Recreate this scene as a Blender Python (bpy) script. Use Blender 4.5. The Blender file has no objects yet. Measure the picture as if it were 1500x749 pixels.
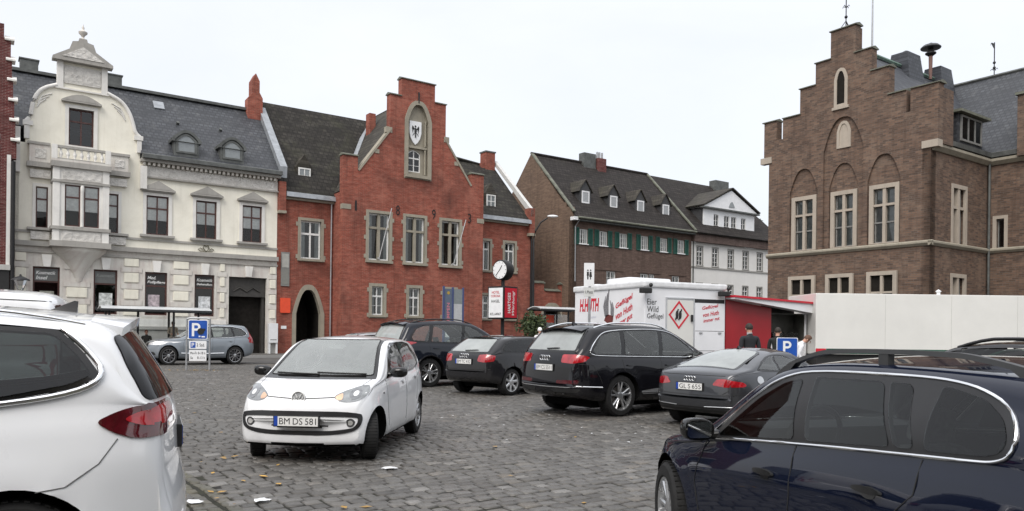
import bpy, bmesh, math, random
import numpy as np
from mathutils import Vector, Matrix
from mathutils.bvhtree import BVHTree
from mathutils.geometry import delaunay_2d_cdt

random.seed(7); np.random.seed(7)
scene = bpy.context.scene
C = scene.collection
R = math.radians

# ------------------------------------------------------------------ measuring: a point of the square from the survey of the photograph
FOC, PCX, PCY, EYE, ROLL = 1125.0, 750.0, 488.0, 1.5, R(0.7)
def ray(x, y):
    dx, dy = x - PCX, y - PCY
    X = dx * math.cos(ROLL) + dy * math.sin(ROLL)
    Y = -dx * math.sin(ROLL) + dy * math.cos(ROLL)
    return X / FOC, 1.0, -Y / FOC
def at(x, y, depth):
    r = ray(x, y); return Vector((r[0] * depth, depth, EYE + r[2] * depth))
def ground(x, y, z=0.0):
    r = ray(x, y); t = (z - EYE) / r[2]; return Vector((r[0] * t, t, z))

ANG = math.atan2(1125, 1600)                 # the direction of the house fronts
U = Vector((math.cos(ANG), math.sin(ANG), 0)); V = Vector((-U.y, U.x, 0))
W0 = at(405, 400, 45); W0.z = 0              # corner between the white and the red house

# ------------------------------------------------------------------ materials
MATS = {}
def _nodes(name):
    m = bpy.data.materials.new(name); m.use_nodes = True
    nt = m.node_tree; b = nt.nodes['Principled BSDF']
    return m, nt, b
def _n(nt, t, **kw):
    n = nt.nodes.new(t)
    for k, v in kw.items():
        if k in n.inputs: n.inputs[k].default_value = v
        else: setattr(n, k, v)
    return n
def _mixc(nt, fac, a, b, blend='MIX'):
    m = nt.nodes.new('ShaderNodeMix'); m.data_type = 'RGBA'; m.blend_type = blend
    for sock, v in ((m.inputs[0], fac), (m.inputs[6], a), (m.inputs[7], b)):
        if isinstance(v, bpy.types.NodeSocket): nt.links.new(v, sock)
        elif isinstance(v, (int, float)): sock.default_value = v
        else: sock.default_value = (*v[:3], 1)
    return m.outputs[2]
def _ramp(nt, src, stops):
    r = nt.nodes.new('ShaderNodeValToRGB'); e = r.color_ramp.elements
    while len(e) < len(stops): e.new(0.5)
    for i, (p, c) in enumerate(stops):
        e[i].position = p; e[i].color = (c, c, c, 1) if isinstance(c, (int, float)) else (*c, 1)
    nt.links.new(src, r.inputs[0]); return r.outputs[0]
def _coords(nt, axis='xz', sc=(1, 1, 1)):
    tc = nt.nodes.new('ShaderNodeTexCoord')
    if axis is None: return tc.outputs['Object']
    s = nt.nodes.new('ShaderNodeSeparateXYZ'); nt.links.new(tc.outputs['Object'], s.inputs[0])
    c = nt.nodes.new('ShaderNodeCombineXYZ')
    if axis == 'xz':
        a = nt.nodes.new('ShaderNodeMath'); a.operation = 'ADD'
        nt.links.new(s.outputs[0], a.inputs[0]); nt.links.new(s.outputs[1], a.inputs[1]); o = a.outputs[0]
    elif axis == 'x': o = s.outputs[0]
    else: o = s.outputs[1]
    nt.links.new(o, c.inputs[0]); nt.links.new(s.outputs[2], c.inputs[1])
    return c.outputs[0]
def _noise(nt, vec, scale, detail=4, rough=.6, dist=0.0):
    n = _n(nt, 'ShaderNodeTexNoise', Scale=scale, Detail=detail, Roughness=rough, Distortion=dist)
    if vec is not None: nt.links.new(vec, n.inputs['Vector'])
    return n.outputs[0]
def _map(nt, vec, sc):
    m = nt.nodes.new('ShaderNodeMapping'); nt.links.new(vec, m.inputs[0]); m.inputs['Scale'].default_value = sc
    return m.outputs[0]
def _bump(nt, b, h, strength=.3, dist=.01):
    n = _n(nt, 'ShaderNodeBump', Strength=strength, Distance=dist); nt.links.new(h, n.inputs['Height'])
    nt.links.new(n.outputs[0], b.inputs['Normal'])

def mat(name, col, rough=.6, metal=0., coat=0., var=.12, scale=5., spec=.5, emit=None, coat_rough=.04):
    if name in MATS: return MATS[name]
    m, nt, b = _nodes(name)
    tc = _coords(nt, None)
    f = _noise(nt, tc, scale, 5, .65)
    lo = tuple(c * (1 - var) for c in col); hi = tuple(min(1, c * (1 + var)) for c in col)
    nt.links.new(_mixc(nt, _ramp(nt, f, [(.3, 0.), (.7, 1.)]), lo, hi), b.inputs['Base Color'])
    nt.links.new(_ramp(nt, f, [(0., max(0, rough - .06)), (1., min(1, rough + .06))]), b.inputs['Roughness'])
    b.inputs['Metallic'].default_value = metal
    b.inputs['Coat Weight'].default_value = coat; b.inputs['Coat Roughness'].default_value = coat_rough
    b.inputs['Specular IOR Level'].default_value = spec
    if emit:
        b.inputs['Emission Color'].default_value = (*emit[0], 1); b.inputs['Emission Strength'].default_value = emit[1]
    MATS[name] = m; return m

def paint(name, col, metal=0., rough=.35, dirt=.5):
    """car paint: clear coat, faint flake, road film low down"""
    m, nt, b = _nodes(name)
    tc = _coords(nt, None)
    f = _noise(nt, tc, 3., 6, .7)
    s = nt.nodes.new('ShaderNodeSeparateXYZ'); nt.links.new(tc, s.inputs[0])
    low = _ramp(nt, s.outputs[2], [(.15, 1.), (.62, 0.)])
    mul = nt.nodes.new('ShaderNodeMath'); mul.operation = 'MULTIPLY'
    nt.links.new(low, mul.inputs[0]); nt.links.new(_ramp(nt, f, [(.35, 0.), (.75, dirt)]), mul.inputs[1])
    nt.links.new(_mixc(nt, mul.outputs[0], col, (.16, .15, .135)), b.inputs['Base Color'])
    nt.links.new(_ramp(nt, f, [(.3, rough - .05), (.8, rough + .08)]), b.inputs['Roughness'])
    b.inputs['Metallic'].default_value = metal; b.inputs['Specular IOR Level'].default_value = .0 if max(col) < .1 else .3
    b.inputs['Coat Weight'].default_value = 1.; b.inputs['Coat Roughness'].default_value = .03
    MATS[name] = m; return m

def brick(name, c1, c2, mortar, bw=.25, bh=.075, stain=(.05, .035, .03), stain_amt=.5, msize=.012, bump=.25, dusty=None, axis='xz', big=.5, streak=1.):
    m, nt, b = _nodes(name)
    vec = _coords(nt, axis); tc = _coords(nt, None)
    t = nt.nodes.new('ShaderNodeTexBrick')
    t.inputs['Scale'].default_value = 1.; t.inputs['Brick Width'].default_value = bw; t.inputs['Row Height'].default_value = bh
    t.inputs['Mortar Size'].default_value = msize; t.inputs['Mortar Smooth'].default_value = .2; t.inputs['Bias'].default_value = -.1
    t.inputs['Color1'].default_value = (*c1, 1); t.inputs['Color2'].default_value = (*c2, 1); t.inputs['Mortar'].default_value = (*mortar, 1)
    nt.links.new(vec, t.inputs['Vector'])
    st = _noise(nt, _map(nt, vec, (1.2, 5., 1.)), 1.3, 6, .7)              # courses of darker and lighter brick
    col = _mixc(nt, _ramp(nt, st, [(.42, 0.), (.66, .85 * streak)]), t.outputs['Color'], tuple(x * .45 for x in c1))
    st2 = _noise(nt, _map(nt, vec, (1.6, 7., 1.)), 3.1, 5, .7)
    col = _mixc(nt, _ramp(nt, st2, [(.52, 0.), (.7, .55 * streak)]), col, tuple(min(1, x * 1.45 + .02) for x in c2))
    d = _noise(nt, tc, big, 6, .65, .4)
    col = _mixc(nt, _ramp(nt, d, [(.45, 0.), (.78, stain_amt)]), col, stain)
    rs = _noise(nt, _map(nt, vec, (2.2, .13, 1.)), 1.5, 5, .7)                                # rain streaks
    col = _mixc(nt, _ramp(nt, rs, [(.5, 0.), (.74, .55)]), col, tuple(x * .8 for x in stain))
    if dusty:
        d2 = _noise(nt, tc, .9, 5, .7, .3)
        col = _mixc(nt, _ramp(nt, d2, [(.5, 0.), (.8, .6)]), col, dusty)
    nt.links.new(col, b.inputs['Base Color']); b.inputs['Roughness'].default_value = .85
    b.inputs['Specular IOR Level'].default_value = .25
    _bump(nt, b, t.outputs['Fac'], -bump, .01)
    MATS[name] = m; return m

def roofing(name, c1, c2, axis='x', tw=.3, th=.22, moss=(.055, .06, .03), moss_amt=.5, pale=(.2, .2, .2), pale_amt=.3, rough=.6, spec=.4):
    m, nt, b = _nodes(name)
    vec = _coords(nt, axis); tc = _coords(nt, None)
    t = nt.nodes.new('ShaderNodeTexBrick')
    t.inputs['Scale'].default_value = 1.; t.inputs['Brick Width'].default_value = tw; t.inputs['Row Height'].default_value = th
    t.inputs['Mortar Size'].default_value = .035; t.inputs['Mortar Smooth'].default_value = .5; t.inputs['Bias'].default_value = 0.
    t.inputs['Color1'].default_value = (*c1, 1); t.inputs['Color2'].default_value = (*c2, 1)
    t.inputs['Mortar'].default_value = (*[x * .35 for x in c1], 1)
    nt.links.new(vec, t.inputs['Vector'])
    col = t.outputs['Color']
    f1 = _noise(nt, _map(nt, tc, (1, 1, .7)), .8, 7, .72, .5)
    col = _mixc(nt, _ramp(nt, f1, [(.5, 0.), (.72, moss_amt)]), col, moss)
    f2 = _noise(nt, _map(nt, tc, (1.3, 1.3, .5)), 1.3, 6, .7)
    col = _mixc(nt, _ramp(nt, f2, [(.55, 0.), (.75, pale_amt)]), col, pale)
    f5 = _noise(nt, _map(nt, vec, (.35, 3.2, 1)), 1.5, 5, .7)                  # darker and paler courses
    col = _mixc(nt, _ramp(nt, f5, [(.42, .0), (.62, .8)]), col, tuple(x * .4 for x in c1))
    f3 = _noise(nt, tc, 7., 4, .7)
    col = _mixc(nt, .30, col, _mixc(nt, f3, tuple(x * .5 for x in c1), tuple(x * 1.7 for x in c2)))
    nt.links.new(col, b.inputs['Base Color']); b.inputs['Roughness'].default_value = rough
    b.inputs['Specular IOR Level'].default_value = spec
    _bump(nt, b, t.outputs['Fac'], -.9, .06)
    MATS[name] = m; return m

def plaster(name, col, dirt=(.3, .28, .24), amt=.4, rough=.8, streak=.35, relief=0.):
    m, nt, b = _nodes(name)
    vec = _coords(nt, 'xz'); tc = _coords(nt, None)
    f = _noise(nt, tc, .9, 6, .7, .3)
    c = _mixc(nt, _ramp(nt, f, [(.42, 0.), (.8, amt)]), col, dirt)
    s = _noise(nt, _map(nt, vec, (3.5, .22, 1)), 1.6, 5, .7)                # rain streaks run down
    c = _mixc(nt, _ramp(nt, s, [(.5, 0.), (.78, streak)]), c, dirt)
    f3 = _noise(nt, tc, 40., 2, .5)
    c = _mixc(nt, .08, c, f3)
    nt.links.new(c, b.inputs['Base Color']); b.inputs['Roughness'].default_value = rough
    b.inputs['Specular IOR Level'].default_value = .25
    if relief:
        v = _n(nt, 'ShaderNodeTexVoronoi', Scale=4.5); nt.links.new(tc, v.inputs['Vector'])
        n2 = _noise(nt, tc, 9., 3, .6, 1.5)
        mx = _mixc(nt, .5, v.outputs['Distance'], n2)
        _bump(nt, b, mx, relief, .08)
    MATS[name] = m; return m

def pane_mat(name, tint=(.75, .8, .8), refl=1.5, wave=.07, haze=0.):
    m, nt, b = _nodes(name); nt.nodes.remove(b)
    out = nt.nodes['Material Output']
    g = _n(nt, 'ShaderNodeBsdfGlossy', Roughness=.02); g.inputs['Color'].default_value = (1, 1, 1, 1)
    t = nt.nodes.new('ShaderNodeBsdfTransparent'); t.inputs['Color'].default_value = (*tint, 1)
    fr = _n(nt, 'ShaderNodeFresnel', IOR=refl)
    tc = _coords(nt, None); h = _noise(nt, tc, 1.1, 1, .4)
    bp = _n(nt, 'ShaderNodeBump', Strength=wave, Distance=.02); nt.links.new(h, bp.inputs['Height'])
    nt.links.new(bp.outputs[0], g.inputs['Normal']); nt.links.new(bp.outputs[0], fr.inputs['Normal'])
    mx = nt.nodes.new('ShaderNodeMixShader')
    nt.links.new(fr.outputs[0], mx.inputs[0]); nt.links.new(t.outputs[0], mx.inputs[1]); nt.links.new(g.outputs[0], mx.inputs[2])
    sh = mx.outputs[0]
    if haze:                                                   # dewy film on rear windows; other car glass has its pale sheen painted in
        d = nt.nodes.new('ShaderNodeBsdfDiffuse'); d.inputs['Color'].default_value = (.62, .66, .65, 1)
        dn = _noise(nt, tc, 1.4, 5, .6); m2 = nt.nodes.new('ShaderNodeMixShader')
        nt.links.new(_ramp(nt, dn, [(.3, haze * .75), (.7, haze * 1.2)]), m2.inputs[0]); nt.links.new(sh, m2.inputs[1]); nt.links.new(d.outputs[0], m2.inputs[2]); sh = m2.outputs[0]
    nt.links.new(sh, out.inputs['Surface'])
    MATS[name] = m; return m

# ------------------------------------------------------------------ mesh collecting
class MB:
    def __init__(s, M=None): s.v = []; s.f = []; s.mi = []; s.M = M or Matrix(); s.cur = 0
    def add(s, vs, fs, mi=None):
        n = len(s.v); s.v += [s.M @ Vector(p) for p in vs]; s.f += [tuple(i + n for i in f) for f in fs]
        s.mi += [s.cur if mi is None else mi] * len(fs); return s
    def box(s, x0, x1, y0, y1, z0, z1, mi=None):
        v = [(x0, y0, z0), (x1, y0, z0), (x1, y1, z0), (x0, y1, z0), (x0, y0, z1), (x1, y0, z1), (x1, y1, z1), (x0, y1, z1)]
        return s.add(v, [(0, 3, 2, 1), (4, 5, 6, 7), (0, 1, 5, 4), (1, 2, 6, 5), (2, 3, 7, 6), (3, 0, 4, 7)], mi)
    def bbox(s, x0, x1, y0, y1, z0, z1, b=.01, mi=None):
        """box whose vertical and horizontal edges are chamfered"""
        xs, ys, zs = (x0, x1), (y0, y1), (z0, z1)
        bm = bmesh.new(); bmesh.ops.create_cube(bm, size=1)
        for vv in bm.verts: vv.co = Vector(((x0 + x1) / 2 + vv.co.x * (x1 - x0), (y0 + y1) / 2 + vv.co.y * (y1 - y0), (z0 + z1) / 2 + vv.co.z * (z1 - z0)))
        bmesh.ops.bevel(bm, geom=list(bm.edges), offset=b, segments=2, affect='EDGES', profile=.6)
        bm.verts.index_update()
        s.add([tuple(q.co) for q in bm.verts], [tuple(q.index for q in f.verts) for f in bm.faces], mi); bm.free(); return s
    def prism(s, poly, y0, y1, mi=None, caps=True):
        """poly in (x, z), front at y0"""
        n = len(poly)
        vs = [(x, y0, z) for x, z in poly] + [(x, y1, z) for x, z in poly]
        fs = [(i, i + n, (i + 1) % n + n, (i + 1) % n) for i in range(n)]
        if caps: fs += [tuple(range(n)), tuple(range(2 * n - 1, n - 1, -1))]
        return s.add(vs, fs, mi)
    def prismx(s, poly, x0, x1, mi=None):
        """poly in (y, z), swept along x"""
        n = len(poly)
        vs = [(x0, y, z) for y, z in poly] + [(x1, y, z) for y, z in poly]
        return s.add(vs, [(i, (i + 1) % n, (i + 1) % n + n, i + n) for i in range(n)] + [tuple(range(n - 1, -1, -1)), tuple(range(n, 2 * n))], mi)
    def slab(s, q, t, mi=None):
        """four corners of a sheet, given thickness t along -normal"""
        q = [Vector(p) for p in q]; nn = (q[1] - q[0]).cross(q[3] - q[0]).normalized() * t
        v = q + [p - nn for p in q]
        return s.add(v, [(0, 1, 2, 3), (7, 6, 5, 4), (0, 4, 5, 1), (1, 5, 6, 2), (2, 6, 7, 3), (3, 7, 4, 0)], mi)
    def tube(s, pts, r, n=8, mi=None, closed=False):
        pts = [Vector(p) for p in pts]; m = len(pts); rs = r if isinstance(r, (list, tuple)) else [r] * m
        vs = []; 
        for i, p in enumerate(pts):
            if closed: d = pts[(i + 1) % m] - pts[i - 1]
            else: d = pts[min(i + 1, m - 1)] - pts[max(i - 1, 0)]
            d = d.normalized() if d.length > 1e-9 else Vector((0, 0, 1))
            a = d.cross(Vector((0, 0, 1)) if abs(d.z) < .95 else Vector((1, 0, 0))).normalized(); b = d.cross(a)
            for k in range(n):
                t = 2 * math.pi * k / n; vs.append(p + (a * math.cos(t) + b * math.sin(t)) * rs[i])
        fs = []
        for i in range(m if closed else m - 1):
            j = (i + 1) % m
            for k in range(n): fs.append((i * n + k, i * n + (k + 1) % n, j * n + (k + 1) % n, j * n + k))
        if not closed: fs += [tuple(range(n - 1, -1, -1)), tuple(range((m - 1) * n, m * n))]
        return s.add(vs, fs, mi)
    def lathe(s, prof, n=24, c=(0, 0, 0), axis='z', mi=None, cap=True):
        vs = []
        for r, h in prof:
            for k in range(n):
                t = 2 * math.pi * k / n; a, b = r * math.cos(t), r * math.sin(t)
                p = (a, b, h) if axis == 'z' else ((a, h, b) if axis == 'y' else (h, a, b))
                vs.append((p[0] + c[0], p[1] + c[1], p[2] + c[2]))
        fs = [(i * n + k, i * n + (k + 1) % n, (i + 1) * n + (k + 1) % n, (i + 1) * n + k) for i in range(len(prof) - 1) for k in range(n)]
        if cap: fs += [tuple(range(n - 1, -1, -1)), tuple(range((len(prof) - 1) * n, len(prof) * n))]
        return s.add(vs, fs, mi)
    def ball(s, c, r, n=12, m=8, mi=None):
        rr = r if isinstance(r, (tuple, list)) else (r, r, r)
        prof = [(math.sin(math.pi * i / m), -math.cos(math.pi * i / m)) for i in range(m + 1)]
        vs = [(c[0] + rr[0] * max(p, 1e-4) * math.cos(2 * math.pi * k / n), c[1] + rr[1] * max(p, 1e-4) * math.sin(2 * math.pi * k / n), c[2] + rr[2] * h) for p, h in prof for k in range(n)]
        return s.add(vs, [(i * n + k, i * n + (k + 1) % n, (i + 1) * n + (k + 1) % n, (i + 1) * n + k) for i in range(m) for k in range(n)], mi)
    def build(s, name, mats, parent=None, smooth=None, recalc=True):
        me = bpy.data.meshes.new(name); me.from_pydata([tuple(p) for p in s.v], [], s.f)
        for m in (mats if isinstance(mats, (list, tuple)) else [mats]): me.materials.append(m)
        if any(s.mi): me.polygons.foreach_set('material_index', s.mi)
        if recalc:
            bm = bmesh.new(); bm.from_mesh(me); bmesh.ops.recalc_face_normals(bm, faces=bm.faces); bm.to_mesh(me); bm.free()
        if smooth is not None:
            me.polygons.foreach_set('use_smooth', [True] * len(me.polygons)); me.set_sharp_from_angle(angle=R(smooth))
        me.update()
        o = bpy.data.objects.new(name, me); C.objects.link(o); o.parent = parent
        return o

def empty(name, loc=(0, 0, 0), rz=0.):
    o = bpy.data.objects.new(name, None); C.objects.link(o); o.location = loc; o.rotation_euler = (0, 0, rz); o.empty_display_size = .3
    return o
def tag(o, label=None, cat=None, group=None, kind=None):
    if label: o['label'] = label
    if cat: o['category'] = cat
    if group: o['group'] = group
    if kind: o['kind'] = kind
    return o

def inside(p, poly):
    x, y = p; c = False; n = len(poly)
    for i in range(n):
        (x0, y0), (x1, y1) = poly[i], poly[i - 1]
        if (y0 > y) != (y1 > y) and x < (x1 - x0) * (y - y0) / (y1 - y0) + x0: c = not c
    return c
def fill2d(outer, holes=(), grid=None):
    """triangles of a polygon with holes"""
    pts = []; ed = []
    for loop in [outer] + list(holes):
        k = len(pts); pts += [Vector(p) for p in loop]; n = len(loop)
        ed += [(k + i, k + (i + 1) % n) for i in range(n)]
    if grid:
        xs = [p[0] for p in outer]; ys = [p[1] for p in outer]
        x = min(xs) + grid * .5
        while x < max(xs):
            y = min(ys) + grid * .5
            while y < max(ys):
                if inside((x, y), outer) and not any(inside((x, y), h) for h in holes): pts.append(Vector((x, y)))
                y += grid
            x += grid
    v, e, f, *_ = delaunay_2d_cdt(pts, ed, [], 0, 1e-6)
    out = []
    for t in f:
        c = sum((v[i] for i in t), Vector((0, 0))) / len(t)
        if inside(c, outer) and not any(inside(c, h) for h in holes): out.append(tuple(t))
    return [tuple(p) for p in v], out

def rect(x0, x1, z0, z1): return [(x0, z0), (x1, z0), (x1, z1), (x0, z1)]
def pointed(x0, x1, z0, zs, za, n=7):
    """a pointed arch opening"""
    w = (x1 - x0) / 2; cx = (x0 + x1) / 2; h = za - zs
    p = [(x0, z0), (x1, z0)]
    for i in range(n + 1):
        t = i / n; p.append((cx + w * (1 - t) ** .75 if i < n else cx, zs + h * math.sin(t * math.pi / 2) ** .95))
    return p + [(2 * cx - a, b) for a, b in p[2:-1][::-1]]
def segmental(x0, x1, z0, zs, za, n=8):
    p = [(x0, z0), (x1, z0)]
    for i in range(n + 1):
        t = i / n; p.append((x1 + (x0 - x1) * t, zs + (za - zs) * math.sin(math.pi * t)))
    return p

def wall(name, parent, outline, holes, mats, thick=.4, reveal=.22, y0=0., M=None, room=.7, back=True):
    """a wall panel with real openings: face, reveals, and the dark room behind each opening. mats = (wall, reveal, room)"""
    b = MB(M)
    v, f = fill2d(outline, [h for h in holes])
    b.add([(x, y0, z) for x, z in v], f, 0)
    n = len(outline)
    b.add([(x, y0, z) for x, z in outline] + [(x, y0 + thick, z) for x, z in outline], [(i, i + n, (i + 1) % n + n, (i + 1) % n) for i in range(n)], 0)
    for h in holes:
        n = len(h)
        b.add([(x, y0, z) for x, z in h] + [(x, y0 + reveal, z) for x, z in h], [(i, (i + 1) % n, (i + 1) % n + n, i + n) for i in range(n)], 1)
        if back:
            b.add([(x, y0 + reveal, z) for x, z in h] + [(x, y0 + room, z) for x, z in h], [(i, (i + 1) % n, (i + 1) % n + n, i + n) for i in range(n)] + [tuple(range(n, 2 * n))], 2)
    return b.build(name, list(mats), parent, recalc=False)

def ring2(b, outer, inner, y0, y1, mi=None):
    """a flat frame between two outlines of equal count, from y0 (front) to y1"""
    n = len(outer)
    vs = [(x, y0, z) for x, z in outer] + [(x, y0, z) for x, z in inner] + [(x, y1, z) for x, z in inner] + [(x, y1, z) for x, z in outer]
    fs = []
    for i in range(n):
        j = (i + 1) % n
        fs += [(i, j, n + j, n + i), (n + i, n + j, 2 * n + j, 2 * n + i), (3 * n + i, 3 * n + j, j, i), (2 * n + i, 2 * n + j, 3 * n + j, 3 * n + i)]
    b.add(vs, fs, mi)

def shrink(poly, d):
    """offset a closed polygon inwards (counter-clockwise) by d"""
    n = len(poly); out = []
    for i in range(n):
        p0, p1, p2 = Vector(poly[i - 1]), Vector(poly[i]), Vector(poly[(i + 1) % n])
        a = (p1 - p0); c = (p2 - p1)
        if a.length < 1e-6 or c.length < 1e-6: out.append(tuple(p1)); continue
        na = Vector((-a.y, a.x)).normalized(); nc = Vector((-c.y, c.x)).normalized()
        m = na + nc
        if m.length < .2: out.append(tuple(p1 + na * d)); continue
        m.normalize(); out.append(tuple(p1 + m * (d / max(.35, m.dot(na)))))
    return out

def window(parent, x0, x1, z0, z1, frame, pane, y=.14, nx=2, rows=(), fw=.07, mull=.06, surround=None, sill=None, blind=None, arch=None, M=None, bars=None, name='window', y0=0.):
    """a window set in an opening: frame with mullions > pane, surround, sill, blind"""
    y = y + y0
    b = MB(M); hole = arch or rect(x0, x1, z0, z1)
    inn = shrink(hole, fw); ring2(b, hole, inn, y, y + .07)
    w = x1 - x0
    for i in range(1, nx):
        c = x0 + w * i / nx; zt = z1 - fw * .5
        b.box(c - mull / 2, c + mull / 2, y + .002, y + .065, z0 + fw * .9, zt)
    for rz in rows:
        c = z0 + (z1 - z0) * rz; b.box(x0 + fw * .9, x1 - fw * .9, y - .008, y + .062, c - mull * .6, c + mull * .6)
    if bars:
        nbx, zs = bars
        for i in range(1, nbx):
            c = x0 + w * i / nbx; b.box(c - .014, c + .014, y + .012, y + .05, z0 + fw * .9, z1 - fw * .9)
        for rz in zs:
            c = z0 + (z1 - z0) * rz; b.box(x0 + fw * .9, x1 - fw * .9, y + .014, y + .052, c - .014, c + .014)
    o = b.build(name, frame, parent)
    p = MB(M); n = len(inn); g = shrink(hole, fw * .7); p.add([(a, y + .035, c) for a, c in g], [tuple(range(n))]); p.build('pane', pane, o, recalc=False)
    if surround:
        sw, smat, pr = surround[:3]
        s = MB(M); out = shrink(hole, -sw); ring2(s, out, hole, y0 - pr, y0 + .10)
        if len(surround) > 3:                                                      # long-and-short quoins
            for zz in surround[3]:
                c = z0 + (z1 - z0) * zz
                s.box(x0 - sw - .12, x0 - sw + .02, y0 - pr + .004, y0 + .05, c - .12, c + .12); s.box(x1 + sw - .02, x1 + sw + .12, y0 - pr + .004, y0 + .05, c - .12, c + .12)
        s.build('surround', smat, o)
    if sill:
        sp, sh, so, smat = sill
        s = MB(M); s.box(x0 - so, x1 + so, y0 - sp, y0 + .12, z0 - sh, z0 - .003); s.build('sill', smat, o)
    if blind:
        fr, bm_, side = blind
        s = MB(M)
        if fr > 0: s.box(x0 + fw, x1 - fw, y + .052, y + .064, z1 - (z1 - z0) * fr, z1 - fw * .5)
        if side: 
            for q in (0, 1):
                cx0 = x0 + fw * .8 if q == 0 else x1 - fw * .8 - w * side
                for k in range(5):
                    xx = cx0 + w * side * k / 5; s.box(xx, xx + w * side / 5, y + .052 + .016 * (k % 2), y + .064 + .016 * (k % 2), z0 + fw * .5, z1 - fw * .5)
        s.build('curtain', bm_, o)
    return o

def text_obj(name, s, material, parent, M, width=None, height=.1, shear=0., bold=0., depth=.004, align='CENTER', spacing=1.):
    cu = bpy.data.curves.new(name, 'FONT'); cu.body = s; cu.size = 1.; cu.shear = shear; cu.offset = bold; cu.align_x = align
    cu.extrude = 0; cu.space_word = .75 if name == 'plate_text' else 1.; cu.resolution_u = 3; cu.space_character = spacing
    t = bpy.data.objects.new(name, cu); C.objects.link(t)
    bpy.context.view_layer.update()
    me = bpy.data.meshes.new_from_object(t.evaluated_get(bpy.context.evaluated_depsgraph_get()))
    bpy.data.objects.remove(t)
    co = np.empty(len(me.vertices) * 3); me.vertices.foreach_get('co', co); co = co.reshape(-1, 3)
    mn, mx = co.min(0), co.max(0); sz = mx - mn
    sy = height / sz[1]; sx = (width / sz[0]) if width else sy
    b = MB(M)
    xoff = (mn[0] + mx[0]) / 2 if align == 'CENTER' else mn[0]
    vs = [((p[0] - xoff) * sx, -depth, (p[1] - mn[1]) * sy - (height / 2)) for p in co]
    b.add(vs, [tuple(p.vertices) for p in me.polygons])
    bpy.data.meshes.remove(me); 
    return b.build(name, material, parent, recalc=False)
# ------------------------------------------------------------------ the materials of the place
paint('white_paint', (.78, .79, .80), rough=.3, dirt=.35)
paint('pearl_white_paint', (.77, .785, .80), rough=.3, dirt=.3)
paint('black_paint', (.006, .006, .008), rough=.3, dirt=.12)
paint('black_blue_paint', (.008, .010, .016), rough=.3, dirt=.12)
paint('anthracite_paint', (.014, .014, .016), rough=.35, dirt=.15)
paint('grey_metal_paint', (.065, .068, .075), metal=.65, rough=.34, dirt=.15)
paint('navy_paint', (.006, .009, .022), metal=.1, rough=.35, dirt=.08)
paint('steel_blue_paint', (.20, .225, .25), metal=.35, rough=.38, dirt=.2)
paint('silver_paint', (.35, .36, .37), metal=.4, rough=.38, dirt=.2)
mat('tail_glass', (.012, .012, .013), .05, var=.2, spec=.16)
mat('screen_mirror', (.10, .11, .11), .1, var=.2)
pane_mat('windscreen_glass', (.84, .89, .87), 1.75, .012, .30); pane_mat('side_glass', (.80, .86, .84), 1.6, .012, .07); pane_mat('rear_glass', (.60, .65, .63), 1.75, .012, .42)
pane_mat('dark_glass', (.22, .25, .245), 1.5, .012); pane_mat('estate_glass', (.62, .68, .66), 1.5, .0)
mat('unlit_pane', (.006, .007, .007), .05, var=.3, scale=2., spec=.4)
mat('cabin_trim', (.05, .05, .052), .7, var=.2); mat('seat_cloth', (.13, .128, .125), .9, var=.3, scale=20); mat('light_cabin', (.30, .305, .30), .7, var=.2); mat('light_seat', (.16, .165, .165), .9, var=.3, scale=20)
mat('gloss_black', (.008, .008, .008), .12, var=.2)
mat('matt_black', (.014, .014, .014), .6, var=.3)
mat('arch_black', (.004, .004, .004), .9, var=.2, spec=.1)
mat('rubber', (.016, .016, .016), .75, var=.35, scale=14, spec=.3)
mat('alloy', (.55, .56, .57), .28, metal=.85, var=.1)
mat('alloy_dark', (.08, .08, .085), .35, metal=.6, var=.2)
mat('chrome', (.82, .83, .84), .12, metal=1., var=.05)
mat('brushed_alu', (.6, .61, .62), .35, metal=.8, var=.08)
mat('red_lens', (.33, .006, .012), .06, coat=1., var=.45, scale=9, spec=.7)
mat('dark_red_lens', (.07, .004, .008), .06, coat=1., var=.5, scale=9, spec=.7)
mat('clear_lens', (.24, .25, .25), .07, metal=.5, coat=1., var=.4, scale=12, spec=.8)
mat('lamp_dark', (.10, .10, .105), .12, metal=.5, var=.5, scale=14)
mat('lamp_bulb', (.8, .8, .78), .05, metal=.6, var=.1)
mat('amber_lamp', (.62, .40, .27), .12, metal=.2, coat=1., var=.35, emit=((1., .55, .3), .12))
mat('plate_white', (.72, .72, .70), .4, var=.06, scale=20)
mat('plate_blue', (.01, .05, .32), .4, var=.1)
mat('ink', (.012, .012, .012), .5, var=.1)
mat('brake_steel', (.12, .11, .10), .45, metal=.7, var=.3)

STONE = plaster('sandstone', (.31, .28, .215), (.13, .12, .092), .6, streak=.5)
STONE_PALE = plaster('pale_sandstone', (.40, .345, .28), (.22, .195, .16), .5, streak=.4)
WEATHER = plaster('weathered_stucco', (.36, .345, .315), (.17, .165, .15), .6, streak=.5)
CREAM = plaster('cream_render', (.86, .83, .72), (.5, .46, .36), .35, streak=.25)
CREAM2 = plaster('cream_panel', (.83, .80, .68), (.48, .44, .35), .4, streak=.3)
GREYSTUCCO = plaster('grey_stucco', (.66, .64, .585), (.34, .23, .205), .5, streak=.5)
WHITESTUCCO = plaster('white_stucco', (.77, .755, .715), (.36, .345, .32), .45, streak=.35)
RELIEF = plaster('relief_stucco', (.66, .64, .60), (.3, .29, .265), .5, streak=.3, relief=1.2)
PLINTH = plaster('plinth_stone', (.48, .47, .445), (.25, .24, .22), .5, streak=.35)
REDBRICK = brick('red_brick', (.37, .092, .060), (.23, .055, .039), (.26, .16, .12), stain=(.085, .038, .030), stain_amt=.75, dusty=(.44, .18, .13))
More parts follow.
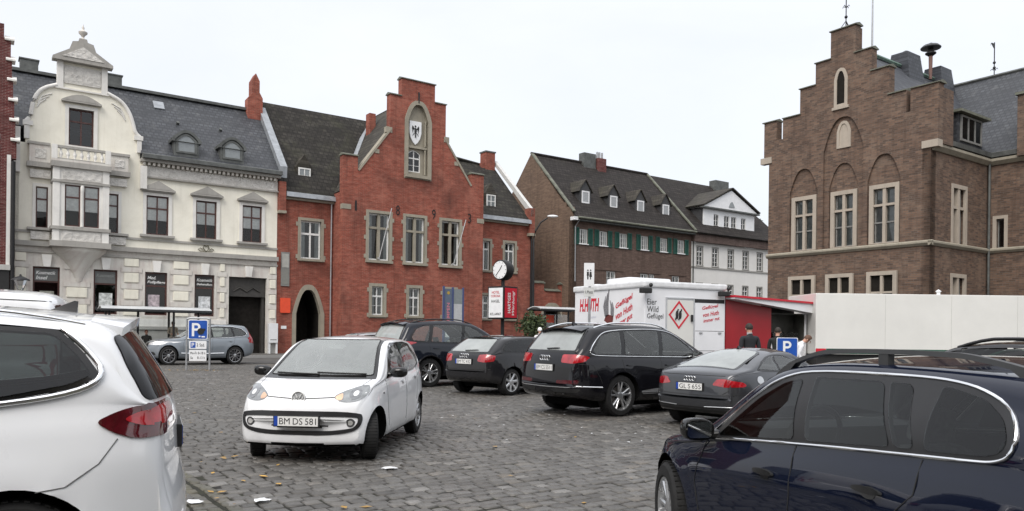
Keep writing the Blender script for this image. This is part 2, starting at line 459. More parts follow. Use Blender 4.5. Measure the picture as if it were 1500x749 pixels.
REDBRICK2 = brick('dark_red_brick', (.15, .026, .026), (.10, .018, .018), (.25, .18, .16))
BROWNBRICK = brick('brown_brick', (.18, .12, .098), (.115, .075, .062), (.11, .085, .07), stain=(.06, .042, .034), stain_amt=.6)
GABLEBRICK = brick('tan_brick', (.23, .155, .108), (.15, .098, .072), (.15, .11, .085), stain=(.06, .045, .036), stain_amt=.8, big=.22)
HALLBRICK = brick('hall_brick', (.200, .126, .088), (.062, .044, .036), (.14, .118, .10), bw=.30, bh=.095, streak=.6, stain=(.07, .048, .04), stain_amt=.5, dusty=(.26, .195, .15), bump=.5)
SLATE = roofing('slate', (.034, .037, .043), (.080, .085, .095), 'x', .26, .20, moss=(.06, .06, .05), moss_amt=.25, pale=(.20, .20, .195), pale_amt=.7, rough=.5, spec=.3)
SLATE_Y = roofing('slate_side', (.032, .036, .044), (.075, .081, .094), 'y', .28, .22, moss=(.06, .06, .055), moss_amt=.25, pale=(.16, .165, .17), pale_amt=.5, rough=.5, spec=.3)
TILE = roofing('dark_tile', (.016, .0155, .015), (.058, .053, .047), 'x', .30, .26, moss=(.06, .062, .036), moss_amt=.7, pale=(.12, .115, .10), pale_amt=.5, rough=.75, spec=.15)
TILE_Y = roofing('dark_tile_side', (.035, .033, .030), (.09, .082, .07), 'y', .30, .26, moss=(.075, .072, .045), moss_amt=.75, pale=(.14, .13, .11), pale_amt=.5, rough=.75, spec=.15)
TILE2 = roofing('plain_tile', (.022, .020, .019), (.050, .044, .042), 'x', .28, .24, moss=(.05, .048, .036), moss_amt=.45, pale=(.085, .08, .074), pale_amt=.4, rough=.75, spec=.12)
LEAD = mat('lead_sheet', (.30, .32, .34), .45, metal=.3, var=.25, scale=3)
LEADD = mat('dark_zinc', (.10, .105, .10), .5, metal=.3, var=.35, scale=3)
COPPER = mat('mossy_gutter', (.13, .135, .105), .7, var=.4, scale=2.5)
ROOM = mat('dark_room', (.018, .016, .014), .9, var=.3, spec=.1)
PANE = pane_mat('window_pane', (.93, .95, .95)); PANE_D = pane_mat('dark_pane', (.55, .58, .58), 1.62)
WFRAME = mat('white_frame', (.72, .72, .70), .45, var=.08)
BFRAME = mat('brown_frame', (.075, .028, .022), .5, var=.3)
GFRAME = mat('grey_frame', (.2, .2, .19), .5, var=.2)
CURTAIN = mat('net_curtain', (.74, .74, .72), .9, var=.15, scale=8)
GREENSH = mat('green_shutter', (.010, .075, .055), .55, var=.25, scale=6)
IRON = mat('black_iron', (.015, .015, .016), .5, metal=.3, var=.3)
DSTEEL = mat('dark_steel', (.045, .048, .05), .45, metal=.4, var=.3)
GALV = mat('galvanised', (.36, .37, .38), .45, metal=.6, var=.2, scale=8)
ALU = MATS['brushed_alu']
SIGNW = mat('sign_white', (.74, .75, .76), .35, var=.06)
SIGNB = mat('sign_blue', (.012, .075, .36), .35, var=.1)
SIGNR = mat('sign_red', (.52, .012, .03), .35, var=.1)
ORANGE = mat('orange_sign', (.72, .075, .025), .45, var=.1)
TRAILERW = mat('trailer_white', (.74, .75, .77), .32, var=.05, scale=1.2, coat=.3)
TRAILERG = mat('trailer_grey_white', (.66, .66, .63), .5, var=.05, scale=.8)
RUBBER = MATS['rubber']
LEAFY = mat('leaf_green', (.035, .055, .02), .6, var=.6, scale=7)
DEADLEAF = mat('dead_leaf', (.30, .17, .05), .8, var=.6, scale=3)
SKIN = mat('skin', (.50, .28, .20), .55, var=.08)
HAIRD = mat('dark_hair', (.018, .012, .009), .6, var=.3)
# ------------------------------------------------------------------ sky, light, camera
SUN_EL, SUN_AZ = R(48), R(205)          # bright patch of the overcast behind and left of the camera
world = bpy.data.worlds.new('World'); scene.world = world; world.use_nodes = True
nt = world.node_tree; bg = nt.nodes['Background']
sky = nt.nodes.new('ShaderNodeTexSky'); sky.sky_type = 'NISHITA'; sky.sun_disc = False
sky.sun_elevation = SUN_EL; sky.sun_rotation = SUN_AZ; sky.dust_density = 4.; sky.air_density = 1.
nt.links.new(sky.outputs[0], bg.inputs[0]); bg.inputs[1].default_value = .05
tc = nt.nodes.new('ShaderNodeTexCoord'); sp = nt.nodes.new('ShaderNodeSeparateXYZ'); nt.links.new(tc.outputs['Generated'], sp.inputs[0])
cl = _noise(nt, _map(nt, tc.outputs['Generated'], (1., 1., 2.6)), 1.7, 6, .55, .4)
cloud = _mixc(nt, _ramp(nt, cl, [(.3, 0.), (.72, 1.)]), (.715, .722, .742), (.822, .822, .83))
dome = _ramp(nt, sp.outputs[2], [(0., .40), (.5, .52), (1., .8)])         # overcast: brighter overhead
bg2 = nt.nodes.new('ShaderNodeBackground'); nt.links.new(_mixc(nt, 1., cloud, dome, 'MULTIPLY'), bg2.inputs[0]); bg2.inputs[1].default_value = 2.06
ad = nt.nodes.new('ShaderNodeAddShader'); nt.links.new(bg.outputs[0], ad.inputs[0]); nt.links.new(bg2.outputs[0], ad.inputs[1])
nt.links.new(ad.outputs[0], nt.nodes['World Output'].inputs['Surface'])
sl = bpy.data.lights.new('sun', 'SUN'); sl.energy = 1.85; sl.angle = R(35); sl.color = (1., .97, .93)
so = bpy.data.objects.new('sun', sl); C.objects.link(so)
sd = Vector((math.sin(SUN_AZ) * math.cos(SUN_EL), math.cos(SUN_AZ) * math.cos(SUN_EL), math.sin(SUN_EL)))
so.rotation_euler = sd.to_track_quat('Z', 'Y').to_euler(); so.location = (0, -10, 30)

cam = bpy.data.cameras.new('camera'); co = bpy.data.objects.new('camera', cam); C.objects.link(co); scene.camera = co
cam.sensor_width = 36; cam.lens = 36 * FOC / 1500; cam.shift_y = (PCY - 374.5) / 1500; cam.clip_end = 2000; cam.clip_start = .1
co.matrix_world = Matrix.Translation((0, 0, EYE)) @ Matrix.Rotation(R(90), 4, 'X') @ Matrix.Rotation(ROLL, 4, 'Z')
vs = scene.view_settings; vs.view_transform = 'Standard'; vs.look = 'None'; vs.exposure = .16; vs.gamma = 1; vs.use_curve_mapping = False
scene.render.film_transparent = False
scene.cycles.max_bounces = 8; scene.cycles.transparent_max_bounces = 12; scene.cycles.use_denoising = True

# ------------------------------------------------------------------ ground
def ground_mat():
    m, nt, b = _nodes('cobble_ground')
    tc = _coords(nt, None)
    t = nt.nodes.new('ShaderNodeTexBrick'); t.inputs['Scale'].default_value = 1.
    t.inputs['Brick Width'].default_value = .2; t.inputs['Row Height'].default_value = .165; t.inputs['Mortar Size'].default_value = .02
    t.inputs['Color1'].default_value = (.075, .07, .066, 1); t.inputs['Color2'].default_value = (.10, .095, .09, 1); t.inputs['Mortar'].default_value = (.02, .018, .014, 1)
    nt.links.new(tc, t.inputs['Vector'])
    f = _noise(nt, tc, .5, 6, .65)
    nt.links.new(_mixc(nt, _ramp(nt, f, [(.4, 0.), (.8, .5)]), t.outputs[0], (.05, .045, .035)), b.inputs['Base Color'])
    b.inputs['Roughness'].default_value = .6; _bump(nt, b, t.outputs['Fac'], -.6, .02); return m
def joint_mat():
    m, nt, b = _nodes('joint_earth'); tc = _coords(nt, None)
    f = _noise(nt, tc, 1.1, 7, .7)
    nt.links.new(_mixc(nt, _ramp(nt, f, [(.46, 0.), (.66, 1.)]), (.010, .009, .007), (.026, .028, .011)), b.inputs['Base Color'])
    b.inputs['Roughness'].default_value = .95; return m
def sett_mat(name, mossy=0.):
    m, nt, b = _nodes(name); tc = _coords(nt, None)
    at_ = nt.nodes.new('ShaderNodeAttribute'); at_.attribute_name = 'tone'
    base = _ramp(nt, at_.outputs['Fac'], [(0., (.072, .067, .060)), (.35, (.110, .104, .095)), (.7, (.148, .142, .132)), (.9, (.155, .138, .116)), (1., (.23, .222, .208))])
    f = _noise(nt, tc, .42, 6, .68, .3)
    c = _mixc(nt, _ramp(nt, f, [(.45, 0.), (.78, .5)]), base, (.07, .064, .055))                # worn, dirty areas
    f6 = _noise(nt, tc, 1.35, 6, .7, .8)
    c = _mixc(nt, _ramp(nt, f6, [(.56, 0.), (.70, .62)]), c, (.045, .042, .038))             # oil and damp stains
    f7 = _noise(nt, _map(nt, tc, (1.1, 1.1, 1)), .9, 5, .65)
    c = _mixc(nt, _ramp(nt, f7, [(.58, 0.), (.74, .4)]), c, (.19, .18, .165))              # paler, dry patches
    f2 = _noise(nt, tc, 26., 5, .7)
    c = _mixc(nt, _ramp(nt, f2, [(.35, .5), (.7, 0.)]), c, (.04, .037, .034))
    if mossy:
        f3 = _noise(nt, tc, 1.6, 6, .7)
        c = _mixc(nt, _ramp(nt, f3, [(.35, 0.), (.7, mossy)]), c, (.075, .07, .034))
    nt.links.new(c, b.inputs['Base Color'])
    f4 = _noise(nt, tc, .8, 5, .6)
    nt.links.new(_ramp(nt, f4, [(.3, .34), (.7, .6)]), b.inputs['Roughness'])
    b.inputs['Specular IOR Level'].default_value = .45
    _bump(nt, b, f2, .5, .006); return m

def ground_sheet():
    b = MB(); s = 700.
    b.add([(-s, -s, 0), (s, -s, 0), (s, s, 0), (-s, s, 0)], [(0, 1, 2, 3)])
    o = b.build('ground', ground_mat(), recalc=False); o.location = (0, 0, -.02); o.rotation_euler = (0, 0, ANG); o['kind'] = 'structure'
ground_sheet()

# real setts, laid in running rows along the house fronts
JL0, JL1 = ground(245, 655), ground(330, 749)
SJ = (JL0.dot(U) + JL1.dot(U)) / 2                       # where the mossy gutter course begins
def setts(name, m, test, rowdir, pitch, lmin, lmax, seed, s_rng, t_rng):
    rng = random.Random(seed); vs = []; fs = []; tone = []
    A = U if rowdir == 'u' else V; B = V if rowdir == 'u' else -U
    t = t_rng[0]; row = 0
    while t < t_rng[1]:
        s = s_rng[0] + rng.random() * .2; p = pitch * rng.uniform(.9, 1.1); ph = rng.random() * 6
        while s < s_rng[1]:
            L = rng.uniform(lmin, lmax)
            wob = .018 * math.sin(s * .9 + ph) + .03 * math.sin(s * .21 + row * .05)
            c = A * (s + L / 2) + B * (t + p / 2 + wob)
            if test(c):
                hx, hy = L / 2 - .0075, p / 2 - .0075
                z = rng.gauss(0, .003); tx, ty = rng.gauss(0, .014), rng.gauss(0, .014); k = len(vs)
                jit = [(rng.gauss(0, .006), rng.gauss(0, .006)) for _ in range(4)]
                for (f, zz) in ((1., -.045), (.99, -.014), (.93, -.003), (.78, .002)):
                    for q, (ax, ay) in enumerate(((-1, -1), (1, -1), (1, 1), (-1, 1))):
                        ff = f if f > .95 else f
                        x, y = ax * (hx - (1 - ff) * .09) + jit[q][0], ay * (hy - (1 - ff) * .09) + jit[q][1]
                        P = c + A * x + B * y; vs.append((P.x, P.y, z + zz + tx * x + ty * y))
                for r in range(3):
                    for q in range(4): fs.append((k + r * 4 + q, k + r * 4 + (q + 1) % 4, k + r * 4 + 4 + (q + 1) % 4, k + r * 4 + 4 + q))
                fs.append((k + 12, k + 13, k + 14, k + 15))
                tone += [min(1, max(0, rng.gauss(.45, .24)))] * 16
            s += L
        t += p; row += 1
    me = bpy.data.meshes.new(name); me.from_pydata(vs, [], fs); me.materials.append(m)
    a = me.attributes.new('tone', 'FLOAT', 'POINT'); a.data.foreach_set('value', tone)
    me.polygons.foreach_set('use_smooth', [True] * len(me.polygons)); me.update()
    o = bpy.data.objects.new(name, me); C.objects.link(o); o['kind'] = 'structure'; return o
D_SQ = -10.4                                             # the square ends this far in front of the house fronts
def wloc(p): q = p - W0; return q.dot(U), q.dot(V)
def in_view(c): return 2.2 < c.y < 34 and abs(c.x) < c.y * .70 + 2.5
def gutter_zone(c): s = c.dot(U); return SJ - 1.7 < s < SJ
setts('cobblestones', sett_mat('sett_stone'), lambda c: in_view(c) and wloc(c)[1] < D_SQ and not gutter_zone(c), 'u', .155, .14, .22, 3, (-26, 40), (-14, 45))
setts('gutter_cobbles', sett_mat('mossy_sett_stone', 1.), lambda c: in_view(c) and wloc(c)[1] < D_SQ and gutter_zone(c), 'v', .12, .12, .2, 5, (-14, 45), (-SJ - .02, -SJ + 1.68))
def strip(name, d0, d1, z, m, s0=-60, s1=60):
    b = MB(); P = [W0 + U * s + V * d for s, d in ((s0, d0), (s1, d0), (s1, d1), (s0, d1))]
    b.slab([(p.x, p.y, z) for p in P], .25); o = b.build(name, m); o['kind'] = 'structure'; return o
b = MB(); b.add([(-26, -3, 0), (40, -3, 0), (40, 40, 0), (-26, 40, 0)], [(0, 1, 2, 3)])
o = b.build('joint_sand', joint_mat(), recalc=False); o['kind'] = 'structure'; o.location = (0, 0, -.014)
ASPH = mat('asphalt', (.075, .073, .070), .8, var=.3, scale=1.2)
PAVE = brick('pavement_slabs', (.14, .133, .125), (.115, .11, .104), (.05, .047, .042), bw=.4, bh=.4, stain=(.07, .066, .06), axis=None)
KERB = plaster('kerb_stone', (.26, .255, .245), (.15, .145, .135), .4)
strip('road', D_SQ, -3.3, .004, ASPH)
strip('pavement', -3.15, 8., .14, PAVE)
strip('kerb', -3.3, -3.15, .145, KERB)
# ------------------------------------------------------------------ motor cars: a lofted body shell, everything else fitted onto it
def chaikin(p, n=2, closed=False):
    p = [tuple(q) for q in p]
    for _ in range(n):
        q = []; m = len(p)
        for i in range(m if closed else m - 1):
            a, b = p[i], p[(i + 1) % m]
            q += [tuple(.75 * x + .25 * y for x, y in zip(a, b)), tuple(.25 * x + .75 * y for x, y in zip(a, b))]
        p = q if closed else [p[0]] + q + [p[-1]]
    return p
def interp(p, x): 
    return float(np.interp(x, [q[0] for q in p], [q[1] for q in p]))

def rounded(p, r):
    out = []; n = len(p)
    for i in range(n):
        a, b, c = Vector(p[i - 1]), Vector(p[i]), Vector(p[(i + 1) % n])
        d0 = min(r, (a - b).length * .45); d1 = min(r, (c - b).length * .45)
        q0 = b + (a - b).normalized() * d0; q1 = b + (c - b).normalized() * d1
        for k in range(5):
            t = k / 4; out.append(tuple(q0 * (1 - t) ** 2 + b * 2 * t * (1 - t) + q1 * t * t))
    return out
def soften(p, s):
    return p if not s else (rounded(p, .035) if s == 1 else chaikin(p, s, True))
GLASS = ('windscreen_glass', 'side_glass', 'rear_glass', 'dark_glass', 'estate_glass')
class Car:
    def __init__(s, name, label, spec, paint_mat, group='cars parked on the market square', cat='car'):
        s.sp = spec; s.opens = []; s.surr = []; s.done = False; s.root = tag(empty(name), label, cat, group); s.paint = paint_mat; s.shell()
    def shell(s):
        sp = s.sp
        top = chaikin(sp['top'], 2); bot = chaikin(sp['bottom'], 2); belt = chaikin(sp['belt'], 2); plan = chaikin(sp['plan'], 2); roofw = chaikin(sp['roofw'], 2)
        xr, xf = top[0][0], top[-1][0]; s.xr, s.xf = xr, xf
        zroof = max(z for _, z in top)
        xs = [top[0][0]]; acc = 0.
        for a, b in zip(top, top[1:]):
            L = math.hypot(b[0] - a[0], b[1] - a[1]); n = max(1, int(L / .034))
            for i in range(1, n + 1): xs.append(a[0] + (b[0] - a[0]) * i / n)
        for q in bot: xs.append(q[0])
        xs = sorted(set(round(min(max(x, xr), xf), 4) for x in xs))
        xs = [x for i, x in enumerate(xs) if i == 0 or x - xs[i - 1] > .0025]
        side = sp.get('side', [(0, .90), (.05, .95), (.13, .98), (.25, .995), (.4, 1.), (.55, 1.), (.68, .995), (.8, .985), (.9, .97), (.96, .955), (1., .935)])
        rows = []
        bowr, bowf = sp.get('bow_rear', .12), sp.get('bow_front', .22); xm = .5 * (xr + xf); wmax = max(q[1] for q in plan)
        for x in xs:
            zt, z0, zb, w, wr = interp(top, x), interp(bot, x), interp(belt, x), interp(plan, x), interp(roofw, x)
            if zt - z0 < .006: zt = z0 + .006
            zs = min(zb, zt - .07 * min(1., (zt - z0) / .35)); zs = max(zs, z0 + (zt - z0) * .5)
            h = zs - z0; P = [(0, z0), (.45 * w, z0), (.8 * w, z0 + .0)]
            for t, k in side: P.append((w * k, z0 + h * t))
            y1 = w * side[-1][1]; H = zt - zs
            sl = max(.0, (y1 - wr)) / max(.2, zroof - zs)
            r = min(sp.get('roofr', .10), H * .45); cr = min(sp.get('crown', .035), H * .4)
            n1 = 12; ztop = zt - cr - r
            for i in range(1, n1 + 1):
                t = i / n1; z = zs + (ztop - zs) * t; P.append((y1 - sl * (z - zs) + min(.024, H * .06) * math.sin(math.pi * t), z))
            ye = y1 - sl * (ztop - zs)
            for i in range(1, 6):
                a = i / 5 * math.pi / 2; P.append((ye - r * 1.1 * (1 - math.cos(a)), ztop + r * math.sin(a)))
            y2 = ye - r * 1.1
            for i in range(1, 9):
                t = 1 - i / 8; P.append((y2 * t, ztop + r + cr * (1 - t * t)))
            # bow of the ends in plan
            kf = max(0, (x - xm) / (xf - xm)) ** 1.4; kr = max(0, (xm - x) / (xm - xr)) ** 1.4
            row = []
            for y, z in P:
                q = (y / wmax) ** 2
                row.append((x - bowf * kf * q + bowr * kr * q, y, z))
            for (ax, R_) in ((0, sp['R'] + sp.get('flare_r', .06)), (sp['wb'], sp['R'] + sp.get('flare_r', .06))):
                for i, (xx, y, z) in enumerate(row):
                    if 3 <= i <= 14:
                        d = math.hypot(xx - ax, z - sp['R']) - R_
                        row[i] = (xx, y + sp.get('flare', .014) * math.exp(-(d / .07) ** 2), z)
            rows.append(row)
        m = len(rows[0]); vs = []; fs = []
        for row in rows:
            vs += row + [(x, -y, z) for x, y, z in row[1:-1][::-1]]
        n = 2 * m - 2
        for i in range(len(rows) - 1):
            for k in range(n):
                fs.append((i * n + k, i * n + (k + 1) % n, (i + 1) * n + (k + 1) % n, (i + 1) * n + k))
        fs += [tuple(range(n - 1, -1, -1)), tuple(range((len(rows) - 1) * n, len(rows) * n))]
        b = MB(); b.add(vs, fs); o = b.build('body', [s.paint, MATS['arch_black']], s.root)
        bm = bmesh.new(); bm.from_mesh(o.data); bmesh.ops.remove_doubles(bm, verts=bm.verts, dist=.0004)
        bmesh.ops.recalc_face_normals(bm, faces=bm.faces); bm.to_mesh(o.data)
        bm.verts.ensure_lookup_table(); bm.faces.ensure_lookup_table(); bm.normal_update()
        s.bvh = BVHTree.FromBMesh(bm); s.fv = [[v.index for v in f.verts] for f in bm.faces]; s.vn = [v.normal.copy() for v in bm.verts]; s.vc = [v.co.copy() for v in bm.verts]; bm.free()
        # wheel arches cut out of the shell
        c = MB(); c.cur = 1
        for ax in (0, sp['wb']):
            for sg in (-1, 1):
                c.lathe([(sp['R'] + sp.get('arch', .05), sg * (sp['tw'] - .42)), (sp['R'] + sp.get('arch', .05), sg * (sp['tw'] + .5))], 40, (ax, 0, sp['R'] + .01), 'y')
        co_ = c.build('cut', [MATS['arch_black'], MATS['arch_black']])
        md = o.modifiers.new('arches', 'BOOLEAN'); md.operation = 'DIFFERENCE'; md.object = co_; md.solver = 'EXACT'
        bpy.context.view_layer.update()
        me = bpy.data.meshes.new_from_object(o.evaluated_get(bpy.context.evaluated_depsgraph_get()))
        o.modifiers.clear(); old = o.data; o.data = me; bpy.data.meshes.remove(old); bpy.data.objects.remove(co_)
        o.data.materials.clear(); o.data.materials.append(s.paint); o.data.materials.append(MATS['arch_black'])
        # which faces are arch lining
        idx = []
        for p in me.polygons:
            cc = p.center; k = 0
            for ax in (0, sp['wb']):
                d = math.hypot(cc.x - ax, cc.z - sp['R'] - .01); Ra = sp['R'] + sp.get('arch', .05)
                if d < Ra + .004 and abs(cc.y) < sp['tw'] + .2: 
                    rad = Vector((cc.x - ax, 0, cc.z - sp['R'] - .01))
                    if abs(p.normal.y) < .2 and d > Ra - .03 and p.normal.dot(rad) < 0: k = 1
                    if abs(p.normal.y) > .9 and abs(abs(cc.y) - (sp['tw'] - .42)) < .02: k = 1
            if cc.z < .27 and p.normal.z < -.5: k = 1
            idx.append(k)
        me.polygons.foreach_set('material_index', idx)
        me.polygons.foreach_set('use_smooth', [True] * len(me.polygons)); me.set_sharp_from_angle(angle=R(34)); me.update()
        s.body = o
        b = MB(); b.bbox(xr + .6, xf - .5, -(sp['tw'] - .3), sp['tw'] - .3, .16, .36, .03); b.build('underbody', MATS['arch_black'], s.root)  # dark slab added low down to deepen the shade beneath the car
    def hit(s, a, b, plane):
        if plane == 'L': o, d = Vector((a, 3, b)), Vector((0, -1, 0))
        elif plane == 'R': o, d = Vector((a, -3, b)), Vector((0, 1, 0))
        elif plane == 'F': o, d = Vector((12, a, b)), Vector((-1, 0, 0))
        elif plane == 'B': o, d = Vector((-12, a, b)), Vector((1, 0, 0))
        elif plane == 'C':                                   # round the tail: a is the angle about an upright axis, in degrees / 60
            q = R(a * 60); r_ = Vector((-math.cos(q), math.sin(q), 0)); o, d = Vector((s.xr + .9, 0, b)) + r_ * 4, -r_
        else: o, d = Vector((a, b, 6)), Vector((0, 0, -1))
        p, nn, ix, _ = s.bvh.ray_cast(o, d)
        if p is None: p, nn, ix, _ = s.bvh.find_nearest(o + d * (3 if plane in 'LR' else 10 if plane in 'FB' else 5))
        if len(s.fv[ix]) < 6:
            a_ = Vector((0, 0, 0))
            for i in s.fv[ix]: a_ += s.vn[i] / ((s.vc[i] - p).length_squared + 1e-5)
            nn = a_.normalized()
        if nn.dot(d) > 0: nn = -nn
        return p, nn
    def patch(s, name, poly, plane, m, eps=.005, smooth=2, holes=(), parent=None, grid=.045, deep=.02):
        poly = soften(poly, smooth)
        if name == 'window_surround' and not s.done: s.surr.append((poly, plane, m, eps)); return None
        if m.name in GLASS and plane != 'C' and not s.done: s.opens.append((poly, plane))
        def dens(pl):
            q = []
            for i in range(len(pl)):
                a, b = pl[i], pl[(i + 1) % len(pl)]; L = math.hypot(b[0] - a[0], b[1] - a[1]); n = max(1, int(L / .035))
                q += [(a[0] + (b[0] - a[0]) * k / n, a[1] + (b[1] - a[1]) * k / n) for k in range(n)]
            return q
        poly = dens(poly); hs = [dens(soften(h, smooth)) for h in holes]
        v, f = fill2d(poly, hs, grid)
        P = []; N = []
        for a, b in v:
            p, nn = s.hit(a, b, plane); P.append(p + nn * eps); N.append(nn)
        cnt = {}
        for t in f:
            for i in range(len(t)):
                e = (t[i], t[(i + 1) % len(t)]); cnt[tuple(sorted(e))] = cnt.get(tuple(sorted(e)), 0) + 1
        n = len(P); glass = m.name in GLASS
        nb = [set() for _ in P]
        for t in f:
            for i in t: nb[i].update(t)
        A = np.array([tuple(q) for q in N]); nbl = [np.array(sorted(q)) if q else np.array([i]) for i, q in enumerate(nb)]
        for _ in range(30 if glass else 4):
            A = np.array([A[q].mean(0) for q in nbl]); A /= np.linalg.norm(A, axis=1)[:, None] + 1e-9
        N = [Vector(q) for q in A]
        vs = P if glass else P + [p - nn * (eps + deep) for p, nn in zip(P, N)]
        fs = [t for t in f] + ([] if glass else [(a, b, b + n, a + n) for (a, b), k in cnt.items() if k == 1])
        for i, t in enumerate(fs[:len(f)]):
            q = (vs[t[1]] - vs[t[0]]).cross(vs[t[2]] - vs[t[0]])
            if q.dot(N[t[0]]) < 0: fs[i] = t[::-1]
        b = MB(); b.add(vs, fs); o = b.build(name, m, parent or s.root, recalc=False)
        o.data.polygons.foreach_set('use_smooth', [True] * len(fs)); o.data.normals_split_custom_set_from_vertices([tuple(q) for q in N] + ([] if glass else [tuple(q) for q in N]))
        return o
    def both(s, name, poly, m, **k): 
        return s.patch(name, poly, 'L', m, **k), s.patch(name, poly, 'R', m, **k)
    def line(s, pts, plane, eps=.004, step=.05):
        out = []
        for a, b in zip(pts, pts[1:]):
            L = math.hypot(b[0] - a[0], b[1] - a[1]); n = max(1, int(L / step))
            out += [(a[0] + (b[0] - a[0]) * k / n, a[1] + (b[1] - a[1]) * k / n) for k in range(n)]
        out.append(pts[-1]); r = []
        for a, b in out:
            p, nn = s.hit(a, b, plane); r.append(p + nn * eps)
        return r
    def seams(s, name, lines, m=None, r=.003, eps=.0005, parent=None):
        for pts, plane, *cl in lines:
            b = MB(); b.tube(s.line(pts, plane, eps), r, 5, closed=bool(cl)); o = b.build(name[:-1] if name == 'panel_gaps' else name, m or MATS['matt_black'], parent or s.root, smooth=60)
        return o
    def trim(s, name, poly, plane, m, r=.009, smooth=2, eps=.004):
        b = MB(); pl = soften(poly, smooth)
        b.tube(s.line(pl + [pl[0]], plane, eps)[:-1], r, 6, closed=True); return b.build(name, m, s.root, smooth=60)
    def wheels(s, spokes=5, style='single', dark=False, rr=.72, steer=0., tw=None, cap=True):
        sp = s.sp; Rr = sp['R']; rim_r = Rr * rr; tw_ = sp['tw']; W = sp.get('tyre', .215)
        for ax in (0, sp['wb']):
            for sg in (1, -1):
                b = MB()
                b.lathe([(rim_r * .98, -W / 2 + .012), (rim_r + .012, -W / 2), (Rr - .03, -W / 2 + .004), (Rr - .008, -W / 2 + .022), (Rr, -W / 2 + .05), (Rr, W / 2 - .05), (Rr - .008, W / 2 - .022), (Rr - .03, W / 2 - .004), (rim_r + .012, W / 2), (rim_r * .98, W / 2 - .012)], 48, axis='y', cap=False)
                for k in range(0, 48, 1):                                            # tread blocks
                    t = 2 * math.pi * k / 48
                    b.M = Matrix.Rotation(t, 4, 'Y'); b.box(-.012, .012, -W / 2 + .02, W / 2 - .02, Rr - .004, Rr + .003); b.M = Matrix()
                wob = b.build('wheel', MATS['rubber'], s.root, smooth=35)
                wob.location = (ax, sg * (tw_ - W / 2 - .015), Rr)
                wob.rotation_euler = (0, random.random() * 6, steer if ax else 0)
                c = MB(); y0 = W / 2 - .012
                def Y(v): return v * sg
                c.lathe([(rim_r, Y(y0 + .004)), (rim_r * .955, Y(y0 + .002)), (rim_r * .93, Y(y0 - .02)), (rim_r * .91, Y(y0 - .12))], 48, axis='y', cap=False, mi=0)
                c.lathe([(rim_r * .92, Y(y0 - .10)), (.01, Y(y0 - .10))], 32, axis='y', cap=False, mi=1)
                c.lathe([(rim_r * .66, Y(y0 - .085)), (rim_r * .66, Y(y0 - .08)), (.02, Y(y0 - .08))], 32, axis='y', cap=False, mi=2)
                c.lathe([(.075, Y(y0 - .06)), (.075, Y(y0 - .022)), (.06, Y(y0 - .014)), (.03, Y(y0 - .012)), (.001, Y(y0 - .012))], 20, axis='y', cap=False, mi=0)
                for k in range(spokes):
                    t = 2 * math.pi * k / spokes
                    offs = [0.] if style == 'single' else [-.16, .16]
                    for of in offs:
                        w0, w1 = (.034, .028) if style == 'single' else (.020, .016)
                        a0 = t + (of * .9 if style != 'single' else 0); a1 = t + (of * 1.25 if style != 'single' else 0)
                        p0 = Vector((math.cos(a0) * .05, 0, math.sin(a0) * .05)); p1 = Vector((math.cos(a1) * rim_r * .95, 0, math.sin(a1) * rim_r * .95))
                        dd = (p1 - p0).normalized(); q = Vector((-dd.z, 0, dd.x))
                        vv = []
                        for (pp, ww, dy) in ((p0, w0, .016), (p0.lerp(p1, .5), (w0 + w1) / 2, .010), (p1, w1 * 1.25, .004)):
                            vv += [pp + q * ww + Vector((0, Y(y0 - dy - .012), 0)), pp + q * ww * .5 + Vector((0, Y(y0 - dy), 0)), pp - q * ww * .5 + Vector((0, Y(y0 - dy), 0)), pp - q * ww + Vector((0, Y(y0 - dy - .012), 0)), pp - q * ww + Vector((0, Y(y0 - .06), 0)), pp + q * ww + Vector((0, Y(y0 - .06), 0))]
                        ff = []
                        for r_ in range(2):
                            for e in range(6): ff.append((r_ * 6 + e, r_ * 6 + (e + 1) % 6, r_ * 6 + 6 + (e + 1) % 6, r_ * 6 + 6 + e))
                        c.add(vv, ff, 3 if dark else 0)
                c.build('rim', [MATS['alloy'], MATS['arch_black'], MATS['brake_steel'], MATS['alloy_dark']], wob, smooth=35)
    def plate(s, text, x_dir, y=0., z=.6, w=.52, h=.11, tilt=None, parent=None):
        """number plate on the front ('F') or the back ('B')"""
        p, nn = s.hit(y, z, x_dir); sg = 1 if x_dir == 'F' else -1
        p.x = sg * max(sg * s.hit(y + a * w / 2, z + e * h / 2, x_dir)[0].x for a in (-.7, 0, .7) for e in (-1, 0, 1)) - sg * .006
        rot = Matrix(((0, -sg, 0, 0), (sg, 0, 0, 0), (0, 0, 1, 0), (0, 0, 0, 1)))     # local x right as seen, local y into the car
        M = Matrix.Translation(p + Vector((sg * .012, 0, 0))) @ rot
        b = MB(M); b.bbox(-w / 2 - .012, w / 2 + .012, -.008, .03, -h / 2 - .012, h / 2 + .012, .006); o = b.build('licence_plate', MATS['matt_black'], s.root)
        b = MB(M); b.box(-w / 2 + .045, w / 2, -.012, 0, -h / 2, h / 2); b.build('plate_face', MATS['plate_white'], o)
        b = MB(M); b.box(-w / 2, -w / 2 + .0449, -.012, 0, -h / 2, h / 2); b.build('country_strip', MATS['plate_blue'], o)
        text_obj('plate_text', text, MATS['ink'], o, M @ Matrix.Translation((.022, -.012, 0)), width=w - .085, height=h * .68, bold=.0, depth=.0015)
        return o
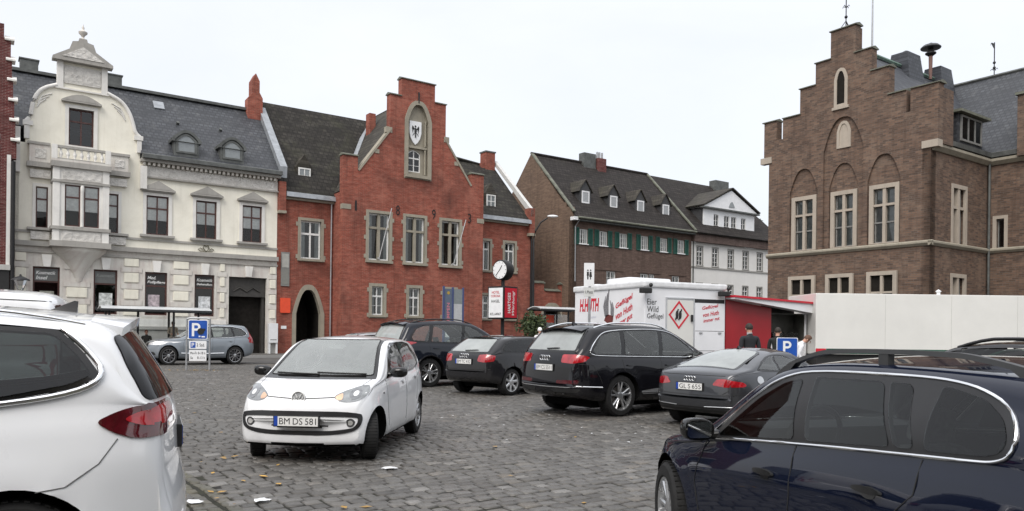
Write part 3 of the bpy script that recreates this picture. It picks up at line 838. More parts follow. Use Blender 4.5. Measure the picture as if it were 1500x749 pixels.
    def rings(s, plane, y, z, r=.042, m=None):
        p, nn = s.hit(y, z, plane); sg = 1 if plane == 'F' else -1
        b = MB()
        for k in range(4):
            c = Vector((p.x + sg * .008, y + (k - 1.5) * r * 1.5, z))
            b.tube([c + Vector((0, math.cos(t) * r, math.sin(t) * r)) for t in [2 * math.pi * i / 20 for i in range(20)]], r * .15, 6, closed=True)
        return b.build('badge', m or MATS['chrome'], s.root, smooth=60)
    def mirror(s, x, z, m, plane, w=.2, h=.13, out=.0):
        p, nn = s.hit(x, z, plane); sg = 1 if plane == 'L' else -1
        b = MB(); cy = p.y + sg * (.12 + out)
        bm = bmesh.new(); bmesh.ops.create_uvsphere(bm, u_segments=20, v_segments=12, radius=1)
        vs = []
        for q in bm.verts:
            a = q.co.copy(); f = lambda t, e: math.copysign(abs(t) ** e, t)
            xx = f(a.x, .75) * .085; 
            if xx < -.03: xx = -.03 - (abs(xx) - .03) * .1
            vs.append((x + .03 + xx + abs(a.y) ** 2 * -.015, cy + f(a.y, .7) * w / 2, z + .03 + f(a.z, .72) * h / 2 + a.y * sg * .006))
        b.add(vs, [tuple(q.index for q in f.verts) for f in bm.faces]); bm.free()
        o = b.build('side_mirror', m, s.root, smooth=50)
        c = MB(); c.tube([p - Vector((0, sg * .03, .0)), Vector((x + .02, cy - sg * .06, z - .005))], [.035, .022], 8); c.build('mirror_arm', MATS['gloss_black'], o, smooth=50)
        g = MB(); g.add([(x - .012, cy + a * w * .40, z + .03 + e * h * .36) for a, e in [(-1, -.7), (-.8, -1), (.8, -1), (1, -.6), (1, .6), (.8, 1), (-.8, 1), (-1, .7)]], [tuple(range(8))])
        g.build('mirror_glass', MATS['mirror'], o, recalc=False)
        return o
    def handle(s, x, z, plane, m, w=.19):
        h = s.patch('door_handle', [(x - w / 2, z - .013), (x + w / 2, z - .013), (x + w / 2, z + .016), (x - w / 2, z + .016)], plane, m, eps=.026, smooth=2, deep=-.006)
        s.patch('handle_recess', [(x - .035, z - .035), (x + .035, z - .035), (x + .045, z), (x + .03, z + .02), (x - .03, z + .02), (x - .045, z)], plane, s.paint_dark(), eps=.002, smooth=2, parent=h)  # flat patch on the door; the hollow's shade is put into its colour
        return h
    def paint_dark(s): return MATS['gloss_black'] if not s.sp.get('light') else MATS['recess_grey']
    def rails(s, x0, x1, m, h=.055, r=.016, inset=.06, n=12):
        for plane, sg in (('L', 1), ('R', -1)):
            pts = []
            for i in range(n + 1):
                t = i / n; x = x0 + (x1 - x0) * t
                y = interp(chaikin(s.sp['roofw'], 2), x) - inset
                p, nn = s.hit(x, sg * y, 'T'); pts.append(p + Vector((0, 0, h * min(1, 4.5 * min(t, 1 - t)))))
            b = MB(); b.tube(pts, r, 8); b.build('roof_rail', m, s.root, smooth=60)
    def spoiler(s, x0, x1, hw, m, drop=.0, t=.03, z=None):
        """lip over the rear window, x0 behind, x1 on the roof"""
        n = 10; vs = []
        for i in range(n + 1):
            y = -hw + 2 * hw * i / n; q = (y / hw) ** 2
            p, nn = s.hit(x1, y * .97, 'T')
            xe = x0 + .07 * q; zt = p.z + .012 - drop
            vs += [(x1, y, p.z + .006), (xe, y, zt - .02 * q), (xe + .01, y, zt - t - .02 * q), (x1, y, p.z - .09)]
        fs = [(i * 4 + k, i * 4 + (k + 1) % 4, i * 4 + 4 + (k + 1) % 4, i * 4 + 4 + k) for i in range(n) for k in range(4)] + [(0, 1, 2, 3), tuple(n * 4 + k for k in (3, 2, 1, 0))]
        b = MB(); b.add(vs, fs); return b.build('roof_spoiler', m, s.root, smooth=40)
    def wiper(s, y0, z0, y1, z1, plane='B'):
        a = s.line([(y0, z0), (y1, z1)], plane, .022); b = MB(); b.tube(a, [.012] * (len(a) - 1) + [.006], 6); return b.build('wiper', MATS['matt_black'], s.root, smooth=60)
    def antenna(s, x, m):
        p, nn = s.hit(x, 0, 'T'); b = MB(Matrix.Translation(p))
        b.add([(.09, 0, -.006), (-.07, .028, -.008), (-.07, -.028, -.008), (-.055, 0, .062), (-.075, 0, .058)], [(0, 1, 3), (0, 3, 2), (1, 4, 3), (3, 4, 2), (1, 2, 4)])
        return b.build('roof_antenna', m, s.root, smooth=60)
    def finish(s):
        """open the shell behind every pane, frame the panes, furnish the cabin"""
        if s.done: return
        s.done = True; sp = s.sp; xm = .5 * (s.xr + s.xf)
        for poly, plane, m, eps in s.surr: s.patch('window_surround', poly, plane, m, eps=eps, smooth=0, holes=[p for p, q in s.opens if q == plane and inside(tuple(sum(c) / len(p) for c in zip(*p)), poly)])
        for p, q in s.opens:
            if q in 'FBT':
                ar = sum(a[0] * b_[1] - b_[0] * a[1] for a, b_ in zip(p, p[1:] + p[:1])); pp = p if ar > 0 else p[::-1]
                s.patch('screen_surround', shrink(pp, -.045), q, MATS['gloss_black'], eps=.003, smooth=0, holes=[pp])
        bm = bmesh.new(); bm.from_mesh(s.body.data); kill = []
        boxes = [(min(a for a, _ in p), max(a for a, _ in p), min(b_ for _, b_ in p), max(b_ for _, b_ in p)) for p, _ in s.opens]
        for f in bm.faces:
            if f.calc_center_median().z < .5: continue
            n = f.normal; c = f.calc_center_median(); V_ = [c] + [v.co for v in f.verts]
            for (p, q), bx in zip(s.opens, boxes):
                if q == 'L' and c.y < .2 or q == 'R' and c.y > -.2 or q == 'F' and (n.x < .12 or c.x < xm - .4) or q == 'B' and (n.x > -.12 or c.x > xm + .2) or q == 'T' and n.z < .3: continue
                ii = (0, 2) if q in 'LR' else (1, 2) if q in 'FB' else (0, 1)
                if any(bx[0] < v[ii[0]] < bx[1] and bx[2] < v[ii[1]] < bx[3] and inside((v[ii[0]], v[ii[1]]), p) for v in V_): kill.append(f); break
        bmesh.ops.delete(bm, geom=kill, context='FACES'); bm.to_mesh(s.body.data); bm.free(); s.body.data.update()
        top = chaikin(sp['top'], 2); belt = chaikin(sp['belt'], 2); xs = np.linspace(s.xr, s.xf, 200); up_ = [x for x in xs if interp(top, x) - interp(belt, x) > .14]
        xa, xc = up_[0], up_[-1]; zb = interp(belt, (xa + xc) / 2); w = sp['tw'] - .12; trim, cloth = (MATS['light_cabin'], MATS['light_seat']) if sp.get('light_in') else (MATS['cabin_trim'], MATS['seat_cloth'])
        b = MB(); b.box(xa + .1, xc + .05, -w, w, zb - .62, zb - .55); fl = b.build('cabin_floor', trim, s.root)
        b = MB(); b.prismx([(-w, zb - .5), (w, zb - .5), (w, zb - .06), (w - .1, zb - .01), (-w + .1, zb - .01), (-w, zb - .06)], xc - .42, xc - .05); b.build('dashboard', trim, fl)
        b = MB(); b.tube([(xc - .50 - .05 * math.cos(t), .36 + .175 * math.sin(t), zb - .04 + .165 * math.cos(t)) for t in [2 * math.pi * i / 20 for i in range(20)]], .016, 6, closed=True); b.build('steering_wheel', MATS['cabin_trim'], fl, smooth=60)
        zr = max(z for _, z in top)
        for k, x in enumerate((xc - 1.20, xc - 2.0)):
            hr = interp(top, x - .12) - zb
            if x < xa + .15 or hr < .36: continue
            for y in (.37, -.37) if k == 0 else (.42, 0, -.42):
                hw = .24 if k == 0 else .2; b = MB(Matrix.Translation((x, y, zb - .55)) @ Matrix.Rotation(R(-14), 4, 'Y'))
                b.bbox(-.07, .06, -hw, hw, .0, .58, .04); (y == 0) or b.bbox(-.04, .04, -.11, .11, .61, min(.77, hr + .42), .03); b.bbox(.0, .46, -hw, hw, -.02, .12, .04); b.build('seat', cloth, fl, smooth=50)
    def pose(s, x, y, deg, k=1.):
        s.finish()
        s.root.location = (x, y, 0); s.root.rotation_euler = (0, 0, R(deg)); s.root.scale = (k, k, k)
    def place(s, wheel, pt, heading):
        """put the outer contact of a named wheel ('RL','RR','FL','FR') on ground point pt; heading is a ground vector"""
        s.finish(); h = Vector((heading[0], heading[1], 0)).normalized(); left = Vector((-h.y, h.x, 0))
        lx = s.sp['wb'] if wheel[0] == 'F' else 0.; ly = s.sp['tw'] * (1 if wheel[1] == 'L' else -1)
        o = Vector((pt[0], pt[1], 0)) - h * lx - left * ly
        s.root.location = (o.x, o.y, 0); s.root.rotation_euler = (0, 0, math.atan2(h.y, h.x))
mat('lamp_mid', (.20, .205, .21), .1, metal=.6, coat=1., var=.4, scale=16)
mat('pillar_black', (.016, .016, .017), .32, var=.15)
mat('badge_grey', (.36, .37, .38), .3, metal=.1)
mat('mirror', (.75, .78, .78), .03, metal=1., var=.03)
mat('recess_grey', (.38, .385, .39), .4, var=.15)
mat('seam_grey', (.10, .10, .10), .6, var=.2)
mat('rail_grey', (.035, .036, .037), .4, var=.1)
G_PARK = 'cars parked on the market square'
# ---- small white hatchback driving towards the camera
UP = dict(light_in=True, R=.29, wb=2.42, tw=.80, tyre=.185, light=True, bow_front=.23, bow_rear=.1, roofr=.09, crown=.045,
  top=[(-.565, .58), (-.562, .76), (-.55, .92), (-.47, 1.06), (-.30, 1.34), (-.16, 1.425), (.2, 1.47), (.7, 1.48), (1.15, 1.468), (1.42, 1.42), (1.62, 1.335), (2.2, 1.005), (2.32, .965), (2.6, .915), (2.82, .83), (2.925, .75), (2.97, .65), (2.988, .54), (2.996, .43), (3.0, .33)],
  bottom=[(-.565, .55), (-.545, .38), (-.4, .25), (-.1, .2), (2.6, .185), (2.88, .19), (2.97, .21), (3.0, .30)],
  belt=[(-.56, .90), (-.2, 1.0), (.3, .985), (1.2, .955), (2.0, .93), (2.6, .87), (3.0, .75)],
  plan=[(-.56, .66), (-.48, .75), (-.25, .80), (.1, .82), (1.2, .825), (2.3, .82), (2.65, .805), (2.85, .775), (2.96, .72), (3.0, .67)],
  roofw=[(-.56, .56), (0, .60), (1., .625), (1.6, .62), (3., .64)])
c = Car('hatchback', 'small white hatchback with lit headlamps driving across the cobbles towards the camera', UP, MATS['white_paint'], None); up = c
c.patch('windscreen', [(-.655, .99), (.655, .99), (.52, 1.415), (-.52, 1.415)], 'F', MATS['windscreen_glass'], eps=.004, smooth=0)
c.patch('rear_view_mirror', [(-.12, 1.335), (.12, 1.335), (.12, 1.385), (-.12, 1.385)], 'F', MATS['screen_mirror'], eps=-.03, smooth=1)
c.trim('windscreen_seal', [(-.66, .985), (.66, .985), (.525, 1.42), (-.525, 1.42)], 'F', MATS['matt_black'], r=.008, smooth=1)
for y0, z0, y1, z1 in ((.58, .985, -.02, 1.0), (.02, .98, -.56, .99)):
    b = MB(); b.tube(c.line([(y0, z0), (y1, z1)], 'F', .022), .011, 6); b.build('wiper', MATS['matt_black'], c.root, smooth=60)
c.both('window_surround', [(1.92, .935), (1.42, 1.335), (1.25, 1.385), (.5, 1.395), (.18, 1.36), (-.06, 1.19), (.0, 1.05), (.3, .99), (1.0, .965)], MATS['gloss_black'], eps=.003, smooth=1)
c.both('side_window', [(1.76, .985), (1.39, 1.29), (1.25, 1.35), (1.0, 1.365), (1.0, .985)], MATS['side_glass'], eps=.007, smooth=1)
c.both('side_window', [(.91, .99), (.91, 1.37), (.5, 1.365), (.2, 1.325), (-.01, 1.18), (.06, 1.07), (.35, 1.01)], MATS['side_glass'], eps=.007, smooth=1)
for sg in (1, -1):
    P = [(sg * y, z) for y, z in [(.385, .765), (.45, .815), (.60, .875), (.69, .895), (.735, .87), (.735, .785), (.68, .725), (.56, .705), (.45, .72)]]
    h = c.patch('headlight', P if sg > 0 else P[::-1], 'F', MATS['clear_lens'], eps=.006, smooth=2)
    for (yy, zz, rr, mm) in ((.615, .80, .066, 'lamp_mid'), (.62, .80, .03, 'lamp_bulb')):
        c.patch('lamp', [(sg * yy + rr * math.cos(2 * math.pi * i / 10), zz + rr * math.sin(2 * math.pi * i / 10)) for i in range(10)], 'F', MATS[mm], eps=.008 if mm == 'lamp_mid' else .010, smooth=1, parent=h, grid=.02)
    P = [(sg * y, z) for y, z in [(.40, .762), (.45, .795), (.485, .805), (.495, .74), (.46, .728)]]
    c.patch('indicator', P, 'F', MATS['amber_lamp'], eps=.009, smooth=2, parent=h)
    c.patch('fog_light', [(sg * .60 + .05 * math.cos(2 * math.pi * i / 12), .475 + .05 * math.sin(2 * math.pi * i / 12)) for i in range(12)], 'F', MATS['lamp_dark'], eps=.006, smooth=1, grid=.02)
    c.patch('fog_bulb', [(sg * .60 + .03 * math.cos(2 * math.pi * i / 12), .475 + .03 * math.sin(2 * math.pi * i / 12)) for i in range(12)], 'F', MATS['lamp_bulb'], eps=.009, smooth=1, grid=.02)
OUT = [(-.69, .60), (0, .615), (.69, .60), (.725, .52), (.69, .40), (.56, .355), (.3, .33), (-.3, .33), (-.56, .355), (-.69, .40), (-.725, .52)]
INN = [(-.655, .545), (0, .555), (.655, .545), (.685, .51), (.65, .42), (.54, .40), (.3, .375), (-.3, .375), (-.54, .40), (-.65, .42), (-.685, .51)]
c.patch('bumper_band', OUT, 'F', MATS['pillar_black'], eps=.011, smooth=2, holes=[INN])
c.patch('air_slot', [(-.34, .425), (.34, .425), (.34, .44), (-.34, .44)], 'F', MATS['matt_black'], eps=.004, smooth=0)
c.patch('air_slot', [(-.27, .408), (.27, .408), (.27, .426), (-.27, .426)], 'F', MATS['matt_black'], eps=.005, smooth=0)
c.seams('panel_gaps', [([(-.43, .765), (0, .745), (.43, .765)], 'F')], MATS['matt_black'], r=.007)
S_ = []
for pl in 'LR':
    S_ += [([(1.96, .93), (1.98, .6), (1.9, .34)], pl), ([(.95, .97), (.95, .5), (.97, .33)], pl), ([(.12, 1.03), (.2, .75), (.34, .55)], pl), ([(2.05, .93), (2.45, .86), (2.62, .78)], pl)]
S_ += [([(2.2, .68), (2.75, .60)], 'T'), ([(2.2, -.68), (2.75, -.60)], 'T')]
c.seams('panel_gaps', S_, MATS['seam_grey'], r=.0035)
pb, nb = c.hit(0, .755, 'F')
b = MB(Matrix.Translation(pb + Vector((.012, 0, 0))))
b.lathe([(.082, -.012), (.082, .006), (.076, .008), (.072, 0.), (.001, 0.)], 32, axis='x', mi=1, cap=False)
b.tube([(.006, .077 * math.cos(t), .077 * math.sin(t)) for t in [2 * math.pi * i / 32 for i in range(32)]], .007, 8, closed=True, mi=0)
for P in ([(-.036, .05), (-.012, .002), (0, .03), (.012, .002), (.036, .05)], [(-.055, .018), (-.03, -.05), (0, .0), (.03, -.05), (.055, .018)]):
    b.tube([(.006, y, z) for y, z in P], .0065, 6, mi=0)
b.build('badge', [MATS['plate_white'], MATS['badge_grey']], c.root, smooth=50)
c.plate('BM DS 581', 'F', 0, .495)
c.mirror(1.78, .985, MATS['gloss_black'], 'L', .22, .135, .02); c.mirror(1.78, .985, MATS['gloss_black'], 'R', .22, .135, .02)
c.handle(1.12, .86, 'L', MATS['white_paint'], .15); c.handle(.32, .88, 'L', MATS['white_paint'], .15)
c.both('side_repeater', [(2.12, .76), (2.17, .76), (2.17, .785), (2.12, .785)], MATS['clear_lens'], smooth=1)
c.patch('rear_window', [(-.5, 1.02), (.5, 1.02), (.44, 1.36), (-.44, 1.36)], 'B', MATS['rear_glass'], smooth=1)
for sg in (1, -1): c.patch('tail_light', [(sg * y, z) for y, z in [(.56, .74), (.70, .74), (.66, 1.02), (.54, 1.02)]], 'B', MATS['red_lens'], smooth=1)
c.plate('BM DS 581', 'B', 0, .78)
c.wheels(9, 'single', rr=.66, steer=R(22))
c.pose(-2.141, 11.50, -95.2, .974)

# ---- the big black estate car with chrome window line, parked nose away
Q7 = dict(R=.385, wb=2.99, tw=.965, tyre=.27, bow_front=.25, bow_rear=.13, roofr=.12, crown=.04, flare=.02, arch=.045,
  top=[(-1.10, .62), (-1.097, .80), (-1.08, 1.02), (-1.02, 1.18), (-.86, 1.38), (-.62, 1.63), (-.50, 1.685), (-.1, 1.725), (.6, 1.74), (1.2, 1.725), (1.6, 1.66), (2.5, 1.20), (2.66, 1.15), (3.3, 1.08), (3.72, .98), (3.9, .82), (3.95, .62)],
  bottom=[(-1.10, .58), (-1.08, .42), (-.85, .33), (-.4, .28), (3.4, .25), (3.75, .3), (3.9, .42), (3.95, .58)],
  belt=[(-1.1, 1.06), (-.6, 1.12), (0, 1.10), (1.5, 1.06), (2.5, 1.03), (3.9, .9)],
  plan=[(-1.08, .74), (-1.0, .87), (-.8, .94), (-.3, .975), (1.5, .985), (2.9, .98), (3.4, .95), (3.75, .84), (3.95, .62)],
  roofw=[(-1.1, .66), (-.5, .70), (.5, .745), (1.6, .735), (4., .74)])
def suv(c, rearwin, taill, plate_txt, dlo, panes, pane_m, chrome, seams, plz, handles, mz, mx, rings=None, rails=None, rail_m='chrome'):
    c.patch('rear_window', rearwin, 'B', MATS['rear_glass'], eps=.004, smooth=1)
    for sg in (1, -1):
        h = c.patch('tail_light', [(sg * y, z) for y, z in taill], 'B', MATS['red_lens'], eps=.006, smooth=1)
    c.both('window_surround', dlo, MATS['gloss_black'], eps=.003, smooth=2)
    for p in panes: c.both('side_window', p, pane_m, eps=.007, smooth=1)
    if chrome:
        c.trim('window_trim', dlo, 'R', MATS['chrome'], r=.011); c.trim('window_trim', dlo, 'L', MATS['chrome'], r=.011)
    if plate_txt: c.plate(plate_txt, 'B', 0, plz)
    if rings: c.rings('B', 0, rings, .045)
    S = []
    for s_ in seams: S += [(s_, 'R'), (s_, 'L')]
    c.seams('panel_gaps', S, MATS['matt_black'], r=.0035)
    for hx, hz in handles: c.handle(hx, hz, 'R', c.paint); c.handle(hx, hz, 'L', c.paint)
    c.mirror(mx, mz, MATS['gloss_black'], 'R', .22, .15); c.mirror(mx, mz, MATS['gloss_black'], 'L', .22, .15)
    c.patch('windscreen', [(-.66, mz + .06), (.66, mz + .06), (.56, mz + .5), (-.56, mz + .5)], 'F', MATS['windscreen_glass'], smooth=1)
    if rails: c.rails(rails[0], rails[1], MATS[rail_m])
c = Car('estate_car', 'large black estate car with chrome window line and roof rails beside the poultry trailer', Q7, MATS['black_paint'], G_PARK); q7 = c
suv(c, [(-.66, 1.22), (.66, 1.22), (.58, 1.58), (-.58, 1.58)], [(.44, 1.0), (.70, .985), (.865, 1.02), (.865, 1.13), (.72, 1.15), (.44, 1.145)], 'BM CS 5511',
    [(2.30, 1.08), (1.78, 1.44), (1.45, 1.59), (.9, 1.635), (-.1, 1.60), (-.42, 1.53), (-.74, 1.22), (-.70, 1.14), (-.3, 1.12), (1., 1.10)],
    [[(2.12, 1.12), (1.72, 1.42), (1.42, 1.55), (1.24, 1.575), (1.14, 1.13)], [(1.03, 1.13), (1.12, 1.585), (.9, 1.595), (.2, 1.585), (.12, 1.15)], [(.02, 1.15), (.08, 1.575), (-.1, 1.56), (-.40, 1.49), (-.66, 1.22), (-.62, 1.165)]],
    MATS['side_glass'], True, [[(1.08, 1.09), (1.08, .7), (1.14, .42)], [(.02, 1.1), (.06, .85), (.35, .72)], [(2.42, 1.06), (2.46, .7), (2.36, .42)], [(-.95, .98), (-.7, .96), (-.55, .74), (-.5, .62)]],
    .90, [(1.28, .94), (.22, .95)], 1.10, 2.02, 1.075, (-.45, 1.55))
c.spoiler(-.76, -.50, .58, MATS['black_paint'], drop=.05, t=.03)
c.wiper(.02, 1.235, -.30, 1.25)
for sg in (1, -1):
    c.patch('tail_light', [(sg * y, z) for y, z in [(.34, .62), (.80, .62), (.82, .69), (.36, .68)]], 'B', MATS['dark_red_lens'], eps=.005, smooth=1)
    c.patch('exhaust_trim', [(sg * y, z) for y, z in [(.25, .46), (.78, .46), (.84, .53), (.25, .53)]], 'B', MATS['matt_black'], eps=.005, smooth=1)
c.seams('bumper_strip', [([(-.86, .58), (-.6, .555), (0, .55), (.6, .555), (.86, .58)], 'B'), ([(-.98, .58), (-.5, .56)], 'R'), ([(2.55, .44), (1.5, .43), (.5, .43)], 'R')], MATS['chrome'], r=.011, eps=.004)
c.patch('door_sill_strip', [(2.5, .42), (.55, .40), (.5, .46), (.9, .5), (2.5, .49)], 'R', MATS['brushed_alu'], eps=.006, smooth=1)
c.antenna(-.32, MATS['gloss_black'])
c.wheels(5, 'double', rr=.70)
c.pose(1.443, 14.728, 37.4, .983)

# ---- dark three door hatchback
A3 = dict(R=.315, wb=2.58, tw=.865, tyre=.225, bow_front=.25, bow_rear=.12, roofr=.10, crown=.04, flare=.02,
  top=[(-.775, .58), (-.772, .74), (-.76, .90), (-.70, .99), (-.50, 1.14), (-.18, 1.335), (-.05, 1.37), (.4, 1.41), (1.0, 1.42), (1.4, 1.37), (2.2, .99), (2.4, .95), (3.0, .86), (3.3, .74), (3.44, .60), (3.46, .5)],
  bottom=[(-.775, .55), (-.755, .37), (-.55, .28), (0, .22), (3.0, .2), (3.3, .25), (3.46, .48)],
  belt=[(-.78, .93), (-.3, 1.0), (.5, .97), (1.5, .93), (2.3, .9), (3.4, .76)],
  plan=[(-.76, .68), (-.66, .80), (-.35, .87), (.3, .885), (2.4, .885), (3.0, .85), (3.3, .74), (3.46, .58)],
  roofw=[(-.8, .58), (0, .62), (1., .645), (3.5, .64)])
c = Car('hatchback', 'dark three-door hatchback parked between the two black sport utility cars', A3, MATS['anthracite_paint'], G_PARK); a3 = c
suv(c, [(-.60, 1.02), (.60, 1.02), (.50, 1.31), (-.50, 1.31)], [(.42, .80), (.60, .78), (.78, .80), (.78, .94), (.60, .965), (.44, .95)], 'BM TC 432',
    [(2.0, .95), (1.5, 1.25), (1.2, 1.33), (.6, 1.345), (.1, 1.30), (-.12, 1.24), (-.34, 1.06), (-.28, 1.015), (.2, 1.0)],
    [[(1.86, .98), (1.46, 1.21), (1.2, 1.29), (1.0, 1.30), (.92, .99)], [(.82, 1.0), (.9, 1.305), (.6, 1.31), (.12, 1.265), (-.08, 1.21), (-.27, 1.07), (-.2, 1.035)]],
    MATS['dark_glass'], False, [[(.84, .98), (.8, .6), (.86, .36)], [(2.12, .93), (2.14, .6), (2.06, .35)]], .79, [(1.05, .86)], .96, 1.75, .925)
c.wiper(.05, 1.03, -.34, 1.045)
c.seams('bumper_strip', [([(-.74, .62), (0, .60), (.74, .62)], 'B')], MATS['matt_black'], r=.008, eps=.003)
c.spoiler(-.20, -.02, .50, MATS['anthracite_paint'], drop=.01, t=.03)
c.wheels(7, 'single', rr=.71)
c.pose(-.630, 18.99, 48.4, 1.023)

# ---- the tall black-blue off-road car behind it
X5 = dict(R=.375, wb=2.93, tw=.945, tyre=.27, bow_front=.25, bow_rear=.13, roofr=.12, crown=.04, flare=.022, arch=.05,
  top=[(-.97, .66), (-.966, .82), (-.95, 1.02), (-.90, 1.16), (-.74, 1.42), (-.58, 1.66), (-.47, 1.71), (.1, 1.755), (.8, 1.765), (1.3, 1.74), (1.65, 1.66), (2.4, 1.24), (2.56, 1.19), (3.3, 1.10), (3.7, .98), (3.85, .8), (3.88, .62)],
  bottom=[(-.97, .63), (-.945, .42), (-.75, .31), (-.3, .28), (3.4, .25), (3.7, .32), (3.88, .58)],
  belt=[(-1., 1.08), (-.5, 1.14), (.5, 1.12), (1.5, 1.08), (2.4, 1.05), (3.8, .9)],
  plan=[(-.95, .72), (-.88, .85), (-.65, .93), (-.2, .955), (2.9, .96), (3.4, .92), (3.7, .80), (3.88, .6)],
  roofw=[(-1., .66), (0, .72), (1.6, .725), (4., .74)])
c = Car('off_road_car', 'tall black-blue off-road car half hidden behind the white hatchback', X5, MATS['black_blue_paint'], G_PARK); x5 = c
suv(c, [(-.66, 1.2), (.66, 1.2), (.56, 1.62), (-.56, 1.62)], [(.58, .98), (.86, .96), (.88, 1.18), (.72, 1.2), (.6, 1.1)], 'GV LK 77',
    [(2.16, 1.10), (1.66, 1.50), (1.35, 1.62), (.8, 1.66), (.0, 1.63), (-.36, 1.54), (-.58, 1.30), (-.54, 1.19), (-.2, 1.16), (1., 1.13)],
    [[(2.0, 1.14), (1.62, 1.46), (1.36, 1.575), (1.2, 1.60), (1.08, 1.16)], [(.98, 1.165), (1.1, 1.605), (.8, 1.62), (.2, 1.605), (.06, 1.185)], [(-.04, 1.19), (.08, 1.6), (-.1, 1.58), (-.34, 1.50), (-.51, 1.30), (-.48, 1.215)]],
    MATS['side_glass'], False, [[(1.02, 1.12), (1.02, .7), (1.08, .42)], [(-.02, 1.14), (.04, .85), (.35, .72)], [(2.3, 1.08), (2.36, .7), (2.28, .42)]],
    .86, [(1.24, 1.0), (.2, 1.01)], 1.12, 1.92, None, (-.42, 1.5), 'gloss_black')
c.spoiler(-.70, -.45, .58, MATS['black_blue_paint'], drop=.04, t=.03)
c.seams('wheel_arch_trim', [([(a + .44 * math.cos(t), .385 + .44 * math.sin(t)) for t in [math.pi * i / 14 for i in range(15)]], 'R') for a in (0,)], MATS['anthracite_paint'], r=.022, eps=.002)
c.wheels(5, 'double', rr=.68)
c.pose(-2.829, 21.618, 39., 1.048)

# ---- the grey coupe
TT = dict(R=.33, wb=2.50, tw=.885, tyre=.245, bow_front=.28, bow_rear=.16, roofr=.11, crown=.05, flare=.028,
  top=[(-.83, .54), (-.828, .68), (-.82, .84), (-.78, .935), (-.68, .975), (-.45, 1.02), (.0, 1.17), (.45, 1.29), (.75, 1.335), (1.05, 1.345), (1.3, 1.315), (1.95, .985), (2.1, .955), (2.8, .85), (3.15, .72), (3.3, .58), (3.33, .48)],
  bottom=[(-.83, .50), (-.805, .32), (-.6, .23), (0, .19), (2.9, .17), (3.2, .22), (3.33, .44)],
  belt=[(-.85, .90), (-.4, .945), (.5, .93), (1.5, .89), (2.2, .87), (3.3, .72)],
  plan=[(-.80, .74), (-.70, .84), (-.4, .905), (.2, .915), (1.2, .885), (2.5, .91), (2.95, .87), (3.2, .74), (3.33, .58)],
  roofw=[(-.9, .46), (0, .50), (.7, .545), (1.3, .56), (3.4, .6)])
c = Car('coupe', 'dark grey coupe with sloping rear window parked behind the navy estate car', TT, MATS['grey_metal_paint'], G_PARK); tt = c
c.patch('rear_window', [(-.44, .58), (-.42, -.58), (.35, -.47), (.52, -.40), (.56, 0), (.52, .40), (.35, .47)], 'T', MATS['rear_glass'], eps=.005, smooth=1)
for sg in (1, -1):
    c.patch('tail_light', [(sg * y, z) for y, z in [(.42, .745), (.62, .715), (.86, .725), (.84, .80), (.62, .85), (.50, .845)]], 'B', MATS['red_lens'], eps=.006, smooth=1)
c.both('window_surround', [(1.62, .92), (1.2, 1.15), (.9, 1.235), (.5, 1.235), (.15, 1.13), (-.12, 1.0), (-.05, .965), (.5, .945)], MATS['gloss_black'], eps=.003)
c.both('side_window', [(1.52, .95), (1.18, 1.12), (.9, 1.2), (.62, 1.205), (.55, .965)], MATS['side_glass'], eps=.007, smooth=1)
c.both('side_window', [(.48, .97), (.55, 1.2), (.45, 1.195), (.14, 1.1), (-.06, 1.0)], MATS['side_glass'], eps=.007, smooth=1)
c.patch('windscreen', [(-.62, .99), (.62, .99), (.48, 1.26), (-.48, 1.26)], 'F', MATS['windscreen_glass'], smooth=1)
c.plate('GL S 655', 'B', 0, .705); c.rings('B', 0, .835, .036)
c.seams('panel_gaps', [([(-.88, .60), (-.5, .575), (0, .57), (.5, .575), (.88, .60)], 'B'), ([(-.70, .665), (-.60, .60)], 'B'), ([(.70, .665), (.60, .60)], 'B'), ([(-.62, .895), (0, .90), (.62, .895)], 'B')] + [([(.52, .93), (.5, .6), (.56, .34)], p) for p in 'LR'], MATS['matt_black'], r=.005)
c.seams('bumper_strip', [([(.28, .385), (.80, .40)], 'B'), ([(-.28, .385), (-.80, .40)], 'B')], MATS['brushed_alu'], r=.007, eps=.004)
c.patch('diffuser', [(-.72, .30), (.72, .30), (.78, .375), (-.78, .375)], 'B', MATS['matt_black'], eps=.003, smooth=1)
c.antenna(.62, MATS['gloss_black'])
c.patch('fuel_flap', [(-.13 + .085 * math.cos(2 * math.pi * i / 12), .83 + .065 * math.sin(2 * math.pi * i / 12)) for i in range(12)], 'R', MATS['brushed_alu'], eps=.006, smooth=1)
c.mirror(1.5, .93, MATS['grey_metal_paint'], 'R'); c.mirror(1.5, .93, MATS['grey_metal_paint'], 'L')
c.wheels(5, 'double', rr=.70)
c.pose(3.473, 12.851, 39.8, .967)

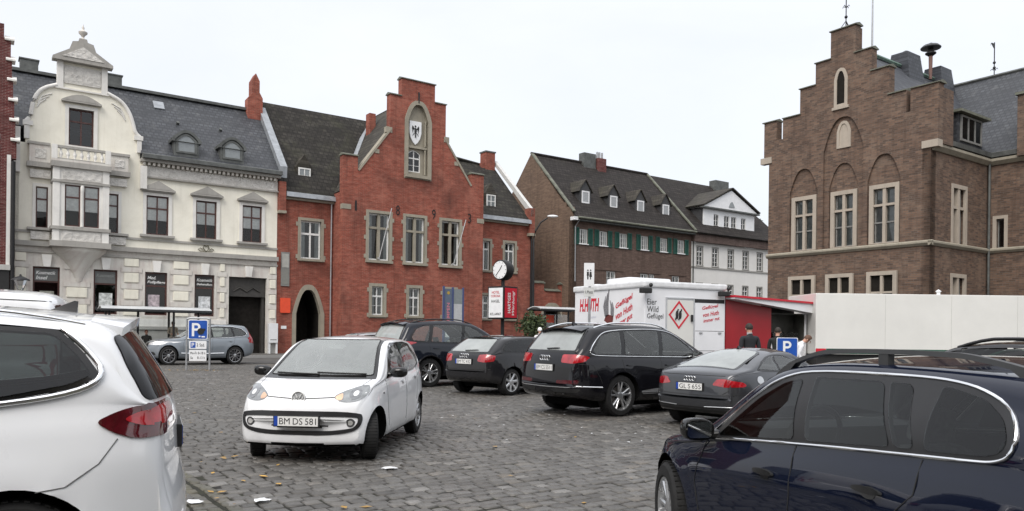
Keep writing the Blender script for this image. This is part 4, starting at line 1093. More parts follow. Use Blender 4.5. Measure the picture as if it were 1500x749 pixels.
# ---- the navy estate in the foreground, nose pointing away to the left
GO = dict(R=.318, wb=2.18, tw=.875, tyre=.21, bow_front=.24, bow_rear=.14, roofr=.10, crown=.04, flare=.014,
  side=[(0, .90), (.05, .95), (.13, .975), (.25, .985), (.4, .992), (.55, .998), (.68, 1.0), (.78, .998), (.86, .978), (.94, .966), (1., .945)],
  top=[(-.92, .62), (-.918, .78), (-.91, .96), (-.86, 1.07), (-.72, 1.23), (-.56, 1.35), (-.44, 1.39), (-.1, 1.412), (.4, 1.42), (.8, 1.41), (1.1, 1.37), (1.32, 1.285), (1.80, .965), (1.95, .92), (2.35, .85), (2.62, .75), (2.76, .62), (2.80, .48)],
  bottom=[(-.92, .58), (-.89, .38), (-.7, .29), (-.2, .22), (2.4, .19), (2.65, .23), (2.80, .45)],
  belt=[(-.95, 1.03), (-.4, 1.03), (0, 1.008), (.77, .945), (1.64, .862), (2.8, .70)],
  plan=[(-.90, .72), (-.82, .82), (-.55, .875), (0, .89), (1.3, .895), (2.1, .885), (2.4, .85), (2.65, .75), (2.80, .60)],
  roofw=[(-.95, .66), (-.4, .69), (.5, .70), (1.4, .69), (3.5, .66)])
c = Car('estate_car', 'dark navy estate car with black roof rails close to the camera on the right', GO, MATS['navy_paint'], G_PARK); go = c
DLO = [(1.66, .874), (1.655, .876), (1.24, 1.185), (1.05, 1.28), (.82, 1.325), (.2, 1.335), (-.06, 1.328), (-.24, 1.295), (-.36, 1.225), (-.405, 1.14), (-.39, 1.075), (-.33, 1.045), (-.25, 1.036), (-.02, 1.02), (.77, .96)]
c.both('window_surround', DLO, MATS['pillar_black'], eps=.003, smooth=2)
for pts in ([(1.53, .905), (1.21, 1.155), (1.04, 1.245), (.89, 1.285), (.82, .975)], [(.73, .98), (.79, 1.295), (.32, 1.302), (.17, 1.03)], [(.145, 1.032), (.285, 1.302), (.15, 1.302), (.04, 1.04)], [(-.01, 1.042), (-.005, 1.30), (-.06, 1.30), (-.22, 1.265), (-.33, 1.20), (-.37, 1.13), (-.355, 1.085), (-.30, 1.062)]):
    c.both('side_window', pts, MATS['estate_glass'], eps=.006, smooth=1)
for pl in 'LR': c.trim('window_trim', DLO, pl, MATS['chrome'], r=.0085, smooth=2, eps=.003)
S_ = []
for pl in 'LR': S_ += [([(.80, .945), (.79, .7), (.84, .32)], pl), ([(-.01, 1.005), (.0, .86), (.16, .70), (.33, .52)], pl), ([(1.66, .86), (1.74, .6), (1.68, .33)], pl), ([(1.74, .84), (2.05, .79), (2.2, .74)], pl)]
c.seams('panel_gaps', S_, MATS['matt_black'], r=.0035, eps=.001)
for hx, hz in ((1.0, .775), (.24, .83)): c.handle(hx, hz, 'L', MATS['gloss_black'], .17); c.handle(hx, hz, 'R', MATS['gloss_black'], .17)
c.mirror(1.56, .905, MATS['gloss_black'], 'L', .20, .135, .0); c.mirror(1.56, .905, MATS['gloss_black'], 'R', .20, .135, .0)
c.patch('windscreen', [(-.62, .96), (.62, .96), (.52, 1.31), (-.52, 1.31)], 'F', MATS['windscreen_glass'], smooth=1)
c.patch('rear_window', [(-.6, 1.08), (.6, 1.04), (.52, 1.34), (-.52, 1.34)], 'B', MATS['rear_glass'], smooth=1)
for sg in (1, -1):
    c.patch('tail_light', [(sg * y, z) for y, z in [(.46, .78), (.76, .77), (.78, .94), (.5, .93)]], 'B', MATS['red_lens'], smooth=1)
    c.patch('headlight', [(sg * y, z) for y, z in [(.42, .68), (.70, .66), (.76, .76), (.66, .80), (.44, .74)]], 'F', MATS['clear_lens'], smooth=1)
for pl, sg in (('L', 1), ('R', -1)):
    pts = []; rr_ = []
    for i in range(29):
        t = i / 28; x = -.42 + 1.66 * t; y = interp(chaikin(GO['roofw'], 2), x) - .05
        p, nn = c.hit(x, sg * y, 'T'); hgt = .058 * min(1, (4.2 * min(t, 1 - t)) ** .7); pts.append(p + Vector((0, 0, hgt)))
    b = MB()
    for q in pts: pass
    vs_ = []; fs_ = []
    for i, q in enumerate(pts):
        e = min(i, len(pts) - 1 - i); tk = .010 + (.028 if e < 3 else 0.)
        for dy, dz in ((-.017, .012), (.017, .012), (.02, -tk), (-.02, -tk)): vs_.append((q.x, q.y + dy, q.z + dz))
    for i in range(len(pts) - 1):
        for k in range(4): fs_.append((i * 4 + k, i * 4 + (k + 1) % 4, i * 4 + 4 + (k + 1) % 4, i * 4 + 4 + k))
    b.add(vs_, fs_); m_ = len(pts) // 2
    q = pts[m_]; b.box(q.x - .03, q.x + .03, q.y - .018, q.y + .018, q.z - .07, q.z)
    b.build('roof_rail', MATS['rail_grey'], c.root, smooth=40)
c.wheels(5, 'double', rr=.66, steer=R(-14))
c.pose(2.4813, 3.3632, 106.)

# ---- the white people carrier at the left edge
ZA = dict(R=.34, wb=2.76, tw=.92, tyre=.225, light=True, bow_front=.3, bow_rear=.14, roofr=.12, crown=.045, flare=.016, arch=.055,
  side=[(0, .90), (.05, .945), (.13, .965), (.25, .975), (.4, .985), (.55, .995), (.66, 1.0), (.74, .993), (.84, .978), (.93, .966), (1., .94)],
  top=[(-.79, .46), (-.785, .58), (-.755, .72), (-.735, .82), (-.735, .95), (-.715, 1.10), (-.62, 1.28), (-.50, 1.47), (-.44, 1.535), (-.32, 1.58), (.3, 1.63), (1.0, 1.64), (1.5, 1.61), (1.9, 1.53), (2.8, 1.06), (2.95, 1.01), (3.3, .92), (3.55, .8), (3.7, .62), (3.72, .5)],
  bottom=[(-.79, .44), (-.765, .32), (-.5, .24), (0, .2), (3.2, .18), (3.55, .24), (3.72, .46)],
  belt=[(-.95, 1.10), (-.4, 1.12), (.5, 1.06), (1.5, 1.0), (2.6, .96), (3.6, .8)],
  plan=[(-.84, .78), (-.74, .83), (-.66, .87), (-.45, .925), (0, .945), (2.0, .95), (2.8, .94), (3.2, .90), (3.5, .78), (3.72, .6)],
  roofw=[(-.95, .66), (-.4, .70), (.5, .745), (1.8, .74), (3.7, .66)])
c = Car('people_carrier', 'white people carrier seen from its rear corner, close to the camera on the left', ZA, MATS['pearl_white_paint'], G_PARK); za = c
QW = [(1.2, 1.07), (1.2, 1.515), (.2, 1.51), (-.17, 1.49), (-.28, 1.38), (-.36, 1.265), (-.25, 1.205), (.05, 1.15), (.6, 1.10)]
c.both('window_surround', [(2.45, 1.02), (1.9, 1.36), (1.6, 1.49)] + QW[1:], MATS['gloss_black'], eps=.004, smooth=1)
c.both('side_window', [(.40, 1.14), (.40, 1.495), (.2, 1.49), (-.15, 1.47), (-.25, 1.37), (-.325, 1.27), (-.23, 1.225), (.05, 1.172)], MATS['dark_glass'], eps=.008, smooth=1)
c.both('side_window', [(1.3, 1.08), (1.3, 1.495), (.48, 1.495), (.48, 1.135)], MATS['dark_glass'], eps=.008, smooth=1)
c.both('side_window', [(2.25, 1.05), (1.86, 1.36), (1.6, 1.46), (1.4, 1.48), (1.4, 1.07)], MATS['dark_glass'], eps=.008, smooth=1)
for pl in 'LR':
    b = MB(); pts = c.line(chaikin([(2.4, 1.0), (1.2, 1.055), (.6, 1.09), (.05, 1.135), (-.26, 1.185), (-.385, 1.26), (-.30, 1.39), (-.17, 1.505)], 2), pl, .006)
    b.tube(pts, [.016] * (len(pts) - 6) + [.016, .015, .014, .012, .009, .006], 8); b.build('window_trim', MATS['chrome'], c.root, smooth=60)
for sg in (1, -1):
    P = [(63.3, 1.04), (57.5, 1.088), (51, 1.118), (30, 1.12), (29, .985), (44, .955), (54, .95), (59, .985)]
    T_ = c.patch('tail_light', [(sg * a / 60, z) for a, z in P], 'C', MATS['dark_red_lens'], eps=.010, smooth=1)
    P = [(57, 1.045), (52, 1.085), (46, 1.103), (32, 1.106), (32, 1.035), (43, 1.01), (52, 1.01)]
    c.patch('lamp', [(sg * a / 60, z) for a, z in P], 'C', MATS['red_lens'], eps=.014, smooth=1, parent=T_)
P = [(50.5, 1.135), (53, 1.30), (54, 1.455), (38, 1.475), (0, 1.48)]
c.patch('rear_window', [(a / 60, z) for a, z in P] + [(-a / 60, z) for a, z in P[:-1][::-1]] + [(0, 1.13)], 'C', MATS['tail_glass'], eps=.008, smooth=1, grid=.05)
c.spoiler(-.52, -.30, .60, MATS['pearl_white_paint'], drop=.02, t=.05)
c.plate('BM RT 284', 'B', 0, .88)
S_ = []
for pl in 'LR': S_ += [([(-.44, .955), (-.36, .84), (-.22, .74), (-.10, .725)], pl), ([(.44, 1.1), (.46, .9), (.36, .7)], pl), ([(1.35, 1.05), (1.36, .4)], pl), ([(-.22, 1.56), (-.32, 1.60)], pl)]
c.seams('panel_gaps', S_, MATS['seam_grey'], r=.003)
c.antenna(-.12, MATS['gloss_black'])
c.rails(-.28, 1.5, MATS['chrome'], h=.03, r=.011, inset=.02)
c.patch('windscreen', [(-.68, 1.08), (.68, 1.08), (.58, 1.56), (-.58, 1.56)], 'F', MATS['windscreen_glass'], smooth=1)
c.wheels(5, 'double', rr=.66)
c.pose(-2.711, 4.404, 205.)

# ---- the blue-grey car passing on the road
VO = dict(R=.37, wb=2.865, tw=.935, tyre=.235, bow_front=.25, bow_rear=.14, roofr=.11, crown=.04, flare=.02, arch=.045,
  top=[(-.97, .70), (-.966, .85), (-.94, 1.02), (-.86, 1.18), (-.66, 1.46), (-.56, 1.585), (-.45, 1.62), (.2, 1.655), (.8, 1.66), (1.2, 1.64), (1.6, 1.54), (2.35, 1.13), (2.5, 1.09), (3.2, 1.02), (3.6, .93), (3.72, .78), (3.74, .6)],
  bottom=[(-.97, .66), (-.93, .44), (-.7, .34), (-.3, .28), (3.3, .25), (3.6, .32), (3.74, .56)],
  belt=[(-1., 1.06), (-.4, 1.09), (.5, 1.05), (1.5, 1.01), (2.4, .98), (3.7, .86)],
  plan=[(-.95, .72), (-.86, .85), (-.6, .925), (0, .945), (2.8, .945), (3.3, .90), (3.6, .78), (3.74, .58)],
  roofw=[(-1., .64), (0, .70), (1.6, .71), (3.8, .66)])
c = Car('sport_utility_car', 'blue-grey sport utility car on the road below the white house, behind the parking sign', VO, MATS['steel_blue_paint'], None); vo = c
VD = [(2.10, 1.03), (1.6, 1.38), (1.3, 1.51), (.8, 1.56), (.1, 1.54), (-.3, 1.47), (-.55, 1.27), (-.45, 1.17), (.2, 1.10)]
c.both('window_surround', VD, MATS['gloss_black'], eps=.003, smooth=1)
for pts in ([(1.95, 1.06), (1.56, 1.35), (1.3, 1.465), (1.12, 1.50), (1.04, 1.10)], [(.95, 1.10), (1.04, 1.505), (.2, 1.50), (.08, 1.13)], [(0., 1.14), (.1, 1.495), (-.27, 1.43), (-.48, 1.27), (-.4, 1.2)]):
    c.both('side_window', pts, MATS['side_glass'], eps=.006, smooth=1)
for pl in 'LR': c.trim('window_trim', VD, pl, MATS['chrome'], r=.012, smooth=1)
c.patch('windscreen', [(-.68, 1.11), (.68, 1.11), (.56, 1.54), (-.56, 1.54)], 'F', MATS['windscreen_glass'], smooth=1)
c.patch('rear_window', [(-.6, 1.22), (.6, 1.22), (.52, 1.54), (-.52, 1.54)], 'B', MATS['rear_glass'], smooth=1)
for sg, pl in ((1, 'L'), (-1, 'R')):
    c.patch('headlight', [(sg * y, z) for y, z in [(.45, .80), (.88, .80), (.92, .92), (.70, .93), (.45, .88)]], 'F', MATS['lamp_bulb'], smooth=1)
    c.patch('headlight_side', [(3.48, .82), (3.1, .90), (3.12, .93), (3.5, .90)], pl, MATS['lamp_bulb'], smooth=1)
    c.patch('tail_light', [(-.86, .92), (-.62, .93), (-.66, 1.06), (-.82, 1.12)], pl, MATS['red_lens'], smooth=1)
    c.patch('tail_light', [(sg * y, z) for y, z in [(.70, .86), (.88, .9), (.84, 1.1), (.66, 1.5), (.6, 1.5), (.74, 1.1)]], 'B', MATS['red_lens'], smooth=1)
c.patch('grille', [(-.42, .58), (.42, .58), (.44, .88), (-.44, .88)], 'F', MATS['gloss_black'], smooth=1)
c.patch('bumper_intake', [(-.8, .40), (.8, .40), (.76, .52), (-.76, .52)], 'F', MATS['matt_black'], smooth=1)
S_ = []
for pl in 'LR': S_ += [([(1.0, 1.08), (1.0, .7), (1.06, .42)], pl), ([(0., 1.1), (.06, .85), (.35, .7)], pl), ([(2.2, 1.02), (2.28, .7), (2.2, .42)], pl)]
c.seams('panel_gaps', S_, MATS['matt_black'], r=.004)
c.seams('door_sill_strip', [([(2.35, .47), (1.4, .45), (.5, .47)], p) for p in 'LR'], MATS['chrome'], r=.02, eps=.006)
for hx in (1.2, .2): c.handle(hx, .95, 'L', MATS['steel_blue_paint']); c.handle(hx, .95, 'R', MATS['steel_blue_paint'])
c.mirror(1.9, 1.06, MATS['steel_blue_paint'], 'L'); c.mirror(1.9, 1.06, MATS['steel_blue_paint'], 'R')
c.wheels(10, 'single', dark=True, rr=.72)
pq = at(238.5, 526, 31.4); c.place('FL', (pq.x, pq.y), (-.84, -.54)); c.root.scale = (.92, .96, 1.05)

# ---- white van behind the people carrier
VAN = dict(R=.33, wb=3.0, tw=.92, tyre=.215, light=True, bow_front=.2, bow_rear=.08, roofr=.14, crown=.05,
  top=[(-.97, .6), (-.968, .9), (-.96, 1.3), (-.90, 1.75), (-.82, 1.88), (-.6, 1.95), (.5, 1.97), (2.3, 1.95), (2.7, 1.84), (3.4, 1.25), (3.55, 1.18), (3.85, 1.0), (3.95, .7), (3.95, .5)],
  bottom=[(-.97, .55), (-.93, .36), (-.6, .28), (3.4, .24), (3.8, .28), (3.95, .48)],
  belt=[(-1., 1.10), (3.0, 1.08), (4., .95)], plan=[(-.95, .86), (-.85, .93), (0, .95), (3.0, .95), (3.6, .9), (3.95, .7)], roofw=[(-1., .76), (2.5, .76), (4., .7)])
c = Car('van', 'white van whose roof shows behind the white people carrier', VAN, MATS['white_paint'], G_PARK, 'van'); van = c
c.both('side_window', [(1.2, 1.16), (1.2, 1.66), (.1, 1.66), (.1, 1.16)], MATS['dark_glass'], smooth=1); c.both('side_window', [(3.0, 1.14), (2.4, 1.66), (1.6, 1.66), (1.6, 1.14)], MATS['dark_glass'], smooth=1)
c.patch('rear_window', [(-.66, 1.15), (.66, 1.15), (.6, 1.72), (-.6, 1.72)], 'B', MATS['rear_glass'], smooth=1); c.patch('windscreen', [(-.74, 1.28), (.74, 1.28), (.64, 1.78), (-.64, 1.78)], 'F', MATS['windscreen_glass'], smooth=1)
for sg in (1, -1): c.patch('tail_light', [(sg * y, z) for y, z in [(.80, .9), (.9, .9), (.88, 1.3), (.79, 1.3)]], 'B', MATS['red_lens'], smooth=1)
c.seams('roof_gutter', [([(-.8, 1.80), (.5, 1.84), (2.4, 1.82)], p) for p in 'LR'], MATS['seam_grey'], r=.008)
c.seams('panel_gaps', [([(1.4, 1.8), (1.4, .5)], p) for p in 'LR'], MATS['seam_grey'], r=.005)
c.wheels(6, 'single', rr=.64)
pv = at(52, 500, 9.4); c.place('RL', (pv.x - .25, pv.y - .9), (-.93, -.36))

# ---- parts of cars seen over and between the others
SED = dict(R=.31, wb=2.6, tw=.86, tyre=.205, bow_front=.25, bow_rear=.14, roofr=.1, crown=.04,
  top=[(-.92, .6), (-.917, .8), (-.9, .98), (-.8, 1.05), (-.62, 1.25), (-.45, 1.40), (-.2, 1.45), (.6, 1.48), (1.2, 1.45), (1.5, 1.36), (2.2, 1.0), (2.4, .95), (3.0, .86), (3.3, .72), (3.4, .5)],
  bottom=[(-.92, .56), (-.87, .32), (-.5, .24), (3.0, .2), (3.3, .24), (3.4, .46)], belt=[(-1., .96), (.5, .96), (2.2, .92), (3.4, .76)],
  plan=[(-.9, .7), (-.8, .82), (-.4, .87), (2.4, .87), (3., .83), (3.4, .58)], roofw=[(-1., .56), (1., .6), (3.5, .6)])
def plain_car(name, label, pm, wheel, pt, head, rails=None, group=G_PARK):
    c = Car(name, label, SED, MATS[pm], group)
    c.both('side_window', [(1.9, .98), (1.5, 1.24), (1.2, 1.36), (.5, 1.38), (.5, 1.0)], MATS['dark_glass'], smooth=1); c.both('side_window', [(.42, 1.0), (.42, 1.38), (-.1, 1.36), (-.4, 1.25), (-.5, 1.06)], MATS['dark_glass'], smooth=1)
    c.patch('rear_window', [(-.58, 1.08), (.58, 1.08), (.5, 1.37), (-.5, 1.37)], 'B', MATS['rear_glass'], smooth=1); c.patch('windscreen', [(-.62, 1.0), (.62, 1.0), (.5, 1.38), (-.5, 1.38)], 'F', MATS['windscreen_glass'], smooth=1)
    for sg in (1, -1): c.patch('tail_light', [(sg * y, z) for y, z in [(.52, .8), (.78, .8), (.74, 1.1), (.56, 1.1)]], 'B', MATS['red_lens'], smooth=1)
    c.seams('panel_gaps', [([(.46, .98), (.46, .35)], p) for p in 'LR'], MATS['seam_grey'], r=.004)
    if rails: c.rails(-.4, 1.3, MATS[rails], h=.07, r=.022, inset=.05)
    c.wheels(7, 'single', rr=.66); c.place(wheel, pt, head); return c

ps = at(545, 500, 27.5); plain_car('saloon_car', 'silver car showing only its roof and red tail light behind the white hatchback', 'silver_paint', 'RR', (ps.x, ps.y), U)
pd = at(1560, 600, 9.6); plain_car('saloon_car', 'dark car whose black roof rail shows beyond the navy estate at the right edge', 'anthracite_paint', 'FL', (pd.x - 2.1, pd.y + 1.3), V * .99 + U * .02, 'gloss_black')
# ------------------------------------------------------------------ the houses. Each stands in its own frame: x along its front, y into the house, z up
BZ = Vector((0, 0, -.1))
def house(name, label, loc, rz, cat='house'): return tag(empty(name, loc, rz), label, cat)
def one(name, m, parent, *boxes, smooth=None, bev=0.):
    """each box an object of its own"""
    for bx in boxes:
        b = MB(); (b.bbox(*bx, b=bev) if bev else b.box(*bx)); o = b.build(name, m, parent, smooth=smooth)
    return o
def gutter(parent, s0, s1, y, z, m=LEADD, r=.09):
    b = MB(); b.tube([(s0, y, z), (s1, y, z)], r, 8); return b.build('gutter', m, parent, smooth=60)
def downpipe(parent, pts, m=GALV, r=.05):
    b = MB(); b.tube(pts, r, 8); return b.build('downpipe', m, parent, smooth=60)
def roof_slab(name, m, parent, q, t=.15): b = MB(); b.slab(q, t); return b.build(name, m, parent)

# ============ the white stucco house with the curved gable
wh = house('town_house', 'cream and grey stucco house with a curved gable, bay window and slate roof', W0 + BZ, ANG)
WM = [CREAM, WHITESTUCCO, ROOM]
UPW = [-6.47, -3.965, -1.45]; UW = .55
GWIN = [(-12.13, -10.97), (-9.47, -8.37), (-7.05, -5.95), (-4.55, -3.5)]
gab = [(-12.98, 5.72), (0, 5.72), (0, 10.6), (-7.36, 10.6), (-7.36, 11.72), (-7.62, 11.95), (-7.72, 12.4), (-7.84, 12.8), (-8.05, 13.2), (-8.35, 13.52), (-8.95, 13.78),
       (-8.95, 15.05), (-11.19, 15.05), (-11.19, 13.78), (-11.75, 13.52), (-12.02, 13.2), (-12.18, 12.8), (-12.25, 12.4), (-12.3, 12.0), (-12.5, 11.72), (-12.5, 10.7), (-12.98, 10.7)]
uph = [rect(c - UW, c + UW, 6.62, 8.72) for c in UPW] + [rect(-12.04, -11.52, 6.52, 8.58), rect(-8.86, -8.36, 6.55, 8.62), rect(-10.66, -9.54, 10.85, 12.73)]
wall('upper_wall', wh, gab, uph, WM)
wall('ground_floor_wall', wh, rect(-12.98, 0, -.3, 5.72), [rect(a, b_, 2.32, 4.62) for a, b_ in GWIN] + [rect(-2.71, -.58, -.25, 4.6)], [GREYSTUCCO, GREYSTUCCO, ROOM], y0=-.05)
for k, c in enumerate(UPW):
    w = window(wh, c - UW, c + UW, 6.62, 8.72, BFRAME, PANE, y=.07, nx=2, rows=(.68,), surround=(.17, WHITESTUCCO, .06), sill=(.22, .12, .3, WEATHER), blind=(.62, CURTAIN, 0))
    b = MB(); b.prism([(c - .86, 8.96), (c + .86, 8.96), (c + .86, 9.04), (c, 9.50), (c - .86, 9.04)], -.26, .02); b.prism([(c - .6, 9.06), (c + .6, 9.06), (c, 9.38)], -.27, -.255); b.box(c - .78, c + .78, -.18, .02, 8.90, 8.958)
    b.build('pediment', WEATHER, w)
for a, b_ in ((-12.04, -11.52), (-8.86, -8.36)):
    window(wh, a, b_, 6.55, 8.6, BFRAME, PANE, y=.07, nx=1, rows=(.7,), fw=.06, surround=(.14, WHITESTUCCO, .05), sill=(.2, .12, .22, WEATHER), blind=(.6, CURTAIN, 0))
w = window(wh, -10.66, -9.54, 10.85, 12.73, BFRAME, PANE_D, nx=2, rows=(.66,), surround=(.17, WHITESTUCCO, .06))
b = MB(); b.prism(segmental(-11.0, -9.2, 13.0, 13.07, 13.42), -.24, .02); b.prism(segmental(-10.8, -9.4, 13.08, 13.08, 13.30), -.25, -.235); b.build('pediment', WEATHER, w)
SHOP = [('Kosmetik', 'Insel'), ('Kosmetik', ''), ('Med.', 'Fußpflege'), ('Kosmetik', 'Behandlung')]
ITAL = mat('lettering_white', (.78, .78, .76), .5, var=.04); FADED = mat('lettering_faded', (.25, .26, .25), .5)
for k, (a, b_) in enumerate(GWIN):
    w = window(wh, a, b_, 2.32, 4.62, BFRAME, PANE_D, nx=1, rows=(.68,), y=.12, fw=.08, surround=(.12, GREYSTUCCO, .02), y0=-.05)
    c = (a + b_) / 2; t1, t2 = SHOP[k]; lm = ITAL if k != 1 else FADED
    b = MB(); b.box(a + .08, b_ - .08, .085, .095, 3.93, 4.53); sb = b.build('sign_band', mat('shop_dark', (.035, .032, .030), .5) if k > 1 else mat('shop_grey', (.13, .135, .13), .5), w)
    Mx = Matrix.Translation((a + .14, .083, 4.33))
    text_obj('lettering', t1, lm, sb, Mx, width=(.85 if len(t1) > 5 else .42), height=.17, shear=.25, bold=.02, align='LEFT')
    if t2: text_obj('lettering', t2, lm, sb, Matrix.Translation((a + .14, .083, 4.08)), width=(.9 if len(t2) > 6 else .5), height=.18 if k < 3 else .15, shear=.25, bold=.02, align='LEFT')
    pm = mat('poster_%s' % 'abcd'[k], [(.3, .3, .25), (.55, .57, .55), (.42, .36, .38), (.60, .62, .63)][k], .6, var=.55, scale=7)
    b = MB(); b.box(c - .28 if k != 2 else a + .18, c + .34 if k != 2 else b_ - .35, .10, .11, 2.62, 3.42); b.build('poster', pm, w)
# rusticated piers
for a, b_ in ((-12.88, -12.42), (-10.68, -9.76), (-8.06, -7.36), (-5.64, -4.86), (-3.2, -2.95), (-.40, -.06)):
    for z in (2.28, 3.14, 4.02, 4.86):
        h = .50 if z < 4.8 else .42
        if a == -10.68 and z > 3.9: continue
        one('rustic_block', CREAM2, wh, (a, b_, -.12, -.04, z, z + h), bev=.03)
for z in (2.90, 3.78, 4.66):
    for a, b_ in ((-12.96, -12.3), (-10.8, -9.63), (-8.2, -7.2), (-5.8, -4.7), (-3.35, -2.84), (-.48, -.02)):
        one('rustic_band', GREYSTUCCO, wh, (a, b_, -.10, -.045, z - .10, z + .16))
for a, b_ in GWIN + [(-2.71, -.58)]:
    c = (a + b_) / 2; b = MB(); b.prism([(c - .15, 4.62), (c + .15, 4.62), (c + .22, 5.22), (c - .22, 5.22)], -.24, -.04); b.build('keystone', WHITESTUCCO, wh)
one('plinth', PLINTH, wh, (-13.0, -2.86, -.2, -.045, -.3, 1.55), (-13.02, -2.86, -.26, -.045, 1.55, 1.72), (-.46, .02, -.2, -.045, -.3, 1.72))
one('plinth', WHITESTUCCO, wh, (-12.98, -2.86, -.14, -.045, 1.72, 2.12))
one('string_course', WEATHER, wh, (-13.0, .04, -.24, .02, 5.62, 5.86), (-13.0, .02, -.14, .02, 5.30, 5.42), (-13.0, .02, -.07, .02, 6.28, 6.40))
# gateway
tr = wall('gate_transom', wh, rect(-2.71, -.58, 3.5, 4.6), [], [mat('gate_wood', (.045, .042, .038), .6, var=.3)] * 3, y0=.2, thick=.1)
b = MB(); b.tube([(-2.4, .19, 3.78), (-2.05, .17, 4.0), (-1.65, .17, 3.78), (-1.3, .17, 4.02), (-.9, .19, 3.78)], .045, 6); b.build('carving', MATS['gate_wood'], tr, smooth=60)
one('gate_leaf', MATS['gate_wood'], wh, (-2.69, -2.0, .9, .98, -.2, 3.5), (-.75, -.6, .3, 1.3, -.2, 3.5))
# bay window
def bay(a, b_, y):
    wall('bay_front', wh, rect(a, b_, 5.72, 9.76), [rect(-10.86, -10.18, 6.65, 8.72), rect(-10.02, -9.34, 6.65, 8.72)], [WHITESTUCCO, WHITESTUCCO, ROOM], y0=y, thick=-y + .05, room=.5)
    for s0, s1 in ((-10.86, -10.18), (-10.02, -9.34)): window(wh, s0, s1, 6.65, 8.72, BFRAME, PANE, y=.07, nx=1, rows=(.7,), fw=.06, y0=y, blind=(.62, CURTAIN, 0))
    b = MB(); b.lathe([(.07, 6.65), (.055, 6.75), (.05, 8.3), (.085, 8.42), (.09, 8.6), (.06, 8.72)], 10, (-10.10, y - .03, 0)); b.build('mullion_column', WHITESTUCCO, wh, smooth=40)
    one('bay_relief', RELIEF, wh, (-10.95, -9.26, y - .05, y + .02, 8.95, 9.42), (-10.95, -9.26, y - .05, y + .02, 5.92, 6.38))
    one('bay_moulding', WEATHER, wh, (a - .1, b_ + .1, y - .12, .02, 6.46, 6.62), (a - .12, b_ + .12, y - .18, .02, 5.62, 5.9), (a - .1, b_ + .1, y - .16, .02, 9.55, 9.82), (a - .06, b_ + .06, y - .1, .02, 8.80, 8.92))
    one('bay_pilaster', WHITESTUCCO, wh, (a - .02, a + .28, y - .05, y + .02, 5.9, 9.55), (b_ - .28, b_ + .02, y - .05, y + .02, 5.9, 9.55))
    b = MB(Matrix.Translation((-10.13, -.02, 0)) @ Matrix.Diagonal((1.02, .72, 1, 1)))
    b.lathe([(1.22, 5.62), (1.20, 5.5), (1.08, 5.38), (1.0, 5.3), (.72, 5.05), (.48, 4.7), (.32, 4.4), (.24, 4.25), (.22, 4.18), (.16, 4.1), (.17, 4.0), (.1, 3.86), (.02, 3.82)], 32); b.build('corbel', GREYSTUCCO, wh, smooth=40)
bay(-11.36, -8.92, -.8)
one('side_relief', RELIEF, wh, (-12.25, -11.45, -.16, .02, 5.95, 6.35), (-8.86, -8.0, -.16, .02, 5.95, 6.35), (-12.3, -11.42, -.2, .02, 9.0, 9.4), (-8.85, -7.98, -.2, .02, 9.0, 9.4))
one('side_moulding', WEATHER, wh, (-12.4, -11.40, -.26, .02, 6.42, 6.54), (-8.88, -7.9, -.26, .02, 6.42, 6.54), (-12.45, -11.38, -.34, .02, 9.52, 9.76), (-8.88, -7.85, -.34, .02, 9.52, 9.76))
# balcony over the bay
bal = MB(); bal.box(-11.45, -8.84, -.95, .02, 9.80, 9.92); bal = bal.build('balcony', GREYSTUCCO, wh)
for a, b_, y0, y1 in ((-11.45, -11.2, -.95, -.7), (-9.1, -8.85, -.95, -.7)):
    b = MB(); b.bbox(a, b_, y0, y1, 9.921, 10.62, .015); b.build('balcony_post', WHITESTUCCO, bal)
for z, t in ((9.921, .06), (10.48, .12)):
    b = MB(); b.box(-11.199, -9.101, -.93, -.73, z, z + t); b.build('balcony_rail', WEATHER, bal)
for i in range(7):
    b = MB(); b.lathe([(.05, 9.982), (.06, 10.0), (.04, 10.04), (.085, 10.15), (.09, 10.21), (.045, 10.34), (.04, 10.4), (.065, 10.44), (.06, 10.479)], 10, (-11.05 + i * .30, -.83, 0)); b.build('baluster', WHITESTUCCO, bal, smooth=50)
one('parapet_block', GREYSTUCCO, wh, (-12.35, -11.46, -.3, .02, 9.77, 10.62), (-8.83, -7.95, -.3, .02, 9.77, 10.55))
one('parapet_relief', RELIEF, wh, (-12.1, -11.65, -.33, -.29, 9.95, 10.42), (-8.6, -8.15, -.33, -.29, 9.95, 10.35))
one('parapet_cap', WEATHER, wh, (-12.42, -11.46, -.36, .02, 10.62, 10.74), (-8.83, -7.88, -.36, .02, 10.55, 10.68))
# gable dressings
for side in (gab[4:11], gab[13:20]):
    b = MB(); pts = chaikin([(x, -.04, z) for x, z in side], 1); b.tube(pts, .10, 8); b.build('gable_scroll', WHITESTUCCO, wh, smooth=60)
    for k in (1, 2, 3):
        q = [(x + (.09 * k if x < -10 else -.09 * k), -.01, z - .10 * k) for x, z in (side[4:] if x_ else side[:4])] if False else None
for sx in (1, -1):
    for k in range(3):
        cx = -10.07 + sx * 1.2; b = MB(); b.tube([(cx + sx * (.14 + .13 * k), -.02, 13.30 - .16 * k), (cx + sx * (.55 + .05 * k), -.02, 13.1 - .18 * k), (cx + sx * (.72 + .03 * k), -.02, 12.75 - .12 * k)], .035, 6); b.build('scroll_flute', WHITESTUCCO, wh, smooth=60)
one('gable_capital', WHITESTUCCO, wh, (-12.62, -12.2, -.16, .1, 11.55, 11.78), (-7.66, -7.24, -.16, .1, 11.55, 11.78), (-12.56, -12.34, -.12, .1, 10.9, 11.54), (-7.52, -7.3, -.12, .1, 10.9, 11.54))
one('gable_pilaster', WHITESTUCCO, wh, (-11.2, -10.92, -.1, .1, 13.7, 15.0), (-9.22, -8.94, -.1, .1, 13.7, 15.0))
